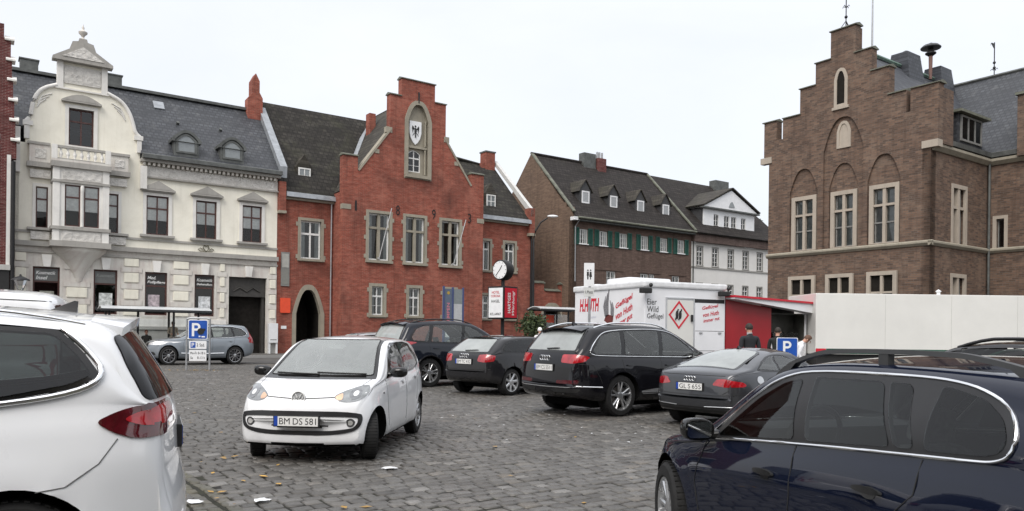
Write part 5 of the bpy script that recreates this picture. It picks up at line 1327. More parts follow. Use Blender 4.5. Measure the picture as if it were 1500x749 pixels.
one('gable_frieze', RELIEF, wh, (-10.9, -9.24, -.06, .02, 13.95, 14.85))
one('gable_moulding', WHITESTUCCO, wh, (-11.28, -8.86, -.1, .05, 13.62, 13.70))
b = MB(); b.prism([(-11.42, 15.0), (-8.72, 15.0), (-8.72, 15.14), (-10.07, 16.02), (-11.42, 15.14)], -.36, .2); pd_ = b.build('gable_pediment', WEATHER, wh)
b = MB(); b.prism([(-11.0, 15.2), (-9.14, 15.2), (-10.07, 15.80)], -.39, -.355); b.build('pediment_relief', RELIEF, pd_)
b = MB(); b.prism([(-10.7, 15.62), (-9.44, 15.62), (-9.6, 16.1), (-9.86, 16.16), (-9.9, 16.32), (-10.24, 16.32), (-10.28, 16.16), (-10.54, 16.1)], -.1, .2); b.build('pediment_crest', WEATHER, wh)
b = MB(); b.lathe([(.13, 16.3), (.10, 16.36), (.05, 16.42), (.10, 16.52), (.2, 16.62), (.21, 16.70), (.09, 16.78), (.05, 16.84), (.07, 16.92), (.03, 17.0), (.01, 17.1)], 14, (-10.07, .05, 0)); b.build('finial', GREYSTUCCO, wh, smooth=50)
# eaves
one('eaves_frieze', RELIEF, wh, (-7.3, -.02, -.10, .02, 9.72, 10.26))
one('eaves_moulding', WEATHER, wh, (-7.34, .02, -.16, .02, 9.64, 9.72), (-7.36, .06, -.42, .02, 10.44, 10.60))
for i in range(30): one('dentil', GREYSTUCCO, wh, (-7.25 + i * .24, -7.13 + i * .24, -.30, .01, 10.28, 10.435))
b = MB(); b.prismx([(-.62, 10.602), (0.1, 10.602), (.1, 10.86), (-.5, 10.86), (-.62, 10.8)], -7.3, .1); b.build('gutter', LEADD, wh)
one('eaves_corbel', WHITESTUCCO, wh, (-7.36, -7.05, -.32, .01, 9.0, 10.2), (-12.97, -12.72, -.2, .01, 9.2, 11.4))
# roof
RS = (15.25 - 10.86) / 4.3
roof_slab('roof', SLATE, wh, [(-7.34, -.3, 10.86), (-.0, -.3, 10.86), (-.0, 4.0, 15.25), (-7.34, 4.0, 15.25)]); roof_slab('roof', SLATE, wh, [(-13.0, .42, 10.86 + .72 * 1.0209), (-7.345, .42, 10.86 + .72 * 1.0209), (-7.345, 4.0, 15.25), (-13.0, 4.0, 15.25)])
roof_slab('rear_roof', SLATE, wh, [(.0, 9., 10.0), (-13., 9., 10.0), (-13., 4.05, 15.25), (.0, 4.05, 15.25)])
b = MB(); b.box(-13.0, .02, 3.8, 4.3, 15.24, 15.40); b.build('ridge_flashing', LEADD, wh)
b = MB(); b.prismx([(.0, 5.0), (8.8, 5.0), (8.8, 10.0), (4.0, 15.2), (.0, 10.8)], -12.99, -12.75); b.build('party_wall', GREYSTUCCO, wh)
b = MB(); b.prismx([(-.4, 10.5), (4.2, 15.2), (4.2, 15.62), (3.9, 15.6), (-.45, 11.15)], .0, .42); b.build('fire_wall', LEAD, wh)
for cx in (-5.07, -2.63):
    b = MB(); out = segmental(cx - .64, cx + .64, 11.02, 11.92, 12.38); b.prism(out, -.14, 1.5); d = b.build('dormer', LEADD, wh)
    b = MB(); ring2(b, segmental(cx - .76, cx + .76, 11.78, 11.95, 12.46), segmental(cx - .60, cx + .60, 11.80, 11.9, 12.30), -.24, 1.55); b.build('dormer_roof', LEADD, d)
    b = MB(); ring2(b, segmental(cx - .54, cx + .54, 11.18, 11.86, 12.24), segmental(cx - .42, cx + .42, 11.28, 11.86, 12.14), -.2, -.12); b.build('dormer_frame', LEADD, d)
    b = MB(); b.prism(segmental(cx - .43, cx + .43, 11.27, 11.87, 12.15), -.165, -.145); b.build('dormer_pane', mat('skyish_pane', (.20, .22, .225), .05, spec=1.), d)
def on_roof(y): return 10.86 + (y + .3) * RS
for sx, y in ((-5.9, 2.9),):
    b = MB(); b.slab([(sx - .28, y, on_roof(y) + .1), (sx + .28, y, on_roof(y) + .1), (sx + .28, y + .5, on_roof(y + .5) + .1), (sx - .28, y + .5, on_roof(y + .5) + .1)], .12); b.build('roof_hatch', LEAD, wh)
for sx, y in ((-5.1, 2.05), (-2.75, 2.05)):
    b = MB(); b.tube([(sx, y, on_roof(y)), (sx, y - .12, on_roof(y) + .1)], .09, 8); b.build('roof_vent', LEADD, wh)
for a, b_ in ((-12.6, -11.75), (-8.45, -7.65)):
    b = MB(); b.bbox(a, b_, 4.3, 5.0, 14.0, 16.05, .02); ch = b.build('chimney', LEADD, wh); b = MB(); b.box(a - .05, b_ + .05, 4.25, 5.05, 16.051, 16.12); b.build('chimney_cap', LEADD, ch)
# wall emblem of iron scrolls
b = MB()
for sg in (1, -1):
    b.tube([(-3.965 + sg * .05, -.06, 5.95), (-3.965 + sg * .3, -.06, 5.92), (-3.965 + sg * .42, -.06, 6.02), (-3.965 + sg * .3, -.06, 6.1), (-3.965 + sg * .18, -.06, 6.02)], .025, 6)
    b.tube([(-3.965, -.06, 5.9), (-3.965 + sg * .16, -.06, 6.1), (-3.965 + sg * .1, -.06, 6.26), (-3.965, -.06, 6.2)], .03, 6)
b.build('wall_emblem', mat('weathered_bronze', (.14, .13, .09), .7), wh, smooth=50)
downpipe(wh, [(-13.06, -.12, 11.0), (-13.06, -.12, 0)], IRON, .07)

# ============ the red brick house with the stepped gable
rd = house('brick_house', 'red brick house with a tall stepped gable, stone windows and an arched passage', W0 + BZ, ANG)
RM = [REDBRICK, STONE, ROOM]
wall('left_wing_wall', rd, rect(.0, 3.6, -.3, 9.5), [rect(1.42, 2.68, 5.9, 8.18), pointed(1.19, 2.70, -.2, 2.6, 4.05)], [REDBRICK, STONE, ROOM], reveal=.3, room=2.2)
b = MB(); ring2(b, pointed(.95, 2.94, -.2, 2.6, 4.36), pointed(1.19, 2.70, -.2, 2.6, 4.05), -.06, .1); b.build('passage_arch', STONE, rd)
window(rd, 1.42, 2.68, 5.9, 8.18, WFRAME, PANE_D, nx=2, rows=(.66,), fw=.09, mull=.10, surround=(.17, STONE, .04, (.05, .9)), sill=(.16, .14, .2, STONE), blind=(0, CURTAIN, .2))
BW = [(4.93, 6.68), (7.43, 9.13), (10.02, 11.72)]; GW = [(5.22, 6.30), (7.75, 8.83), (10.34, 11.42)]
gout = [(3.43, -.3), (13.4, -.3), (13.4, 12.12), (12.45, 12.12), (12.45, 11.28), (10.42, 14.1), (10.42, 16.3), (9.6, 16.3), (9.6, 17.42), (7.24, 17.42), (7.24, 16.3), (6.46, 16.3), (6.46, 14.1), (4.36, 11.28), (4.36, 12.12), (3.43, 12.12)]
niche = pointed(7.72, 9.12, 11.5, 14.9, 15.95)
wall('gable_wall', rd, gout, [rect(a + .18, b_ - .18, 5.95, 8.82) for a, b_ in BW] + [rect(a + .15, b_ - .15, 2.6, 4.35) for a, b_ in GW] + [niche], RM, y0=-1.5, thick=.5)
for k, (a, b_) in enumerate(BW):
    w = window(rd, a + .18, b_ - .18, 5.95, 8.82, WFRAME, PANE_D, nx=2, rows=(), fw=.10, mull=.12, y0=-1.5, surround=(.18, STONE, .05, (.08, .48, .88)), sill=(.18, .16, .2, STONE), blind=(0, CURTAIN, .16))
    c = (a + b_) / 2; b = MB(); b.box(c - .09, c + .09, -1.46, -1.33, 6.0, 8.78); b.build('stone_mullion', STONE, w)
    b = MB(); b.box(a + .2, c - .092, -1.46, -1.33, 7.86, 8.0); b.build('stone_transom', STONE, w); b = MB(); b.box(c + .092, b_ - .2, -1.46, -1.33, 7.86, 8.0); b.build('stone_transom', STONE, w)
for a, b_ in GW:
    window(rd, a + .15, b_ - .15, 2.6, 4.35, WFRAME, PANE_D, nx=2, rows=(.66,), fw=.08, mull=.09, y0=-1.5, surround=(.19, STONE, .04, (.0, .88)), sill=(.14, .12, .18, STONE), bars=(1, (.33,)), blind=(0, CURTAIN, .25))
for a, b_ in ((13.95, 15.1), (16.05, 17.22)):
    window(rd, a + .15, b_ - .15, 5.95, 7.98, WFRAME, PANE_D, nx=2, rows=(.72,), fw=.08, mull=.09, surround=(.17, STONE, .04, (.1, .85)), sill=(.14, .12, .18, STONE), blind=(.0, CURTAIN, .2))
    window(rd, a + .15, b_ - .15, 2.6, 4.2, WFRAME, PANE_D, nx=2, rows=(.66,), fw=.08, mull=.09, surround=(.17, STONE, .04, (.1, .85)), sill=(.14, .12, .18, STONE), bars=(1, (.33,)), blind=(0, CURTAIN, .25))
wall('right_wing_wall', rd, rect(13.2, 18.55, -.3, 9.5), [rect(a + .15, b_ - .15, z0, z1) for a, b_ in ((13.95, 15.1), (16.05, 17.22)) for z0, z1 in ((5.95, 7.98), (2.6, 4.2))], RM)
one('gable_side_wall', REDBRICK, rd, (3.44, 3.9, -1.0, 3.5, -.3, 9.95), (12.93, 13.39, -1.0, 3.5, -.3, 9.95))
one('end_wall', REDBRICK, rd, (18.2, 18.56, .4, 9., -.3, 9.3))
# niche with shield and little window
wall('niche_panel', rd, shrink(niche, -.02), [segmental(7.80, 8.72, 11.72, 12.9, 13.12)], [STONE, STONE, ROOM], y0=-1.28, thick=.1, room=.5)
window(rd, 7.80, 8.72, 11.72, 13.12, WFRAME, PANE_D, nx=2, rows=(.62,), fw=.07, mull=.07, arch=segmental(7.80, 8.72, 11.72, 12.9, 13.12), y0=-1.28, y=.06, bars=(1, (.3,)))
b = MB(); ring2(b, shrink(niche, -.26), niche, -1.56, -1.4); b.build('niche_frame', STONE, rd)
one('niche_sill', STONE, rd, (7.5, 9.3, -1.68, -1.4, 11.3, 11.5)); one('niche_transom', STONE, rd, (7.73, 9.1, -1.45, -1.27, 13.2, 13.34))
for z0, z1 in ((11.6, 13.15), (13.4, 15.0)):
    b = MB(); b.lathe([(.07, z0), (.05, z0 + .1), (.05, z1 - .12), (.08, z1)], 10, (8.97, -1.42, 0)); b.build('niche_column', STONE, rd, smooth=50)
shp = [(7.86, 14.92), (7.86, 14.2), (7.95, 13.85), (8.12, 13.58), (8.28, 13.44), (8.44, 13.58), (8.61, 13.85), (8.70, 14.2), (8.70, 14.92)]
b = MB(); b.prism(shp[::-1], -1.40, -1.29); sh_ = b.build('shield', SIGNW, rd)
b = MB(); Y_ = -1.412
b.ball((8.28, Y_, 14.32), (.09, .012, .2), 10, 8); b.ball((8.27, Y_, 14.6), (.065, .012, .07), 8, 6)
for sg in (1, -1):
    for i in range(6): 
        t = i / 5; b.tube([(8.28 + sg * .08, Y_, 14.42), (8.28 + sg * (.22 - .05 * t), Y_, 14.62 - .2 * t), (8.28 + sg * (.25 - .06 * t), Y_, 14.45 - .3 * t)], [.03, .025, .012], 5)
    b.tube([(8.28 + sg * .05, Y_, 14.18), (8.28 + sg * .18, Y_, 14.06), (8.28 + sg * .2, Y_, 13.98)], [.022, .02, .015], 5)
b.tube([(8.28, Y_, 14.2), (8.28, Y_, 13.9)], [.03, .05], 6)
b.build('eagle', MATS['ink'], sh_, smooth=60)
# copings on the steps and rakes
for a, b_, z in ((3.38, 4.40, 12.12), (12.41, 13.45, 12.12), (6.40, 7.24, 16.3), (9.6, 10.47, 16.3), (7.18, 9.66, 17.42)):
    b = MB(); b.prismx([(-1.58, z), (-.92, z), (-.92, z + .06), (-1.25, z + .17), (-1.58, z + .06)], a, b_); b.build('coping', COPPER, rd)
for q in ([(4.36, 11.28), (6.46, 14.1)], [(12.45, 11.28), (10.42, 14.1)]):
    (x0, z0), (x1, z1) = q; b = MB(); b.slab([(x0, -1.56, z0 + .06), (x1, -1.56, z1 + .06), (x1, -.95, z1 + .06), (x0, -.95, z0 + .06)] if x1 > x0 else [(x1, -1.56, z1 + .06), (x0, -1.56, z0 + .06), (x0, -.95, z0 + .06), (x1, -.95, z1 + .06)], .12); b.build('rake_coping', STONE, rd)
one('quoin_stone', STONE, rd, (6.2, 6.6, -1.53, -1.2, 13.9, 14.25), (10.3, 10.68, -1.53, -1.2, 13.9, 14.25), (3.4, 3.95, -1.53, -1.2, 8.9, 9.2), (12.9, 13.44, -1.53, -1.2, 8.9, 9.2), (5.45, 5.75, -1.53, -1.3, 12.5, 12.75), (11.1, 11.4, -1.53, -1.3, 12.5, 12.75))
# wall anchors in the shape of figures
for t, x in (('1', 4.25), ('8', 7.05), ('9', 9.6), ('3', 12.3)):
    text_obj('wall_anchor', t, IRON, rd, Matrix.Translation((x, -1.53, 9.15)), height=.62, bold=.0, width=.26 if t != '1' else .12, depth=.01)
b = MB(); b.tube([(8.42, -1.54, 16.05), (8.42, -1.54, 16.75)], .05, 6); b.build('wall_anchor', IRON, rd)
# roofs
roof_slab('left_roof', TILE, rd, [(.1, -.25, 9.75), (4.6, -.25, 9.75), (8.2, 4.6, 16.15), (.1, 4.6, 16.15)])
roof_slab('right_roof', TILE, rd, [(12.6, -.25, 9.75), (18.2, -.25, 9.75), (18.2, 4.6, 14.4), (10.5, 4.6, 14.4)])
roof_slab('gable_roof', TILE_Y, rd, [(3.45, 4.6, 10.03), (3.45, -1.02, 10.03), (8.42, -1.02, 16.7), (8.42, 4.6, 16.7)])
roof_slab('gable_roof', TILE_Y, rd, [(13.38, -1.02, 10.03), (13.38, 4.6, 10.03), (8.42, 4.6, 16.7), (8.42, -1.02, 16.7)])
roof_slab('rear_roof', TILE, rd, [(18.2, 9.5, 9.7), (.1, 9.5, 9.7), (.1, 4.62, 16.15), (18.2, 4.62, 14.4)])
b = MB(); b.slab([(3.42, -1.0, 11.0), (3.85, -1.0, 11.35), (4.5, .6, 11.9), (4.1, .6, 11.5)], .04); b.slab([(4.55, .55, 11.62), (4.85, .45, 11.85), (7.6, 4.2, 15.75), (7.35, 4.4, 15.6)], .03); b.build('valley_flashing', LEAD, rd)
b = MB(); b.slab([(12.9, .55, 11.62), (12.6, .45, 11.85), (10.7, 3.2, 13.9), (10.9, 3.3, 13.7)], .03); b.build('valley_flashing', LEAD, rd)
for s0, s1 in ((.45, 3.5), (13.4, 18.25)):
    b = MB(); b.prismx([(-.42, 9.46), (.02, 9.46), (.02, 9.86), (-.36, 9.72)], s0, s1); b.build('gutter', LEAD, rd)
    one('eaves_board', STONE, rd, (s0, s1, -.2, .02, 9.32, 9.45))
one('parapet_pier', REDBRICK, rd, (.02, .42, -.3, .3, 8.6, 10.3), (18.15, 18.57, -.35, .3, 8.8, 10.6)); one('pier_corbel', STONE, rd, (.0, .44, -.34, .0, 8.45, 8.6), (18.13, 18.6, -.4, .0, 8.6, 8.8))
b = MB(); b.prismx([(-.35, 10.0), (4.5, 14.5), (4.5, 14.85), (-.35, 10.5)], 18.21, 18.5); b.build('verge', SIGNW if False else mat('pale_verge', (.55, .55, .53), .6), rd)
for cx, z, y in ((1.87, 10.55, .75), (15.4, 10.45, .65)):
    b = MB(); b.prism([(cx - .5, z - .15), (cx + .5, z - .15), (cx + .5, z + .98), (cx, z + 1.75), (cx - .5, z + .98)], y, y + 1.9); d = b.build('dormer', TILE_Y, rd)
    b = MB(); ring2(b, rect(cx - .38, cx + .38, z, z + .92), rect(cx - .30, cx + .30, z + .08, z + .84), y - .06, y + .01); b.box(cx - .03, cx + .03, y - .05, y, z + .08, z + .84); b.box(cx - .3, cx + .3, y - .048, y + .002, z + .42, z + .47); b.build('dormer_frame', WFRAME, d)
    b = MB(); b.box(cx - .31, cx + .31, y - .03, y - .01, z + .07, z + .85); b.build('dormer_pane', MATS['skyish_pane'], d)
b = MB(); b.prism([(-.78, 14.0), (.12, 14.0), (.12, 16.0), (-.08, 16.35), (-.08, 17.05), (-.32, 17.5), (-.55, 17.05), (-.55, 16.2), (-.78, 15.9)], 3.4, 4.1); b.build('stepped_chimney', REDBRICK, rd)
b = MB(); b.bbox(17.25, 18.1, 4.2, 5.0, 12.5, 15.35, .02); ch = b.build('chimney', REDBRICK, rd); one('chimney_cap', LEADD, ch, (17.2, 18.15, 4.15, 5.05, 15.351, 15.45)); one('chimney_cap', REDBRICK, ch, (16.9, 17.25, 4.3, 4.9, 12.5, 14.5))
b = MB(); b.bbox(6.95, 7.4, 2.6, 3.2, 13.4, 16.15, .02); b.build('chimney', REDBRICK, rd)
downpipe(rd, [(3.3, -.1, 9.4), (3.3, -.1, 0)], GALV); downpipe(rd, [(18.42, -.16, 9.2), (18.42, -.16, 0)], IRON, .07)
for x0, z0, x1, z1 in ((5.72, 6.0, 6.25, 9.1), (11.0, 5.95, 11.55, 8.9)):
    b = MB(); b.tube([(x0, -1.7, z0), (x1, -2.3, z1)], .03, 6); b.tube([(x0, -1.55, z0 + .1), (x0, -1.72, z0 + .02)], .05, 6); b.build('flagpole', ALU, rd, smooth=60)
one('notice_case', IRON, rd, (3.05, 3.35, -.42, -.3, 1.3, 2.1)) if False else None

# ============ the low red portal to the side street
po = tag(empty('brick_portal', W0 + BZ + V * .5, ANG), 'low red brick portal with stepped ends and pointed arch beside the brown gable', 'gateway')
pout = [(18.75, -.3), (22.75, -.3), (22.75, 5.3), (21.75, 5.3), (21.75, 4.75), (20.12, 4.75), (20.12, 5.3), (19.2, 5.3), (19.2, 4.0), (18.75, 4.0)]
wall('portal_wall', po, pout, [pointed(19.75, 22.05, -.2, 2.3, 3.6)], [REDBRICK, STONE, ROOM], thick=.4, reveal=.4, room=1.2)
b = MB(); ring2(b, pointed(19.52, 22.28, -.2, 2.3, 3.9), pointed(19.75, 22.05, -.2, 2.3, 3.6), -.06, .1); b.build('portal_arch', STONE, po)
for a, b_, z in ((19.1, 20.2, 5.3), (21.68, 22.85, 5.3), (20.2, 21.68, 4.75)):
    b = MB(); b.prismx([(-.1, z), (.5, z), (.5, z + .05), (.2, z + .2), (-.1, z + .05)], a, b_); b.build('coping', COPPER, po)

# ============ the brown brick house with green shutters
bo = at(838, 400, 57); bo.z = 0
br = house('brick_house', 'long brown brick house with green shutters and a dark tiled roof with four dormers', bo + BZ, ANG)
B2 = [(.62, 1.48), (2.60, 3.46), (4.68, 5.54), (6.98, 7.84), (9.15, 10.01), (11.18, 12.04)]; B1 = [(3.4, 4.36), (7.0, 7.9), (7.95, 8.6), (10.6, 11.5)]
wall('front_wall', br, rect(0, 12.9, -.3, 10.2), [rect(a, b_, 8.36, 9.46) for a, b_ in B2] + [rect(a, b_, 5.0, 6.44) for a, b_ in B1], [BROWNBRICK, BROWNBRICK, ROOM], reveal=.15)
for a, b_ in B2:
    w = window(br, a, b_, 8.36, 9.46, WFRAME, PANE, nx=2, rows=(), y=.06, fw=.05, mull=.05, bars=(4, (.33, .66)), sill=(.1, .07, .04, SIGNW), blind=(0, CURTAIN, .33))
    for x0, x1 in ((a - .46, a - .02), (b_ + .02, b_ + .46)):
        b = MB(); ring2(b, rect(x0, x1, 8.28, 9.54), rect(x0 + .06, x1 - .06, 8.35, 9.47), -.06, -.005)
        for i in range(14): z = 8.36 + i * .08; b.slab([(x0 + .05, -.05, z), (x1 - .05, -.05, z), (x1 - .05, -.01, z + .07), (x0 + .05, -.01, z + .07)], .012)
        b.build('shutter', GREENSH, w)
for a, b_ in B1: window(br, a, b_, 5.0, 6.44, WFRAME, PANE, nx=2, rows=(), y=.06, fw=.06, mull=.06, bars=(2, (.33, .66)), sill=(.1, .07, .04, STONE), blind=(0, CURTAIN, .25))
one('window_lintel', BROWNBRICK, br, (2.2, 5.2, -.05, .02, 6.5, 6.6), (6.6, 9.2, -.05, .02, 6.5, 6.6), (10.2, 12.2, -.05, .02, 6.5, 6.6))
MG = Matrix(((0, 1, 0, 0), (-1, 0, 0, 0), (0, 0, 1, 0), (0, 0, 0, 1)))                # a panel that looks left: panel x runs out of the house towards the front
gp = [(-10.6, -.3), (0, -.3), (0, 10.2), (-.3, 11.1), (-.75, 11.1), (-.75, 11.5), (-1.2, 11.5), (-5.3, 15.95), (-10.6, 10.2)]
wall('gable_wall', br, gp, [], [GABLEBRICK, GABLEBRICK, ROOM], M=MG)
roof_slab('roof', TILE2, br, [(.12, -.5, 10.15), (12.9, -.5, 10.15), (12.9, 5.3, 15.9), (.12, 5.3, 15.9)]); roof_slab('rear_roof', TILE2, br, [(12.9, 11, 10.15), (.12, 11, 10.15), (.12, 5.33, 15.9), (12.9, 5.33, 15.9)])
b = MB(); b.tube([(-.02, 5.3, 15.98), (12.9, 5.3, 15.98)], .1, 6); b.build('ridge_tiles', TILE2, br, smooth=60)
b = MB(); b.slab([(-.05, -.1, 10.75), (.22, -.1, 10.75), (.22, 5.3, 16.05), (-.05, 5.3, 16.05)], .1); b.build('verge', COPPER, br)
one('eaves_board', LEADD, br, (.1, 12.9, -.45, .0, 10.0, 10.14)); gutter(br, .1, 12.9, -.56, 10.2, COPPER, .09); one('kneeler', SIGNW, br, (-.25, .12, -.5, -.02, 10.0, 10.25))
for cx, zc in ((2.09, 12.1), (5.0, 12.05), (7.95, 12.0), (10.87, 11.98)):
    b = MB(); b.prism([(cx - .56, zc - .75), (cx + .56, zc - .75), (cx + .56, zc + .5), (cx, zc + 1.28), (cx - .56, zc + .5)], 1.05, 3.6); d = b.build('dormer', mat('dormer_slate', (.045, .045, .047), .6, var=.3, scale=8), br)
    b = MB(); b.slab([(cx - .70, .95, zc + .38), (cx, .95, zc + 1.36), (cx, 3.7, zc + 1.36), (cx - .70, 3.7, zc + .38)], -.06); b.build('dormer_roof', TILE_Y, d); b = MB(); b.slab([(cx, .95, zc + 1.36), (cx + .70, .95, zc + .38), (cx + .70, 3.7, zc + .38), (cx, 3.7, zc + 1.36)], -.06); b.build('dormer_roof', TILE_Y, d)
    b = MB(); ring2(b, rect(cx - .37, cx + .37, zc - .46, zc + .48), rect(cx - .28, cx + .28, zc - .36, zc + .38), .99, 1.06); b.build('dormer_frame', SIGNW, d)
    b = MB(); b.box(cx - .29, cx + .29, 1.01, 1.03, zc - .37, zc + .39); b.build('dormer_pane', mat('curtained_pane', (.30, .31, .32), .1, spec=.8), d)
b = MB(); b.bbox(5.2, 6.5, 4.9, 5.6, 14.8, 16.75, .02); ch = b.build('chimney', LEADD, br); b = MB(); b.bbox(6.6, 7.5, 4.7, 5.4, 14.8, 16.45, .02); ch = b.build('chimney', REDBRICK2, br)
for x in (6.75, 7.0, 7.3): b = MB(); b.tube([(x, 5.05, 16.451), (x, 5.05, 17.0)], .09, 8); b.build('chimney_pot', GALV, ch, smooth=60)
downpipe(br, [(.28, -.5, 10.1), (.2, -.1, 9.6), (.2, -.1, 5.5)], GALV)

# ============ the pale grey house with the pedimented dormer
pw = house('rendered_house', 'pale grey rendered house with a white pedimented dormer, right of the green shutters', bo + U * 12.92 + BZ, ANG)
PALE = plaster('pale_render', (.70, .69, .665), (.5, .49, .46), .35, streak=.2)
P2 = [(.66, 1.38), (2.62, 3.36), (4.66, 5.38), (6.68, 7.42), (8.68, 9.42)]
wall('front_wall', pw, rect(0, 12.2, -.3, 9.45), [rect(a, b_, 7.52, 9.12) for a, b_ in P2] + [rect(a, b_, 4.5, 6.0) for a, b_ in P2], [PALE, PALE, ROOM], reveal=.15)
for a, b_ in P2:
    for z0, z1 in ((7.52, 9.12), (4.5, 6.0)): window(pw, a, b_, z0, z1, WFRAME, PANE_D, nx=2, rows=(.72,), y=.06, fw=.05, mull=.05, bars=(1, (.24, .48)), surround=(.08, mat('grey_trim', (.30, .29, .27), .7), .02), sill=(.08, .06, .08, MATS['grey_trim']))
one('string_course', MATS['grey_trim'], pw, (0, 12.2, -.08, .02, 7.30, 7.42)); one('eaves_band', brick('eaves_brick', (.12, .085, .075), (.15, .11, .095), (.06, .05, .045), bw=.5, bh=1.5), pw, (0, 12.2, -.35, .02, 9.46, 10.2))
roof_slab('roof', TILE2, pw, [(.05, -.6, 10.22), (12.2, -.6, 10.22), (10.6, 5.3, 15.9), (.05, 5.3, 15.9)]); roof_slab('hip_roof', TILE_Y, pw, [(12.2, -.6, 10.22), (12.2, 11, 10.22), (10.6, 5.3, 15.88), (10.6, 5.28, 15.9)])
b = MB(); b.slab([(-.12, -.5, 10.4), (.12, -.5, 10.4), (.12, 5.3, 16.05), (-.12, 5.3, 16.05)], .1); b.build('verge', COPPER, pw)
dw = wall('dormer', pw, [(1.8, 10.6), (8.6, 10.6), (8.6, 12.5), (1.8, 12.5)], [rect(3.1, 3.75, 10.75, 12.1), rect(4.45, 5.15, 10.75, 12.1), rect(5.4, 6.1, 10.75, 12.1), rect(6.75, 7.4, 10.75, 12.1)], [SIGNW, SIGNW, ROOM], y0=.3, reveal=.1, thick=3.4)
for a, b_ in ((3.1, 3.75), (4.45, 5.15), (5.4, 6.1), (6.75, 7.4)): window(dw, a, b_, 10.75, 12.1, WFRAME, PANE_D, nx=2, rows=(), y=.05, fw=.05, mull=.05, bars=(1, (.3, .6)), y0=.3)
one('dormer_cheek', MATS['dormer_slate'], dw, (1.72, 1.81, .4, 3.4, 10.6, 12.5))
b = MB(); b.prism([(1.55, 12.62), (8.85, 12.62), (5.2, 14.35)], .12, 4.6); pe = b.build('pediment', SIGNW, dw)
b = MB(); b.prism(segmental(4.85, 5.6, 12.85, 12.9, 13.35), .08, .118); b.build('lunette', MATS['skyish_pane'], pe)
one('pediment_cornice', LEADD, pe, (1.4, 9.0, -.02, .3, 12.50, 12.62))
for q in ([(1.4, -.05, 12.66), (5.2, -.05, 14.5), (5.2, 4.8, 14.5), (1.4, 4.8, 12.66)], [(5.2, -.05, 14.5), (9.0, -.05, 12.66), (9.0, 4.8, 12.66), (5.2, 4.8, 14.5)]): b = MB(); b.slab(q, -.1); b.build('dormer_roof', TILE_Y, pe)
b = MB(); b.bbox(8.4, 10.3, 4.6, 5.4, 14.8, 16.4, .02); b.build('chimney', LEADD, pw); downpipe(pw, [(.12, -.35, 10.0), (.12, -.1, 9.5), (.12, -.1, 0)], LEADD)

# ============ the dark red house at the left edge
lh = house('brick_house', 'dark red brick house with stepped gable and white bands cut by the left photo edge', W0 + U * -13.12 + V * -.95 + BZ, ANG)
steps = [(0, -.3), (0, 9.65)]
for i in range(6): steps += [(.22 - .055 * i, 9.65 + .95 * i), (.22 - .055 * i, 10.5 + .95 * i)]
steps += [(-.33, 15.35), (-.33, 16.0), (-3.6, 16.0), (-6, 12), (-6, -.3)]
wall('front_wall', lh, steps, [rect(-2.2, -1.1, 6.4, 8.6)], [REDBRICK2, STONE, ROOM]); window(lh, -2.2, -1.1, 6.4, 8.6, WFRAME, PANE_D, rows=(.7,), surround=(.15, WHITESTUCCO, .04))
one('side_wall', REDBRICK2, lh, (-.3, -.02, .4, 6., -.3, 9.6))
for i in range(6):
    x = .22 - .055 * i; z = 10.5 + .95 * i; b = MB(); b.prismx([(-.12, z - .02), (.55, z - .02), (.55, z + .06), (.2, z + .26), (-.12, z + .06)], x - .25, x + .14); b.build('coping', WHITESTUCCO, lh)
for i in range(12): one('quoin_stone', WHITESTUCCO, lh, (-.75 - .12 * (i % 2), -.45, -.05, .02, 5.0 + i * .5, 5.25 + i * .5))
one('corner_strip', WHITESTUCCO, lh, (-.16, .0, -.04, .02, 4.4, 9.8)); one('shop_front', MATS['matt_black'], lh, (-4, -.02, -.12, -.0, -.2, 4.3)); one('shop_fascia', PLINTH, lh, (-4, .02, -.2, .01, 4.3, 4.55))
downpipe(lh, [(.1, -.1, 9.5), (.1, -.1, 0)], IRON, .09)

# ============ the town hall
to = Vector((20.0727, 37.0, 0)); th = house('town_hall', 'brown brick town hall with stepped gable, blind arches and slate roof on the right', to + BZ, ANG - R(90), 'town hall')
HM = [HALLBRICK, HALLBRICK, ROOM]; SP = STONE_PALE
UH = [(-7.70, -6.15), (-5.36, -3.85), (-3.12, -1.55)]
FO = [(-9.2, -.3), (0, -.3), (0, 10.8), (.33, 11.2), (.33, 13.86), (-1.02, 13.86), (-1.02, 12.75), (-1.22, 12.75), (-1.22, 13.86), (-2.1, 13.86), (-2.1, 15.3), (-3.05, 15.3), (-3.05, 16.5), (-3.95, 16.5), (-3.95, 18.0), (-5.36, 18.0), (-5.36, 16.55), (-6.25, 16.55), (-6.25, 15.38), (-7.2, 15.38), (-7.2, 13.98), (-8.30, 13.98), (-8.30, 12.85), (-8.72, 12.85), (-8.72, 13.98), (-9.55, 13.98), (-9.55, 12.0), (-9.2, 11.5)]
nL = pointed(-7.80, -6.05, 6.37, 9.6, 10.92, 8); nR = pointed(-3.2, -1.47, 6.37, 9.6, 10.92, 8); nM = pointed(-5.44, -3.76, 6.37, 9.6, 10.86, 8); big = pointed(-5.72, -3.44, 6.37, 11.6, 13.3, 8)
lanU = pointed(-4.95, -4.5, 14.0, 15.3, 15.75, 5)
low = [rect(a + .02, b_ - .02, 2.4, 4.78) for a, b_ in ((-7.68, -6.1), (-5.38, -3.88), (-3.06, -1.56))]
def side_back(flags): return flags
wall('front_wall', th, FO, [nL, big, nR], HM, reveal=.13, back=False, thick=.5)
wall('arch_field', th, shrink(nL, -.05), [rect(*UH[0], 6.37, 9.36)], HM, y0=.13, thick=.05); wall('arch_field', th, shrink(nR, -.05), [rect(*UH[2], 6.37, 9.36)], HM, y0=.13, thick=.05)
lanM = pointed(-4.86, -4.34, 11.8, 12.5, 12.95, 5)
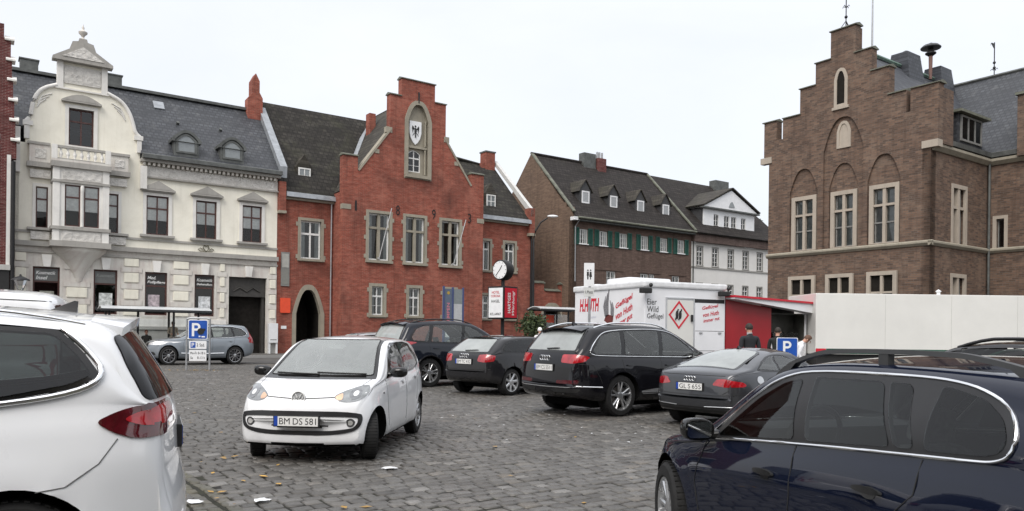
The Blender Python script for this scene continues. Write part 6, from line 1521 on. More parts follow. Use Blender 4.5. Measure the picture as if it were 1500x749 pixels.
wall('arch_field', th, shrink(big, -.05), [nM, lanM], HM, y0=.13, reveal=.10, back=False, thick=.05)
wall('arch_field', th, shrink(nM, -.05), [rect(*UH[1], 6.37, 9.36)], HM, y0=.23, thick=.05)
for k, (a, b_) in enumerate(UH):
    y0 = .13 if k != 1 else .23
    w = window(th, a + .22, b_ - .22, 6.42, 9.18, GFRAME, PANE_D, nx=2, rows=(), fw=.07, mull=.04, y0=y0 - .06, y=.16, surround=(.22, SP, .03), blind=(.97, mat('grey_curtain', (.42, .44, .44), .9, var=.25, scale=3), 0))  # grey curtain also carries the pale reflection of the panes in its colour
    c = (a + b_) / 2; b = MB(); b.box(c - .08, c + .08, y0 - .06, y0 + .12, 6.42, 9.18); b.build('stone_mullion', SP, w)
    for q in ((a + .22, c - .082), (c + .082, b_ - .22)):
        b = MB(); b.box(q[0], q[1], y0 - .05, y0 + .12, 8.28, 8.40); b.build('stone_transom', SP, w); b = MB(); b.box(q[0], q[1], y0 + .06, y0 + .11, 7.42, 7.50); b.build('casement_bar', GFRAME, w)
def lower_window(parent, a, b_, z0, z1, M=None, y0=0.):
    w = window(parent, a + .18, b_ - .18, z0, z1 - .2, GFRAME, PANE_D, nx=2, rows=(), fw=.06, mull=.04, M=M, y0=y0, y=.14, surround=(.2, SP, .03), sill=(.1, .12, .2, SP), blind=(.95, mat('dim_curtain', (.16, .165, .16), .9, var=.4, scale=3), 0))  # dark grey curtain added to lift the tone of the black panes
    c = (a + b_) / 2; b = MB(M); b.box(c - .07, c + .07, y0, y0 + .16, z0, z1 - .2); b.build('stone_mullion', SP, w)
    b = MB(M); b.box(a + .18, c - .072, y0 + .02, y0 + .16, z1 - 1.12, z1 - 1.02); b.build('stone_transom', SP, w); b = MB(M); b.box(c + .072, b_ - .18, y0 + .02, y0 + .16, z1 - 1.12, z1 - 1.02); b.build('stone_transom', SP, w)
for a, b_ in ((-7.70, -6.08), (-5.40, -3.86), (-3.08, -1.54)):
    b = MB(); b.box(a + .1, b_ - .1, -.012, .0, 2.2, 4.8); b.build('window_recess', ROOM, th); lower_window(th, a, b_, 2.4, 4.95, y0=-.15)  # flat dark sheet on the wall face stands in for the shaded opening
for hole, m, fr in ((lanU, ROOM, .16), (lanM, SP, .14)):
    y = -.03 if hole is lanU else .10
    b = MB(); ring2(b, shrink(hole, -fr), hole, y - .03, y + .1); o = b.build('lancet_surround', SP, th)
    b = MB(); b.prism(hole, y + .015, y + .05); b.build('lancet_panel', m, o)
one('lancet_sill', SP, th, (-5.2, -4.25, -.1, .05, 13.72, 13.86))
# string course and cornice, front and side
MS = Matrix(((0, -1, 0, 0), (1, 0, 0, 0), (0, 0, 1, 0), (0, 0, 0, 1)))               # a panel that looks to local +x
wall('side_wall', th, rect(0, 6., -.3, 10.75), [rect(2.2, 3.55, 6.35, 9.15), rect(2.2, 3.55, 2.5, 4.7)], HM, M=MS)
w = window(th, 2.25, 3.5, 6.35, 9.12, GFRAME, PANE_D, nx=2, rows=(), fw=.06, mull=.04, M=MS, y=.2, surround=(.2, SP, .03)); c = 2.875
b = MB(MS); b.box(c - .1, c + .1, .0, .25, 6.35, 9.12); b.build('stone_mullion', SP, w); b = MB(MS); b.box(2.25, 3.5, .04, .22, 8.1, 8.24); b.build('stone_transom', SP, w)
w = window(th, 2.25, 3.5, 2.5, 4.65, GFRAME, PANE_D, nx=2, rows=(.6,), fw=.06, mull=.04, M=MS, y=.2, surround=(.2, SP, .03)); b = MB(MS); b.box(c - .08, c + .08, .0, .25, 2.5, 4.65); b.build('stone_mullion', SP, w)
wall('wing_wall', th, [(0, -.3), (7, -.3), (7, 10.75), (0, 10.75)], [rect(.42, .80, 6.35, 7.85)], HM, y0=6.)
window(th, .42, .80, 6.35, 7.85, GFRAME, PANE_D, nx=1, fw=.05, y0=6., y=.2, surround=(.17, SP, .03))
prof = [(-.16, .0), (-.16, -.08), (-.05, -.2), (.02, -.2), (.02, .06), (-.06, .06)]
for nm, z, m in (('string_course', 6.28, STONE), ('cornice', 10.98, STONE)):
    pr = [(a * (1.6 if nm == 'cornice' else 1), z + q * (1.5 if nm == 'cornice' else 1)) for a, q in prof]
    if nm == 'string_course': b = MB(); b.prismx(pr, -9.25, .16); b.build(nm, m, th)
    b = MB(MS); b.prismx(pr, -.16 if nm == 'string_course' else .12, 5.84); b.build(nm, m, th)
    b = MB(Matrix.Translation((0, 6, 0))); b.prismx(pr, .16, 7); b.build(nm, m, th)
one('corner_stone', SP, th, (-.42, .36, -.06, .4, 10.8, 11.15), (-9.75, -9.0, -.06, .3, 11.6, 11.95)) 
for a, b_, z in ((-9.65, -8.70, 13.98), (-8.32, -7.14, 13.98), (-7.26, -6.2, 15.38), (-6.31, -5.32, 16.55), (-5.43, -3.88, 18.0), (-4.0, -3.0, 16.5), (-3.1, -2.05, 15.3), (-2.16, -1.22, 13.86), (-1.02, .42, 13.86)):
    b = MB(); b.prismx([(-.08, z), (.62, z), (.62, z + .05), (.27, z + .16), (-.08, z + .05)], a, b_); b.build('coping', COPPER, th)
one('corner_pier', HALLBRICK, th, (-.9, .32, .5, 1.5, 11.0, 13.7)); one('ridge_pier', HALLBRICK, th, (-3.95, -3.93, .5, .6, 16.5, 17.9))
# roofs
roof_slab('main_roof', SLATE_Y, th, [(.25, .45, 10.9), (.25, 12, 10.9), (-4.6, 12, 17.1), (-4.6, .45, 17.1)]); roof_slab('main_roof', SLATE_Y, th, [(-9.4, 14, 10.9), (-9.4, .45, 10.9), (-4.6, .45, 17.1), (-4.6, 14, 17.1)])
roof_slab('wing_roof', SLATE, th, [(-1.0, 5.75, 10.95), (8, 5.75, 10.95), (8, 11.5, 17.05), (-4.6, 11.5, 17.05)])
b = MB(); b.tube([(-4.6, .4, 17.18), (-4.6, 12, 17.18)], .12, 6); b.build('ridge_cap', mat('verdigris', (.10, .16, .13), .7, var=.4), th); b = MB(); b.tube([(-4.5, 11.5, 17.1), (8, 11.5, 17.1)], .1, 6); b.build('ridge_cap', LEADD, th)
b = MB(MS); b.prismx([(-.28, 11.06), (.1, 11.06), (.1, 11.4), (-.28, 11.3)], 1.4, 5.9); b.build('gutter', LEADD, th); b = MB(); b.prismx([(5.72, 11.06), (6.1, 11.06), (6.1, 11.4), (5.72, 11.3)], .0, 8); b.build('gutter', LEADD, th)
b = MB(); b.box(-2.2, .12, 2.35, 5.0, 11.35, 12.85); do = b.build('dormer', SLATE, th)
one('dormer_roof', COPPER, do, (-2.4, .42, 2.1, 5.3, 12.851, 12.98))
b = MB(MS); ring2(b, rect(2.6, 4.8, 11.5, 12.8), rect(2.7, 4.7, 11.6, 12.7), -.2, -.1)
for q in (3.32, 4.02): b.box(q, q + .1, -.195, -.11, 11.6, 12.7)
b.build('dormer_frame', GFRAME, do); b = MB(MS); b.box(2.68, 4.72, -.16, -.13, 11.58, 12.72); b.build('dormer_pane', MATS['unlit_pane'], do)
for y0, y1, zt in ((5.7, 7.1, 17.95), (9.5, 10.8, 17.9)):
    b = MB(); xa, xb = -5.25, -4.1
    b.add([(xa - .2, y0 - .25, 15.5), (xb + .2, y0 - .25, 15.5), (xb + .2, y1 + .25, 15.5), (xa - .2, y1 + .25, 15.5), (xa + .1, y0, zt), (xb - .1, y0, zt), (xb - .1, y1, zt), (xa + .1, y1, zt)], [(0, 1, 5, 4), (1, 2, 6, 5), (2, 3, 7, 6), (3, 0, 4, 7), (4, 5, 6, 7)])
    ch = b.build('chimney', SLATE_Y, th)
    if y0 < 6: b = MB(); b.lathe([(.28, 17.95), (.28, 18.1), (.12, 18.2), (.02, 18.25)], 12, (-4.68, 6.4, 0)); b.build('chimney_pot', LEADD, ch, smooth=50)
b = MB(); b.bbox(1.5, 4.5, 5.6, 7.2, 10.9, 14.0, .02); b.build('wing_gable', HALLBRICK, th); one('coping', COPPER, th, (1.42, 4.6, 5.5, 7.3, 13.99, 14.12))
downpipe(th, [(.12, 5.86, 11.0), (.12, 5.86, 0)], LEADD, .07)
tag(th, None)
# on the roofs
def spire(name, label, base, h, cat, vane):
    o = tag(empty(name, base, ANG), label, cat); b = MB(); b.tube([(0, 0, 0), (0, 0, h)], .03, 6); b.build('rod', IRON, o)
    for z in vane[0]: b = MB(); b.ball((0, 0, z), .085, 10, 6); b.build('ball', IRON, o, smooth=60)
    b = MB()
    for a in range(4): t = a * math.pi / 2; b.tube([(0, 0, vane[1]), (.16 * math.cos(t), .16 * math.sin(t), vane[1] + .1), (.2 * math.cos(t), .2 * math.sin(t), vane[1] + .02)], .018, 5)
    b.build('scroll', IRON, o)
    if vane[2]: b = MB(); b.prism([(0, h - .42), (-.42, h - .15), (-.5, h - .3), (-.42, h - .12), (-.2, h - .08), (0, h - .1)], -.01, .01); b.build('vane', IRON, o)
    else: b = MB(); [b.tube([(0, 0, .35), (.25 * math.cos(a * 2.1), .25 * math.sin(a * 2.1), 0)], .02, 5) for a in range(3)]; b.build('stay', IRON, o)
    return o
def tl(x, y, z): return to - V * x + U * y + Vector((0, 0, z - .1))
spire('roof_finial', 'iron finial with balls on the topmost step of the town hall gable', tl(-4.66, .27, 18.12), 2.3, 'finial', ((.55, 1.75), 1.05, False))
spire('weather_vane', 'iron weather vane on the slate ridge at the far right', tl(-2.1, 11.5, 17.1), 2.0, 'weather vane', ((.8, .5), .35, True))
o = tag(empty('flagpole', tl(-3.2, .3, 16.6), ANG), 'bare flagpole rising beside the topmost step of the town hall gable', 'flagpole'); b = MB(); b.tube([(0, 0, 0), (0, 0, 3.6)], [.05, .03], 8); b.build('pole', GALV, o, smooth=60); b = MB(); b.ball((0, 0, 3.65), .06, 8, 6); b.build('ball', GALV, o)
o = tag(empty('siren', tl(-4.3, 8.5, 16.9), ANG), 'mushroom shaped siren on a post between the slate chimneys', 'siren')
b = MB(); b.tube([(0, 0, 0), (0, 0, 1.5)], [.09, .12], 8); b.build('post', mat('rusty_post', (.16, .09, .075), .7), o, smooth=60)
b = MB(); b.lathe([(.1, 1.35), (.3, 1.5), (.3, 1.56), (.14, 1.62), (.14, 1.78)], 16); b.build('horn', IRON, o, smooth=40)
b = MB(); b.lathe([(.12, 1.78), (.54, 1.81), (.56, 1.86), (.42, 2.0), (.17, 2.09), (.06, 2.15), (.01, 2.17)], 24); b.build('hood', DSTEEL, o, smooth=40)
# ------------------------------------------------------------------ street furniture, stalls, people
def wl(s, d, z=0.): p = W0 + U * s + V * d; return Vector((p.x, p.y, z))
def sheet(name, m, parent, x0, x1, z0, z1, y=0., t=.02, r=.0):
    b = MB(); 
    b.prism(rounded(rect(x0, x1, z0, z1), r) if r else rect(x0, x1, z0, z1), y, y + t); return b.build(name, m, parent)
# ---- bus shelter in front of the white house
def shelter(name, label, loc, L, h, group=None):
    o = tag(empty(name, loc, ANG), label, 'bus shelter', group)
    b = MB(); n = 12; pr = []
    for i in range(n + 1): t = i / n; pr.append((-.75 + 1.5 * t, h + .16 * math.sin(math.pi * t)))
    b.prismx(pr + [(y, z - .05) for y, z in pr[::-1]], 0, L); rf = b.build('roof', mat('shelter_roof', (.55, .57, .58), .25, var=.1), o, smooth=40)
    for z_y in (-.76, .76): b = MB(); b.bbox(-.03, L + .03, z_y - .05, z_y + .05, h - .12, h + .0, .02); b.build('roof_beam', DSTEEL, rf)
    n = 4
    for i in range(n):
        for y in (-.6, .6):
            if y < 0 and i in (1, 3): continue
            x = .35 + (L - .7) * i / (n - 1); b = MB(); b.tube([(x, y, .0), (x, y, h - .08)], .055, 8); b.build('post', IRON, o, smooth=60)
    b = MB(); b.box(.4, L - .4, .58, .60, .3, h - .3); b.build('glass_wall', PANE, o)
    b = MB(); b.bbox(1.2, L - 1.2, .15, .5, .42, .47, .01); be = b.build('bench', mat('bench_wood', (.12, .075, .045), .6), o)
    for x in (1.4, L - 1.4): b = MB(); b.box(x, x + .06, .2, .45, 0, .419); b.build('bench_leg', IRON, be)
    return o
sL = wl(-9.45, -2.3, .14)
shelter('bus_shelter', 'long bus shelter with pale curved roof in front of the white house', sL, 5.1, 2.32)
shelter('bus_shelter', 'dark bus shelter beside the red portal, partly hidden by the poultry trailer', wl(14.4, -6.0, .0), 3.6, 3.05)
o = tag(empty('banner', wl(14.75, -5.4, 0), ANG), 'orange red banner panel hanging under the dark bus shelter roof', 'banner')
sheet('cloth', ORANGE, o, 0, .78, 2.2, 2.7, -.02); sheet('cloth', ORANGE, o, .9, 1.7, 2.2, 2.7, -.02); b = MB(); b.tube([(-.05, 0, 2.73), (1.75, 0, 2.73)], .02, 6); b.build('rail', IRON, o); 
for x in (-.03, 1.73): b = MB(); b.tube([(x, 0, 0), (x, 0, 2.75)], .025, 6); b.build('post', IRON, o)
# ---- parking sign with disc in the left of the square
p1 = at(290, 500, 28.0); o = tag(empty('parking_sign', (p1.x, p1.y, 0), R(9)), 'blue parking disc sign with white time plates on two grey posts', 'sign')
for x in (-.40, .40): b = MB(); b.tube([(x, .04, 0), (x, .04, 1.88)], .035, 8); b.build('post', GALV, o, smooth=60)
b = MB(); b.tube([(-.40, .04, 1.86), (-.3, .04, 1.9), (.3, .04, 1.9), (.40, .04, 1.86)], .035, 8); b.build('top_bar', GALV, o, smooth=60)
f = sheet('sign_face', SIGNW, o, -.34, .34, 1.13, 1.84, -.02, .03, .06); sheet('blue_field', SIGNB, f, -.315, .315, 1.155, 1.815, -.027, .007, .05)
def glyph_P(parent, cx, z0, h, y, m=SIGNW):
    w = h * .62; s = h * .17; b = MB(); x0 = cx - w / 2
    b.box(x0, x0 + s, y - .006, y, z0, z0 + h)
    n = 10; R1 = h * .29; cz = z0 + h - R1; out = []; inn = []
    for i in range(n + 1): t = math.pi / 2 - math.pi * i / n; out.append((x0 + w - R1 + R1 * math.cos(t), cz + R1 * math.sin(t))); inn.append((x0 + w - R1 + (R1 - s) * math.cos(t), cz + (R1 - s) * math.sin(t)))
    P = [(x0 + s, z0 + h)] + out + [(x0 + s, cz - R1), (x0 + s, cz - R1 + s)] + inn[::-1] + [(x0 + s, z0 + h - s)]
    vs = []; 
    v, ff = fill2d(P); b.add([(a, y - .006, c) for a, c in v], ff); return b.build('letter_p', m, parent, recalc=False)
glyph_P(f, -.06, 1.24, .48, -.027)
b = MB(); b.lathe([(.001, 0), (.12, 0)], 20, (.10, -.036, 1.42), 'y', cap=False); b.prism([(.0, 1.40), (.25, 1.44), (.26, 1.52), (.05, 1.52)], -.038, -.034); b.build('parking_disc', MATS['ink'], f)
sheet('disc_mark', SIGNW, f, .03, .09, 1.21, 1.26, -.036, .004); sheet('disc_mark', SIGNW, f, .13, .25, 1.20, 1.25, -.036, .004)
g = sheet('plate', SIGNW, o, -.30, .30, .78, 1.07, -.02, .03, .03); sheet('blue_field', SIGNB, g, -.25, -.08, .82, 1.03, -.027, .007); glyph_P(g, -.165, .85, .15, -.027); text_obj('lettering', '2 Std.', MATS['ink'], g, Matrix.Translation((.10, -.022, .925)), height=.11, width=.28)
g = sheet('plate', SIGNW, o, -.30, .30, .34, .74, -.02, .03, .03); text_obj('lettering', 'Mo-Fr 8-18 h', MATS['ink'], g, Matrix.Translation((0, -.022, .63)), height=.09, width=.52); text_obj('lettering', 'Sa     8-13 h', MATS['ink'], g, Matrix.Translation((0, -.022, .46)), height=.09, width=.50)
# ---- blue parking sign in front of the poultry stall
p2 = at(1153, 508, 18.); o = tag(empty('parking_sign', (p2.x, p2.y, 0), R(-14)), 'small blue square sign with a white P in front of the poultry stall', 'sign')
b = MB(); b.tube([(0, .03, 0), (0, .03, 1.4)], .03, 8); b.build('post', GALV, o, smooth=60)
f = sheet('sign_face', SIGNW, o, -.235, .235, 1.0, 1.47, -.02, .03, .03); sheet('blue_field', SIGNB, f, -.22, .22, 1.015, 1.455, -.027, .007, .03); glyph_P(f, 0, 1.09, .30, -.027)
# ---- toilet sign on a post
p3 = at(863, 400, 21.); o = tag(empty('toilet_sign', (p3.x, p3.y, 0), R(-4)), 'white toilet sign with two figures on a grey post before the trailer', 'sign')
b = MB(); b.tube([(.02, .04, 0), (.02, .04, 3.4)], .035, 8); b.build('post', GALV, o, smooth=60)
f = sheet('sign_face', SIGNW, o, -.14, .14, 2.80, 3.44, -.01, .02, .015)
for x, skirt in ((-.035, 0), (.04, 1)):
    b = MB(); b.ball((x, -.014, 3.24), (.02, .003, .022), 8, 6)
    P = [(x - .028, 3.20), (x - .03, 3.10), (x - .018, 3.09), (x - .016, 2.99), (x + .016, 2.99), (x + .018, 3.09), (x + .03, 3.10), (x + .028, 3.20)] if not skirt else [(x - .022, 3.20), (x - .036, 3.06), (x - .014, 3.06), (x - .012, 2.99), (x + .012, 2.99), (x + .014, 3.06), (x + .036, 3.06), (x + .022, 3.20)]
    b.prism(P[::-1], -.016, -.011); b.build('figure', MATS['ink'], f)
g = sheet('small_plate', mat('sign_grey_white', (.55, .56, .55), .4), o, -.14, .14, 2.52, 2.77, -.01, .02, .01); text_obj('lettering', '1.Platz', MATS['ink'], g, Matrix.Translation((0, -.012, 2.645)), height=.08, width=.2)
# ---- public clock with advertising box
p4 = at(737, 398, 38.); o = tag(empty('public_clock', (p4.x, p4.y, 0), R(-40)), 'round public clock on a post with lit white and red advertising boxes', 'clock')
b = MB(); b.tube([(0, 0, 0), (0, 0, 4.2)], .09, 10); b.build('post', IRON, o, smooth=60)
b = MB(); b.lathe([(.44, -.24), (.48, -.26), (.50, -.22), (.50, .22), (.48, .26), (.44, .24)], 36, (0, 0, 4.60), 'y'); dr = b.build('drum', IRON, o, smooth=40)
b = MB(); b.lathe([(.001, -.262), (.44, -.262)], 36, (0, 0, 4.60), 'y', cap=False); fc = b.build('dial', SIGNW, dr, recalc=False)
for k in range(12):
    t = k * math.pi / 6; b = MB(); b.tube([(.36 * math.sin(t), -.27, 4.60 + .36 * math.cos(t)), (.41 * math.sin(t), -.27, 4.60 + .41 * math.cos(t))], .012, 4); b.build('hour_mark', MATS['ink'], fc)
for t, L in ((R(35), .26), (R(222), .38)): b = MB(); b.tube([(-.05 * math.sin(t), -.275, 4.60 - .05 * math.cos(t)), (L * math.sin(t), -.275, 4.60 + L * math.cos(t))], .017, 4); b.build('clock_hand', MATS['ink'], fc)
b = MB(); b.bbox(-.52, .52, -.52, .52, 2.18, 3.78, .02); bx = b.build('advertising_box', IRON, o)
f = sheet('white_panel', SIGNW, bx, -.45, .45, 2.25, 3.70, -.535, .012)
for t, z, h, w, m in (('HOTEL', 3.48, .13, .5, 'sign_red'), ('CORONA', 3.30, .12, .6, 'sign_red'), ('HAGEL', 3.05, .14, .55, 'ink'), ('KEL.64067', 2.42, .12, .7, 'ink')): text_obj('lettering', t, MATS[m], f, Matrix.Translation((0, -.537, z)), height=h, width=w, bold=.01)
b = MB(); b.box(.522, .535, -.45, .45, 2.25, 3.70); f = b.build('red_panel', SIGNR, bx)
Mr = Matrix(((0, 0, -1, 0), (0, 1, 0, 0), (1, 0, 0, 0), (0, 0, 0, 1)))
Mside = Matrix.Translation((.537, 0, 2.97)) @ Matrix(((0, -1, 0, 0), (1, 0, 0, 0), (0, 0, 1, 0), (0, 0, 0, 1)))
text_obj('lettering', 'HARTGES', ITAL, f, Mside @ Matrix.Translation((-.14, 0, 0)) @ Matrix.Rotation(R(-90), 4, 'Y'), height=.22, width=1.0, bold=.02)
text_obj('lettering', 'Werbung', ITAL, f, Mside @ Matrix.Translation((.18, 0, 0)) @ Matrix.Rotation(R(-90), 4, 'Y'), height=.24, width=1.2, shear=.4, bold=.01)
# ---- blue town information stele
p5 = wl(8.35, -5.); o = tag(empty('information_stele', p5, ANG), 'blue framed information stele with grey panel before the red gable', 'information board')
for x in (0, .62, 1.34): b = MB(); b.bbox(x, x + .1, -.06, .06, 0, 4.2 if x else 4.25, .02); b.build('post', mat('stele_blue', (.05, .07, .17), .4), o)
sheet('glass_panel', mat('stele_grey', (.20, .225, .23), .3), o, .72, 1.34, .6, 4.1, -.02, .03); sheet('lower_panel', mat('stele_pale', (.44, .45, .46), .4), o, .74, 1.32, .6, 3.2, -.03, .01)
f = sheet('map_panel', mat('stele_dark', (.10, .13, .18), .4), o, .1, .62, .6, 4.1, -.02, .03); b = MB(); b.lathe([(.001, 0), (.10, 0)], 20, (.36, -.03, 3.85), 'y', cap=False); b.build('emblem', mat('yellow_sign', (.42, .28, .05), .4), f, recalc=False)
text_obj('lettering', 'KEMPEN', mat('pink_letter', (.6, .2, .25), .5), f, Matrix.Translation((.36, -.025, 2.6)) @ Matrix.Rotation(R(-90), 4, 'Y'), height=.2, width=1.3, bold=.01); sheet('notice', SIGNW, f, .18, .5, 1.2, 1.75, -.026, .006)
# ---- things on the brick wall by the passage
o = tag(empty('wall_sign', wl(.0, .0, -.1), ANG), 'glowing orange sign plate on the red wall left of the arched passage', 'sign'); sheet('plate', ORANGE, o, .22, .82, 2.62, 3.5, -.10, .06, .06)
o = tag(empty('notice_board', wl(0, 0, -.1), ANG), 'grey notice board above the orange sign on the red wall', 'notice board'); f = sheet('frame', GFRAME, o, .25, .75, 4.2, 6.2, -.07, .05); sheet('notice', mat('notice_grey', (.2, .2, .18), .5), f, .30, .70, 4.3, 5.2, -.08, .01); sheet('notice', mat('notice_pale', (.36, .36, .33), .5), f, .30, .70, 5.3, 6.1, -.08, .01)
o = tag(empty('house_number', wl(0, 0, -.1), ANG), 'small white number plate on the red wall left of the passage', 'plate'); sheet('plate', SIGNW, o, .30, .62, 1.68, 1.86, -.03, .03)
o = tag(empty('meter_cabinet', wl(-.28, -.32, .14), ANG), 'narrow white meter cabinet on legs between the gateway and the brick house', 'cabinet')
b = MB(); b.bbox(-.26, .26, -.15, .15, .62, 1.75, .015); cb = b.build('box', SIGNW, o); sheet('slot', MATS['seam_grey'], cb, -.18, .18, .78, .82, -.155, .01)
for x in (-.26, .16): b = MB(); b.box(x, x + .1, -.1, .1, -.02, .619); b.build('leg', SIGNW, o)
# ---- lamps
o = tag(empty('street_lamp', at(781, 400, 50) * Vector((1, 1, 0)), 0), 'tall curved street lamp between the red and the brown brick house', 'street lamp')
b = MB(); b.tube([(0, 0, 0), (0, 0, 5.4), (0, 0, 7.6), (.12, 0, 8.15), (.45, 0, 8.72), (.9, 0, 9.02)], [.1, .08, .06, .055, .05, .045], 8); b.build('post', IRON, o, smooth=60)
b = MB(); b.ball((1.22, 0, 9.13), (.36, .13, .09), 12, 8); b.build('lamp_head', SIGNW, o, smooth=60)
pl_ = at(30, 410, 30.); o = tag(empty('lantern_post', (pl_.x, pl_.y, 0), 0), 'old fashioned lantern on a post at the left, over the flower boxes', 'street lamp')
b = MB(); b.tube([(0, 0, 0), (0, 0, 2.7)], [.09, .05], 8); b.build('post', IRON, o, smooth=60)
b = MB(); b.lathe([(.06, 2.7), (.16, 2.78), (.17, 2.9), (.08, 2.95)], 12); b.build('socket', IRON, o, smooth=50); b = MB(); b.lathe([(.10, 2.95), (.24, 3.32)], 12, cap=False); b.build('glass', PANE, o)
b = MB(); b.lathe([(.33, 3.32), (.32, 3.36), (.18, 3.44), (.05, 3.49), (.03, 3.56)], 20); b.build('hood', IRON, o, smooth=50)
# ---- plants
def leaf_cloud(b, c, r, n, size, rng, mi=(0,)):
    for _ in range(n):
        while True:
            d = Vector((rng.uniform(-1, 1), rng.uniform(-1, 1), rng.uniform(-1, 1)))
            if .25 < d.length < 1: break
        k = .75 + .35 * math.sin(d.x * 5 + c[0]) * math.cos(d.z * 4 + d.y * 3); p = Vector(c) + Vector((d.x * r[0], d.y * r[1], d.z * r[2])) * k
        a = Vector((rng.gauss(0, 1), rng.gauss(0, 1), rng.gauss(0, .6))).normalized(); q = a.orthogonal().normalized(); q.rotate(Matrix.Rotation(rng.random() * 6, 3, a)); t = a.cross(q); s = size * rng.uniform(.6, 1.3)
        b.add([p - q * s, p + t * s * .45, p + q * s, p - t * s * .45], [(0, 1, 2, 3)], rng.choice(mi))
rng = random.Random(11)
pb = at(781, 480, 44.); o = tag(empty('potted_shrub', (pb.x, pb.y, 0), 0), 'round leafy shrub in a tub before the red portal', 'plant')
b = MB(); leaf_cloud(b, (0, 0, 1.95), (1.0, .9, .95), 1500, .10, rng, (0, 0, 1)); b.build('foliage', [LEAFY, mat('leaf_light', (.075, .10, .035), .6, var=.4)], o, recalc=False)
b = MB(); b.lathe([(.45, 0), (.6, .8), (.62, .85), (.55, .85), (.5, .7), (.01, .68)], 20); b.build('tub', mat('terracotta', (.22, .10, .06), .8), o, smooth=40); b = MB(); b.tube([(0, 0, .68), (.03, 0, 1.5)], .05, 6); b.build('stem', mat('bark', (.06, .045, .035), .9), o)
for k, (x, Yd, lab) in enumerate(((14, 30.3, 'flower box with red blooms left of the old lantern'), (40, 30.5, 'flower box with pink blooms right of the old lantern'))):
    q = at(x, 425, Yd); o = tag(empty('flower_box', (q.x, q.y, 0), ANG), lab, 'plant', 'flower boxes by the old lantern')
    b = MB(); leaf_cloud(b, (0, 0, 2.55), (.42, .3, .38), 260, .09, rng, (0, 0, 0, 1)); b.build('foliage', [LEAFY, mat('bloom_%d' % k, (.42, .06, .08) if k == 0 else (.45, .14, .2), .6)], o, recalc=False)
    b = MB(); b.bbox(-.45, .45, -.15, .15, 2.0, 2.25, .01); b.build('box', IRON, o); b = MB(); b.tube([(0, 0, 0), (0, 0, 2.0)], .04, 6); b.build('post', IRON, o)
# conifer top behind the grey house
q = at(1113, 335, 84.); o = tag(empty('conifer', (q.x, q.y, 0), 0), 'dark conifer tip showing behind the pale grey house', 'tree')
b = MB(); 
for i in range(1600):
    t = rng.random() ** .7; z = 2 + 12.2 * t; r_ = 2.6 * (1 - t) + .06; a = rng.random() * 6.28; rr = r_ * rng.uniform(.35, 1.); p = Vector((rr * math.cos(a), rr * math.sin(a), z - rr * .25))
    d = Vector((math.cos(a), math.sin(a), -.25)) * .45; n_ = Vector((-math.sin(a), math.cos(a), 0)) * .13; b.add([p - n_, p + d, p + n_, p - d * .3 + Vector((0, 0, .12))], [(0, 1, 2, 3)])
b.build('crown', mat('conifer_green', (.022, .038, .026), .8, var=.5), o, recalc=False); b = MB(); b.tube([(0, 0, 0), (0, 0, 13.9)], [.3, .03], 8); b.build('trunk', MATS['bark'], o)
# ---- the poultry sales trailer
tp = at(945, 415, 22.); TANG = R(27.1); T0 = Vector((tp.x, tp.y, 0)); tr = tag(empty('poultry_trailer', T0, TANG), 'white poultry sales trailer with red lettering and an open red counter side', 'trailer')
b = MB(); b.bbox(0, 3.02, 0, 3.8, .55, 2.88, .03); b.build('body', TRAILERW, tr)
b = MB(); b.bbox(-.05, 3.06, -.05, 3.85, 2.862, 3.05, .05); b.build('roof_rim', mat('trailer_rim', (.68, .69, .70), .4), tr)
for x0, x1, y0, y1, z1, nm in ((.3, 1.9, 1.2, 2.4, 3.24, 'roof_hatch'), (.3, 1.1, 3.0, 3.7, 3.12, 'roof_hatch')): b = MB(); b.bbox(x0, x1, y0, y1, 3.02, z1, .06); b.build(nm, TRAILERW, tr, smooth=40)
for x, z in ((.02, 2.80), (2.93, 2.80)):
    b = MB(); b.bbox(x - .28, x + .06, -.24, -.06, z - .12, z + .03, .03); l_ = b.build('spotlight', MATS['matt_black'], tr); b = MB(); b.ball((x + .08, -.14, z + .12), .06, 8, 6); b.build('sensor', MATS['matt_black'], l_, smooth=60)
red = mat('lettering_red', (.55, .02, .04), .45, var=.05); Mf = Matrix.Translation((0, 0, 0)); TE = MATS['ink']
for t, z, h, w in (('Eier', 2.45, .17, .34), ('Wild', 2.24, .17, .40), ('Geflügel', 2.02, .19, .58)): text_obj('lettering', t, TE, tr, Matrix.Translation((.08, -.003, z)), height=h, width=w, align='LEFT')
d_ = sheet('door', TRAILERG, tr, .78, 1.76, .6, 2.52, -.02, .02); 
for q in ((.74, .78, .6, 2.56), (1.76, 1.80, .6, 2.56)): sheet('door_frame', ALU, d_, *q, -.03, .03)
sheet('door_frame', ALU, d_, .74, 1.80, 2.56, 2.60, -.03, .03); b = MB(); b.bbox(1.66, 1.72, -.08, -.02, 1.9, 2.1, .01); b.build('door_handle', MATS['matt_black'], d_)
b = MB(); dc, dz = 1.22, 2.09; ring2(b, [(dc - .38, dz), (dc, dz - .42), (dc + .38, dz), (dc, dz + .42)], [(dc - .31, dz), (dc, dz - .34), (dc + .31, dz), (dc, dz + .34)], -.028, -.02); em = b.build('emblem', red, d_)
for sx in (-.07, .05): b = MB(); b.ball((dc + sx, -.024, dz), (.055, .008, .13), 10, 8); b.tube([(dc + sx - .06, -.026, dz - .15), (dc + sx + .04, -.026, dz + .17)], .02, 5); b.build('emblem_bird', TE, em, smooth=60)
f2 = sheet('hatch_panel', TRAILERW, tr, 1.83, 2.96, .6, 2.46, -.02, .02); sheet('hatch_gap', MATS['matt_black'], tr, 1.82, 2.97, 2.47, 2.58, -.012, .012)
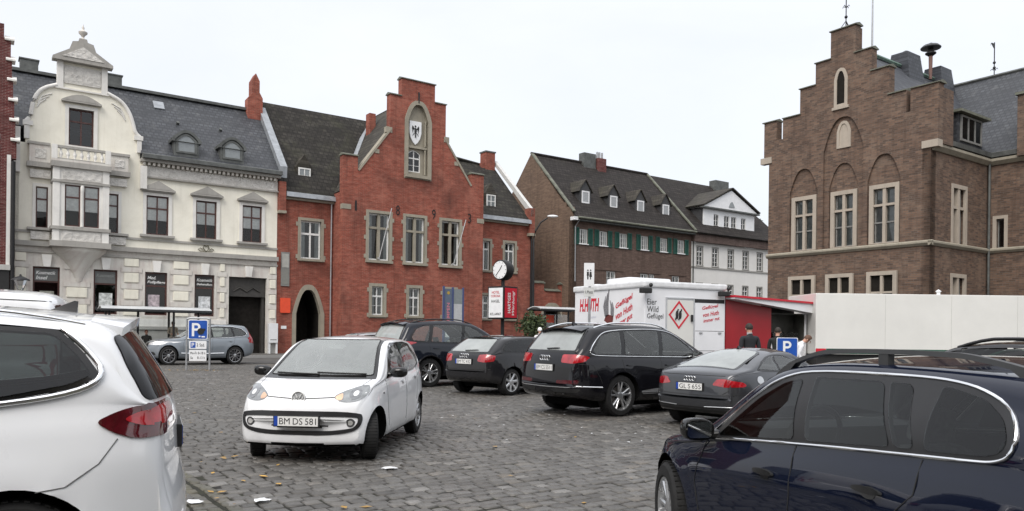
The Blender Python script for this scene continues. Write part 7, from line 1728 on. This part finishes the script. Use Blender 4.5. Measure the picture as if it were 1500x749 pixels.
sheet('hatch_seam', MATS['seam_grey'], f2, 1.84, 2.95, 1.62, 1.635, -.022, .003); sheet('hatch_seam', MATS['seam_grey'], f2, 1.84, 2.95, 1.03, 1.045, -.022, .003)
for x in (1.98, 2.72): b = MB(); b.bbox(x, x + .12, -.05, -.02, 1.55, 1.61, .01); b.build('hinge', ALU, f2)
SK = Matrix(((1, 0, 0, 0), (0, 1, 0, 0), (.16, 0, 1, 0), (0, 0, 0, 1)))
for k, t in enumerate(('Geflügel', 'von Huth', 'immer gut')): text_obj('lettering', t, red, f2, Matrix.Translation((2.40 + .03 * k, -.023, 2.34 - .19 * k)) @ SK, height=.13, width=.62, shear=.1, bold=.02)
# the end of the trailer
ME = Matrix(((0, 1, 0, 0), (-1, 0, 0, 0), (0, 0, 1, 0), (0, 0, 0, 1)))            # panel seen from local -x; panel x = -y
def endx(y): return -y
text_obj('lettering', 'H.HUTH', red, tr, ME @ Matrix.Translation((-2.92, -.003, 2.42)), height=.42, width=1.12, shear=.15, bold=.035)
text_obj('lettering', 'Geflügelhof', mat('pale_print', (.5, .52, .6), .5), tr, ME @ Matrix.Translation((-2.75, -.003, 2.03)), height=.09, width=.5); text_obj('lettering', 'www.huth.de', MATS['pale_print'], tr, ME @ Matrix.Translation((-2.6, -.003, 1.83)), height=.1, width=.95)
SK2 = Matrix(((1, 0, 0, 0), (0, 1, 0, 0), (.36, 0, 1, 0), (0, 0, 0, 1)))
for k, t in enumerate(('Geflügel', 'von Huth', 'immer gut')): text_obj('lettering', t, red, tr, ME @ Matrix.Translation((-1.02, -.003, 2.47 - .29 * k)) @ SK2, height=.20, width=.86, shear=.1, bold=.025)
# painted cockerel
b = MB(ME); bx0, bz0 = -1.85, 2.06
P = [(bx0 + .18, bz0 - .36), (bx0 + .28, bz0 - .10), (bx0 + .26, bz0 + .12), (bx0 + .12, bz0 + .02), (bx0 + .02, bz0 + .05), (bx0 - .14, bz0 - .02), (bx0 - .22, bz0 - .14), (bx0 - .08, bz0 - .2), (bx0 + .02, bz0 - .32), (bx0 + .1, bz0 - .2)]
v_, f_ = fill2d(P); b.add([(x, -.004, z) for x, z in v_], f_); b.build('painted_bird', mat('bird_brown', (.14, .03, .025), .6, var=.5, scale=20), tr, recalc=False)
b = MB(ME)
for p_ in ([(bx0 - .1, bz0 + .0), (bx0 - .2, bz0 + .3), (bx0 - .14, bz0 + .62)], [(bx0 - .02, bz0 + .04), (bx0 - .02, bz0 + .4), (bx0 + .06, bz0 + .95)], [(bx0 - .06, bz0 + .02), (bx0 - .1, bz0 + .35), (bx0 - .04, bz0 + .7)], [(bx0 + .22, bz0 + .06), (bx0 + .2, bz0 + .3), (bx0 + .1, bz0 + .48)], [(bx0 + .26, bz0 + .0), (bx0 + .28, bz0 + .25), (bx0 + .22, bz0 + .42)]):
    b.tube([(x, -.004, z) for x, z in p_], [.05, .04, .008], 5)
b.build('painted_feathers', mat('feather_grey', (.16, .16, .17), .6, var=.6, scale=25), tr, smooth=60)
# open counter
rp = MB(); rp.prism([(3.05, .6), (4.92, .6), (4.92, 2.38), (3.05, 2.60)], .0, .05); rp.build('red_panel', mat('trailer_red', (.29, .007, .013), .35, var=.15, scale=1.), tr)
aw = MB(); aw.prism([(3.06, 2.61), (6.5, 2.24), (6.5, 2.55), (3.06, 2.68)], -.35, .02); aw = aw.build('awning', TRAILERW, tr)
b = MB(); b.slab([(3.04, -.40, 2.72), (6.54, -.40, 2.60), (6.54, 3.2, 2.60), (3.04, 3.2, 2.72)], .06); b.build('awning_edge', SIGNR, aw)
sheet('inner_wall', mat('stall_dark', (.035, .035, .03), .6, var=.7, scale=3), tr, 4.925, 6.375, 1.36, 2.5, .42, .03); sheet('stall_ceiling', MATS['stall_dark'], tr, 4.93, 6.375, 2.20, 2.235, .03, .38); sheet('stall_cheek', MATS['stall_dark'], tr, 6.35, 6.376, 1.36, 2.2, .0, .41); sheet('stall_side', TRAILERW, tr, 6.38, 6.45, .6, 2.24, -.02, .14); sheet('stall_back', TRAILERG, tr, 3.03, 6.5, .55, 2.6, 3.1, .05)  # near-black panels put the shade of the open stall into their colour
b = MB(); b.box(4.94, 6.37, -.05, .35, 1.30, 1.36); ct = b.build('counter', ALU, tr); sheet('counter_front', TRAILERW, tr, 4.94, 6.37, .6, 1.295, .0, .04)
b = MB(); b.box(5.1, 6.2, .1, .3, 1.361, 1.62); b.build('display_case', PANE, tr)
b = MB(); b.prism([(6.52, .6), (8.2, .6), (8.3, 1.2), (7.75, 1.45), (7.2, 2.15), (6.52, 2.2)], .15, 2.3); cab = b.build('driver_cab', TRAILERW, tr)
b = MB(); b.prism([(6.75, 1.45), (7.55, 1.42), (7.1, 2.0), (6.75, 2.05)], .13, .149); b.build('cab_window', MATS['unlit_pane'], cab)
b = MB(); b.box(6.5, 7.3, -.05, .1, 2.24, 2.34); b.build('canopy_rail', TRAILERW, tr)
for x in (.8, 2.2, 7.3):
    b = MB(); b.lathe([(.2, .0), (.32, .02), (.34, .06), (.34, .16), (.32, .2), (.2, .22)], 28, (x, .05, .34), 'y'); b.build('wheel', RUBBER, tr, smooth=40)
# ---- the big off-white trailer
q = at(1195, 470, 24.3); o = tag(empty('box_trailer', (q.x, q.y, 0), R(.3)), 'large plain off-white box trailer in front of the town hall', 'trailer')
b = MB(); b.bbox(0, 8.6, 0, 2.4, .95, 2.88, .02); bd = b.build('body', TRAILERG, o)
for x in (2.2, 4.3, 6.4): sheet('panel_joint', mat('joint_line', (.5, .5, .47), .6), bd, x, x + .012, 1.0, 2.84, -.003, .003)
sheet('red_stripe', SIGNR, bd, .01, .33, .97, 1.13, -.004, .004); b = MB(); b.prism([(.34, .97), (8.5, .97), (8.5, 1.13), (.34, 1.13)], -.004, 0); b.build('green_stripe', mat('stripe_green', (.012, .075, .045), .4), bd)
b = MB(); b.bbox(.05, 8.5, .1, 2.3, .6, .949, .02); b.build('chassis', MATS['matt_black'], o)
b = MB(); b.lathe([(.06, 2.88), (.05, 2.96), (.09, 3.0), (.01, 3.06)], 10, (4.05, .3, 0)); b.build('roof_cap', SIGNW, bd, smooth=40)
for x in (3.6, 4.7):
    b = MB(); b.lathe([(.2, .0), (.34, .02), (.37, .06), (.37, .16), (.34, .2), (.2, .22)], 28, (x, .05, .37), 'y'); b.build('wheel', RUBBER, o, smooth=40)
# ---- litter and leaves
def flat_bits(name, pts, m, kind_label, sz):
    b = MB()
    for x, y in pts:
        a = rng.random() * 6.28; s = sz * rng.uniform(.5, 1.3); z = .012; c, n = math.cos(a) * s, math.sin(a) * s
        b.add([(x - c, y - n, z), (x + n * .55, y - c * .55, z + .004), (x + c, y + n, z + .012 * rng.random()), (x - n * .55, y + c * .55, z + .006)], [(0, 1, 2, 3)])
    o = b.build(name, m, recalc=False); o['kind'] = 'stuff'; tag(o, kind_label, 'litter'); return o
pts = []
for _ in range(20): q = ground(rng.uniform(250, 420), rng.uniform(600, 747)); pts.append((q.x, q.y))
for _ in range(16): q = ground(rng.uniform(250, 950), rng.uniform(560, 747)); pts.append((q.x, q.y))
for _ in range(60): pts.append((p1.x + rng.gauss(0, .5), p1.y - .1 + rng.gauss(0, .22)))
flat_bits('fallen_leaves', pts, [mat('leaf_ochre', (.42, .25, .06), .7, var=.6, scale=2.)], 'yellow and brown fallen leaves scattered over the cobbles', .045)
pts = []
for _ in range(50): q = ground(rng.uniform(640, 960), rng.uniform(575, 650)); pts.append((q.x, q.y))
for _ in range(25): q = ground(rng.uniform(250, 360), rng.uniform(545, 600)); pts.append((q.x, q.y))
flat_bits('paper_scraps', pts, [SIGNW], 'tiny white paper scraps scattered on the cobbles by the parked cars', .028)
for px, py, s, lab in ((571, 688, .09, 'crumpled white paper scrap in front of the white hatchback'), (384, 736, .075, 'white paper plate scrap on the cobbles right of the gutter course'), (284, 738, .075, 'white paper plate scrap on the mossy gutter beside the people carrier')):
    q = ground(px, py); b = MB(); n = 12
    b.add([(q.x, q.y, .035)] + [(q.x + s * math.cos(t) * rng.uniform(.7, 1.2), q.y + s * .8 * math.sin(t) * rng.uniform(.7, 1.2), .012 + .02 * rng.random()) for t in [6.283 * i / n for i in range(n)]], [(0, 1 + i, 1 + (i + 1) % n) for i in range(n)])
    tag(b.build('paper_scrap', SIGNW, smooth=30, recalc=False), lab, 'litter')
# ------------------------------------------------------------------ people: one skinned surface each, coloured by where the clothes run
def person(label, loc, rz, h=1.75, pose='stand', top=(.02, .02, .024), legs=(.02, .022, .03), hair=(.02, .014, .01), skirt=None, lean=0., shoes=(.02, .018, .016), collar=None, coat_len=.86, hairlen=0):
    root = tag(empty('person', loc, rz), label, 'person')
    k = h / 1.75; J = {}
    # x to the person's left, y backwards (faces -y), z up
    hipz = .93; sit = pose == 'sit'
    if sit: hipz = .50
    def L(p, zc): return p
    J['pelvis'] = Vector((0, 0, hipz)); J['belly'] = Vector((0, .0, hipz + .16)); J['chest'] = Vector((0, .0, hipz + .36)); J['neck0'] = Vector((0, .01, hipz + .53)); J['neck'] = Vector((0, -.005, hipz + .60)); J['head'] = Vector((0, -.03, hipz + .70)); J['crown'] = Vector((0, -.025, hipz + .785))
    rad = dict(pelvis=(.16, .115), belly=(.145, .105), chest=(.165, .115), neck0=(.075, .07), neck=(.052, .055), head=(.074, .092), crown=(.055, .065))
    E = [('pelvis', 'belly'), ('belly', 'chest'), ('chest', 'neck0'), ('neck0', 'neck'), ('neck', 'head'), ('head', 'crown')]
    arm = {'stand': ((.20, 0, .49), (.245, .03, .20), (.25, -.06, -.04)), 'carry': ((.20, 0, .49), (.24, .02, .22), (.17, -.24, .17)), 'reach': ((.20, 0, .49), (.22, -.10, .22), (.20, -.36, .12)), 'sit': ((.20, 0, .49), (.23, .0, .2), (.14, -.24, .1))}[pose]
    for sg, s in ((1, 'l'), (-1, 'r')):
        for nm, (x, y, z) in zip(('sh', 'el', 'wr'), arm): J[nm + s] = Vector((sg * x, y, hipz + z))
        d = (J['wr' + s] - J['el' + s]).normalized(); J['palm' + s] = J['wr' + s] + d * .07; E += [('chest', 'sh' + s), ('sh' + s, 'el' + s), ('el' + s, 'wr' + s), ('wr' + s, 'palm' + s)]
        rad.update({'sh' + s: (.07, .07), 'el' + s: (.05, .05), 'wr' + s: (.033, .033), 'palm' + s: (.042, .024)})
        side = Vector((0, 1, 0)) if pose == 'stand' else Vector((sg, 0, 0))
        for f, (off, ln) in enumerate(((-.03, .075), (-.01, .085), (.01, .08), (.03, .062))):
            a = J['palm' + s] + side * off + d * .012; J['f%d%s' % (f, s)] = a + d * ln * .5; J['g%d%s' % (f, s)] = a + d * ln + Vector((-sg * .012, -.01, 0)); rad['f%d%s' % (f, s)] = (.0095, .0095); rad['g%d%s' % (f, s)] = (.008, .008)
            E += [('palm' + s, 'f%d%s' % (f, s)), ('f%d%s' % (f, s), 'g%d%s' % (f, s))]
        J['t' + s] = J['wr' + s] + d * .06 - side * .055 + Vector((-sg * .01, -.01, 0)); rad['t' + s] = (.010, .010); E.append(('wr' + s, 't' + s))
        if sit: pts = (('hip', (.09, 0, .48)), ('kn', (.12, -.44, .50)), ('an', (.12, -.46, .09)), ('toe', (.13, -.64, .04)))
        else: pts = (('hip', (.09, 0, hipz - .06)), ('kn', (.10, -.01 - (.05 if sg > 0 else -.02), .50)), ('an', (.11, .03 + (.06 if sg < 0 else -.03), .09)), ('toe', (.13, -.15 + (.06 if sg < 0 else -.03), .04)))
        for nm, p in pts: J[nm + s] = Vector((sg * p[0], p[1], p[2]))
        E += [('pelvis', 'hip' + s), ('hip' + s, 'kn' + s), ('kn' + s, 'an' + s), ('an' + s, 'toe' + s)]; rad.update({'hip' + s: (.10, .10), 'kn' + s: (.065, .068), 'an' + s: (.05, .055), 'toe' + s: (.045, .035)})
    if lean:
        M = Matrix.Translation((0, 0, hipz)) @ Matrix.Rotation(lean, 4, 'X') @ Matrix.Translation((0, 0, -hipz))
        low = ('hip', 'kn', 'an', 'toe', 'pelvis')
        for n_ in J:
            if not n_.startswith(low): J[n_] = M @ J[n_]
    names = list(J); idx = {n_: i for i, n_ in enumerate(names)}
    me = bpy.data.meshes.new('body'); me.from_pydata([tuple(J[n_] * k) for n_ in names], [(idx[a], idx[b_]) for a, b_ in E], [])
    o = bpy.data.objects.new('body', me); C.objects.link(o)
    md = o.modifiers.new('skin', 'SKIN'); md.use_smooth_shade = True
    for i, n_ in enumerate(names): me.skin_vertices[0].data[i].radius = tuple(r * k for r in rad[n_]); me.skin_vertices[0].data[i].use_root = (n_ == 'pelvis')
    sb = o.modifiers.new('sub', 'SUBSURF'); sb.levels = 2; sb.render_levels = 2
    bpy.context.view_layer.update(); m2 = bpy.data.meshes.new_from_object(o.evaluated_get(bpy.context.evaluated_depsgraph_get())); o.modifiers.clear(); o.data = m2; bpy.data.meshes.remove(me)
    nm = 'cloth_%d' % len(MATS); mats = [SKIN, mat(nm + 'a', top, .85, var=.15), mat(nm + 'b', legs, .85, var=.15), mat(nm + 'c', shoes, .5)]
    for m in mats: m2.materials.append(m)
    NK = J['neck'] * k; wl_ = [J['wrl'] * k, J['wrr'] * k, J['ell'] * k, J['elr'] * k]
    up = (J['neck'] - J['chest']).normalized()
    ids = []
    for p in m2.polygons:
        c = p.center; i = 1
        if (c - NK).dot(up) > -.005 and (c - NK).length < .35: i = 0
        for w_, e_ in ((wl_[0], wl_[2]), (wl_[1], wl_[3])):
            if (c - w_).dot((w_ - e_).normalized()) > .0 and (c - w_).length < .3: i = 0
        low_ = c.z < coat_len * k and i == 1 if not sit else (c.z < .56 * k and c.y < .02 and i == 1)
        if low_: i = 2
        if c.z < .085 * k: i = 3
        ids.append(i)
    m2.polygons.foreach_set('material_index', ids); m2.polygons.foreach_set('use_smooth', [True] * len(m2.polygons)); o.parent = root
    hm = mat(nm + 'h', hair, .7, var=.3); H = J['head'] * k; Cc = J['crown'] * k; ax = (Cc - H).normalized(); fw = Vector((0, -1, 0)); fw = (fw - ax * fw.dot(ax)).normalized(); rt = ax.cross(fw)
    b = MB(); vs = []; n, m = 18, 10
    for i in range(m + 1):
        th = math.pi * .62 * i / m
        for q in range(n):
            ph = 2 * math.pi * q / n; f_ = math.cos(ph); t_ = th * (.62 if f_ > .55 else 1. + hairlen * .2)
            vs.append(H + ax * .03 * k + (ax * math.cos(t_) * .108 + (fw * f_ * .106 + rt * math.sin(ph) * .088) * math.sin(t_)) * k)
    b.add(vs, [(i * n + q, i * n + (q + 1) % n, (i + 1) * n + (q + 1) % n, (i + 1) * n + q) for i in range(m) for q in range(n)]); b.build('hair', hm, o, smooth=60)
    for sx in (1, -1):
        b = MB(); b.ball(tuple(H + fw * .093 * k + rt * sx * .03 * k + ax * .005), .011 * k, 8, 6); b.build('eye', MATS['ink'], o, smooth=60)
        b = MB(); b.ball(tuple(H + rt * sx * .077 * k - ax * .005), (.014 * k, .02 * k, .03 * k), 8, 6); b.build('ear', SKIN, o, smooth=60)
    b = MB(); b.tube([H + fw * .09 * k + ax * .01, H + fw * .115 * k - ax * .025 * k, H + fw * .095 * k - ax * .032 * k], [.008, .014, .01], 6); b.build('nose', SKIN, o, smooth=60)
    b = MB(); b.tube([H + fw * .090 * k - ax * .055 * k - rt * .02, H + fw * .097 * k - ax * .056 * k, H + fw * .090 * k - ax * .055 * k + rt * .02], .006, 6); b.build('mouth', mat('lips', (.36, .12, .10), .5), o, smooth=60)
    if collar: b = MB(); b.lathe([(.062 * k, -.02), (.066 * k, .03)], 14, tuple(NK + up * -.02), cap=False); b.build('collar', mat('shirt_collar', collar, .7), o, smooth=60)
    return root
pm = at(1098, 500, 19.); person('man in a dark suit standing with his back to the camera before the red panel', (pm.x, pm.y, 0), R(180 + 12), 1.80, 'stand', top=(.014, .015, .019), legs=(.014, .015, .018), collar=(.5, .5, .52))
pm = at(1139, 500, 21.6); person('dark clothed customer at the counter left of the parking sign', (pm.x, pm.y, 0), R(150), 1.74, 'carry', top=(.012, .013, .013), legs=(.012, .012, .014))
pm = at(1169, 500, 20.8); person('woman in a white overall bending forward to the right at the stall', (pm.x - .22, pm.y, 0), R(75), 1.70, 'reach', top=(.72, .73, .75), legs=(.05, .05, .055), hair=(.10, .05, .03), lean=R(38), coat_len=.8)
pm = wl(-6.0, -1.9, .14); person('standing person in a beige coat under the bus shelter', pm, ANG + R(10), 1.74, 'carry', top=(.30, .26, .20), legs=(.05, .045, .04), hair=(.09, .06, .045), coat_len=.7)
pm = wl(-7.25, -1.85, .14); person('seated person in a dark jacket at the left of the bus shelter', pm, ANG - R(20), 1.7, 'sit', top=(.02, .02, .018), legs=(.02, .02, .025), hair=(.15, .05, .03))
pm = at(791, 500, 30.); person('person with a white cap and white jacket behind the dark hatchback', (pm.x, pm.y, 0), R(200), 1.72, 'stand', top=(.66, .66, .66), legs=(.03, .03, .04), hair=(.70, .70, .70))
# ------------------------------------------------------------------ unseen houses and trees added behind the camera to be mirrored in glass and paint
def unseen_house(x, y, w, d, h, ridge, rz, wm, rm, label):
    o = house('town_house', label, Vector((x, y, 0)), rz); n = max(2, int(w / 2.4)); holes = []
    for f in range(int(h // 3.1)):
        for i in range(n): cx = w * (i + .5) / n; holes.append(rect(cx - .5, cx + .5, .9 + f * 3.1, 2.5 + f * 3.1))
    wall('front_wall', o, [(0, -.2), (w, -.2), (w, h), (w / 2, ridge), (0, h)], holes, [wm, wm, ROOM], reveal=.15)
    for hl in holes: window(o, hl[0][0], hl[1][0], hl[0][1], hl[2][1], WFRAME, PANE_D, rows=(.66,), y=.06, fw=.06)
    b = MB(); b.box(0, .3, .4, d, -.2, h); b.build('side_wall', wm, o); b = MB(); b.box(w - .3, w, .4, d, -.2, h); b.build('side_wall', wm, o)
    roof_slab('roof', rm, o, [(-.2, d, h), (-.2, .05, h), (w / 2, .05, ridge + .1), (w / 2, d, ridge + .1)]); roof_slab('roof', rm, o, [(w + .2, .05, h), (w + .2, d, h), (w / 2, d, ridge + .1), (w / 2, .05, ridge + .1)])
PB = plaster('buff_render', (.50, .42, .30), (.3, .26, .2), .4)
B0 = [(14, -13, 9, 9.5, 15, REDBRICK2, TILE_Y, 'dark red brick gabled house behind the camera'), (5, -14, 8.5, 10, 15.5, PB, TILE_Y, 'buff rendered gabled house behind the camera'), (-4, -15, 9, 9, 14.5, BROWNBRICK, TILE_Y, 'brown brick gabled house behind the camera'), (-13.5, -14, 9, 9.6, 15, PALE, TILE_Y, 'pale grey gabled house behind the camera'), (-23, -12, 9, 9.5, 15, REDBRICK, TILE_Y, 'bright red brick gabled house behind the camera')]
for x, y, w, h, r_, wm, rm, lab in B0: unseen_house(x + w, y, w, 10, h, r_, R(180), wm, rm, lab)
def tree(x, y, h, seed, lab):
    rg = random.Random(seed); o = tag(empty('broadleaf_tree', (x, y, 0)), lab, 'tree'); b = MB(); b.tube([(0, 0, 0), (.05, 0, h * .3), (0, .1, h * .7)], [.22, .17, .06], 8)
    for _ in range(7): a = rg.random() * 6.28; b.tube([(0, 0, h * rg.uniform(.3, .45)), (math.cos(a) * h * .14, math.sin(a) * h * .14, h * .6), (math.cos(a) * h * .24, math.sin(a) * h * .24, h * .75)], [.1, .06, .02], 6)
    b.build('trunk', MATS['bark'], o); b = MB()
    for _ in range(16): a = rg.random() * 6.28; q = rg.uniform(0, .25) * h; leaf_cloud(b, (math.cos(a) * q, math.sin(a) * q, h * rg.uniform(.5, .92)), (h * .14,) * 3, 170, .17, rg, (0, 0, 1))
    b.build('crown', [LEAFY, MATS['leaf_light']], o, recalc=False)
for k, (x, y, h) in enumerate(((-9, -9.5, 8.5), (1.5, -9, 7.5), (10.5, -8.5, 8.2), (19, -4, 8.))): tree(x, y, h, 40 + k, ['tall leafy tree at the left behind the camera', 'small leafy tree in the middle behind the camera', 'leafy tree at the right behind the camera', 'leafy tree far right beside the camera'][k])
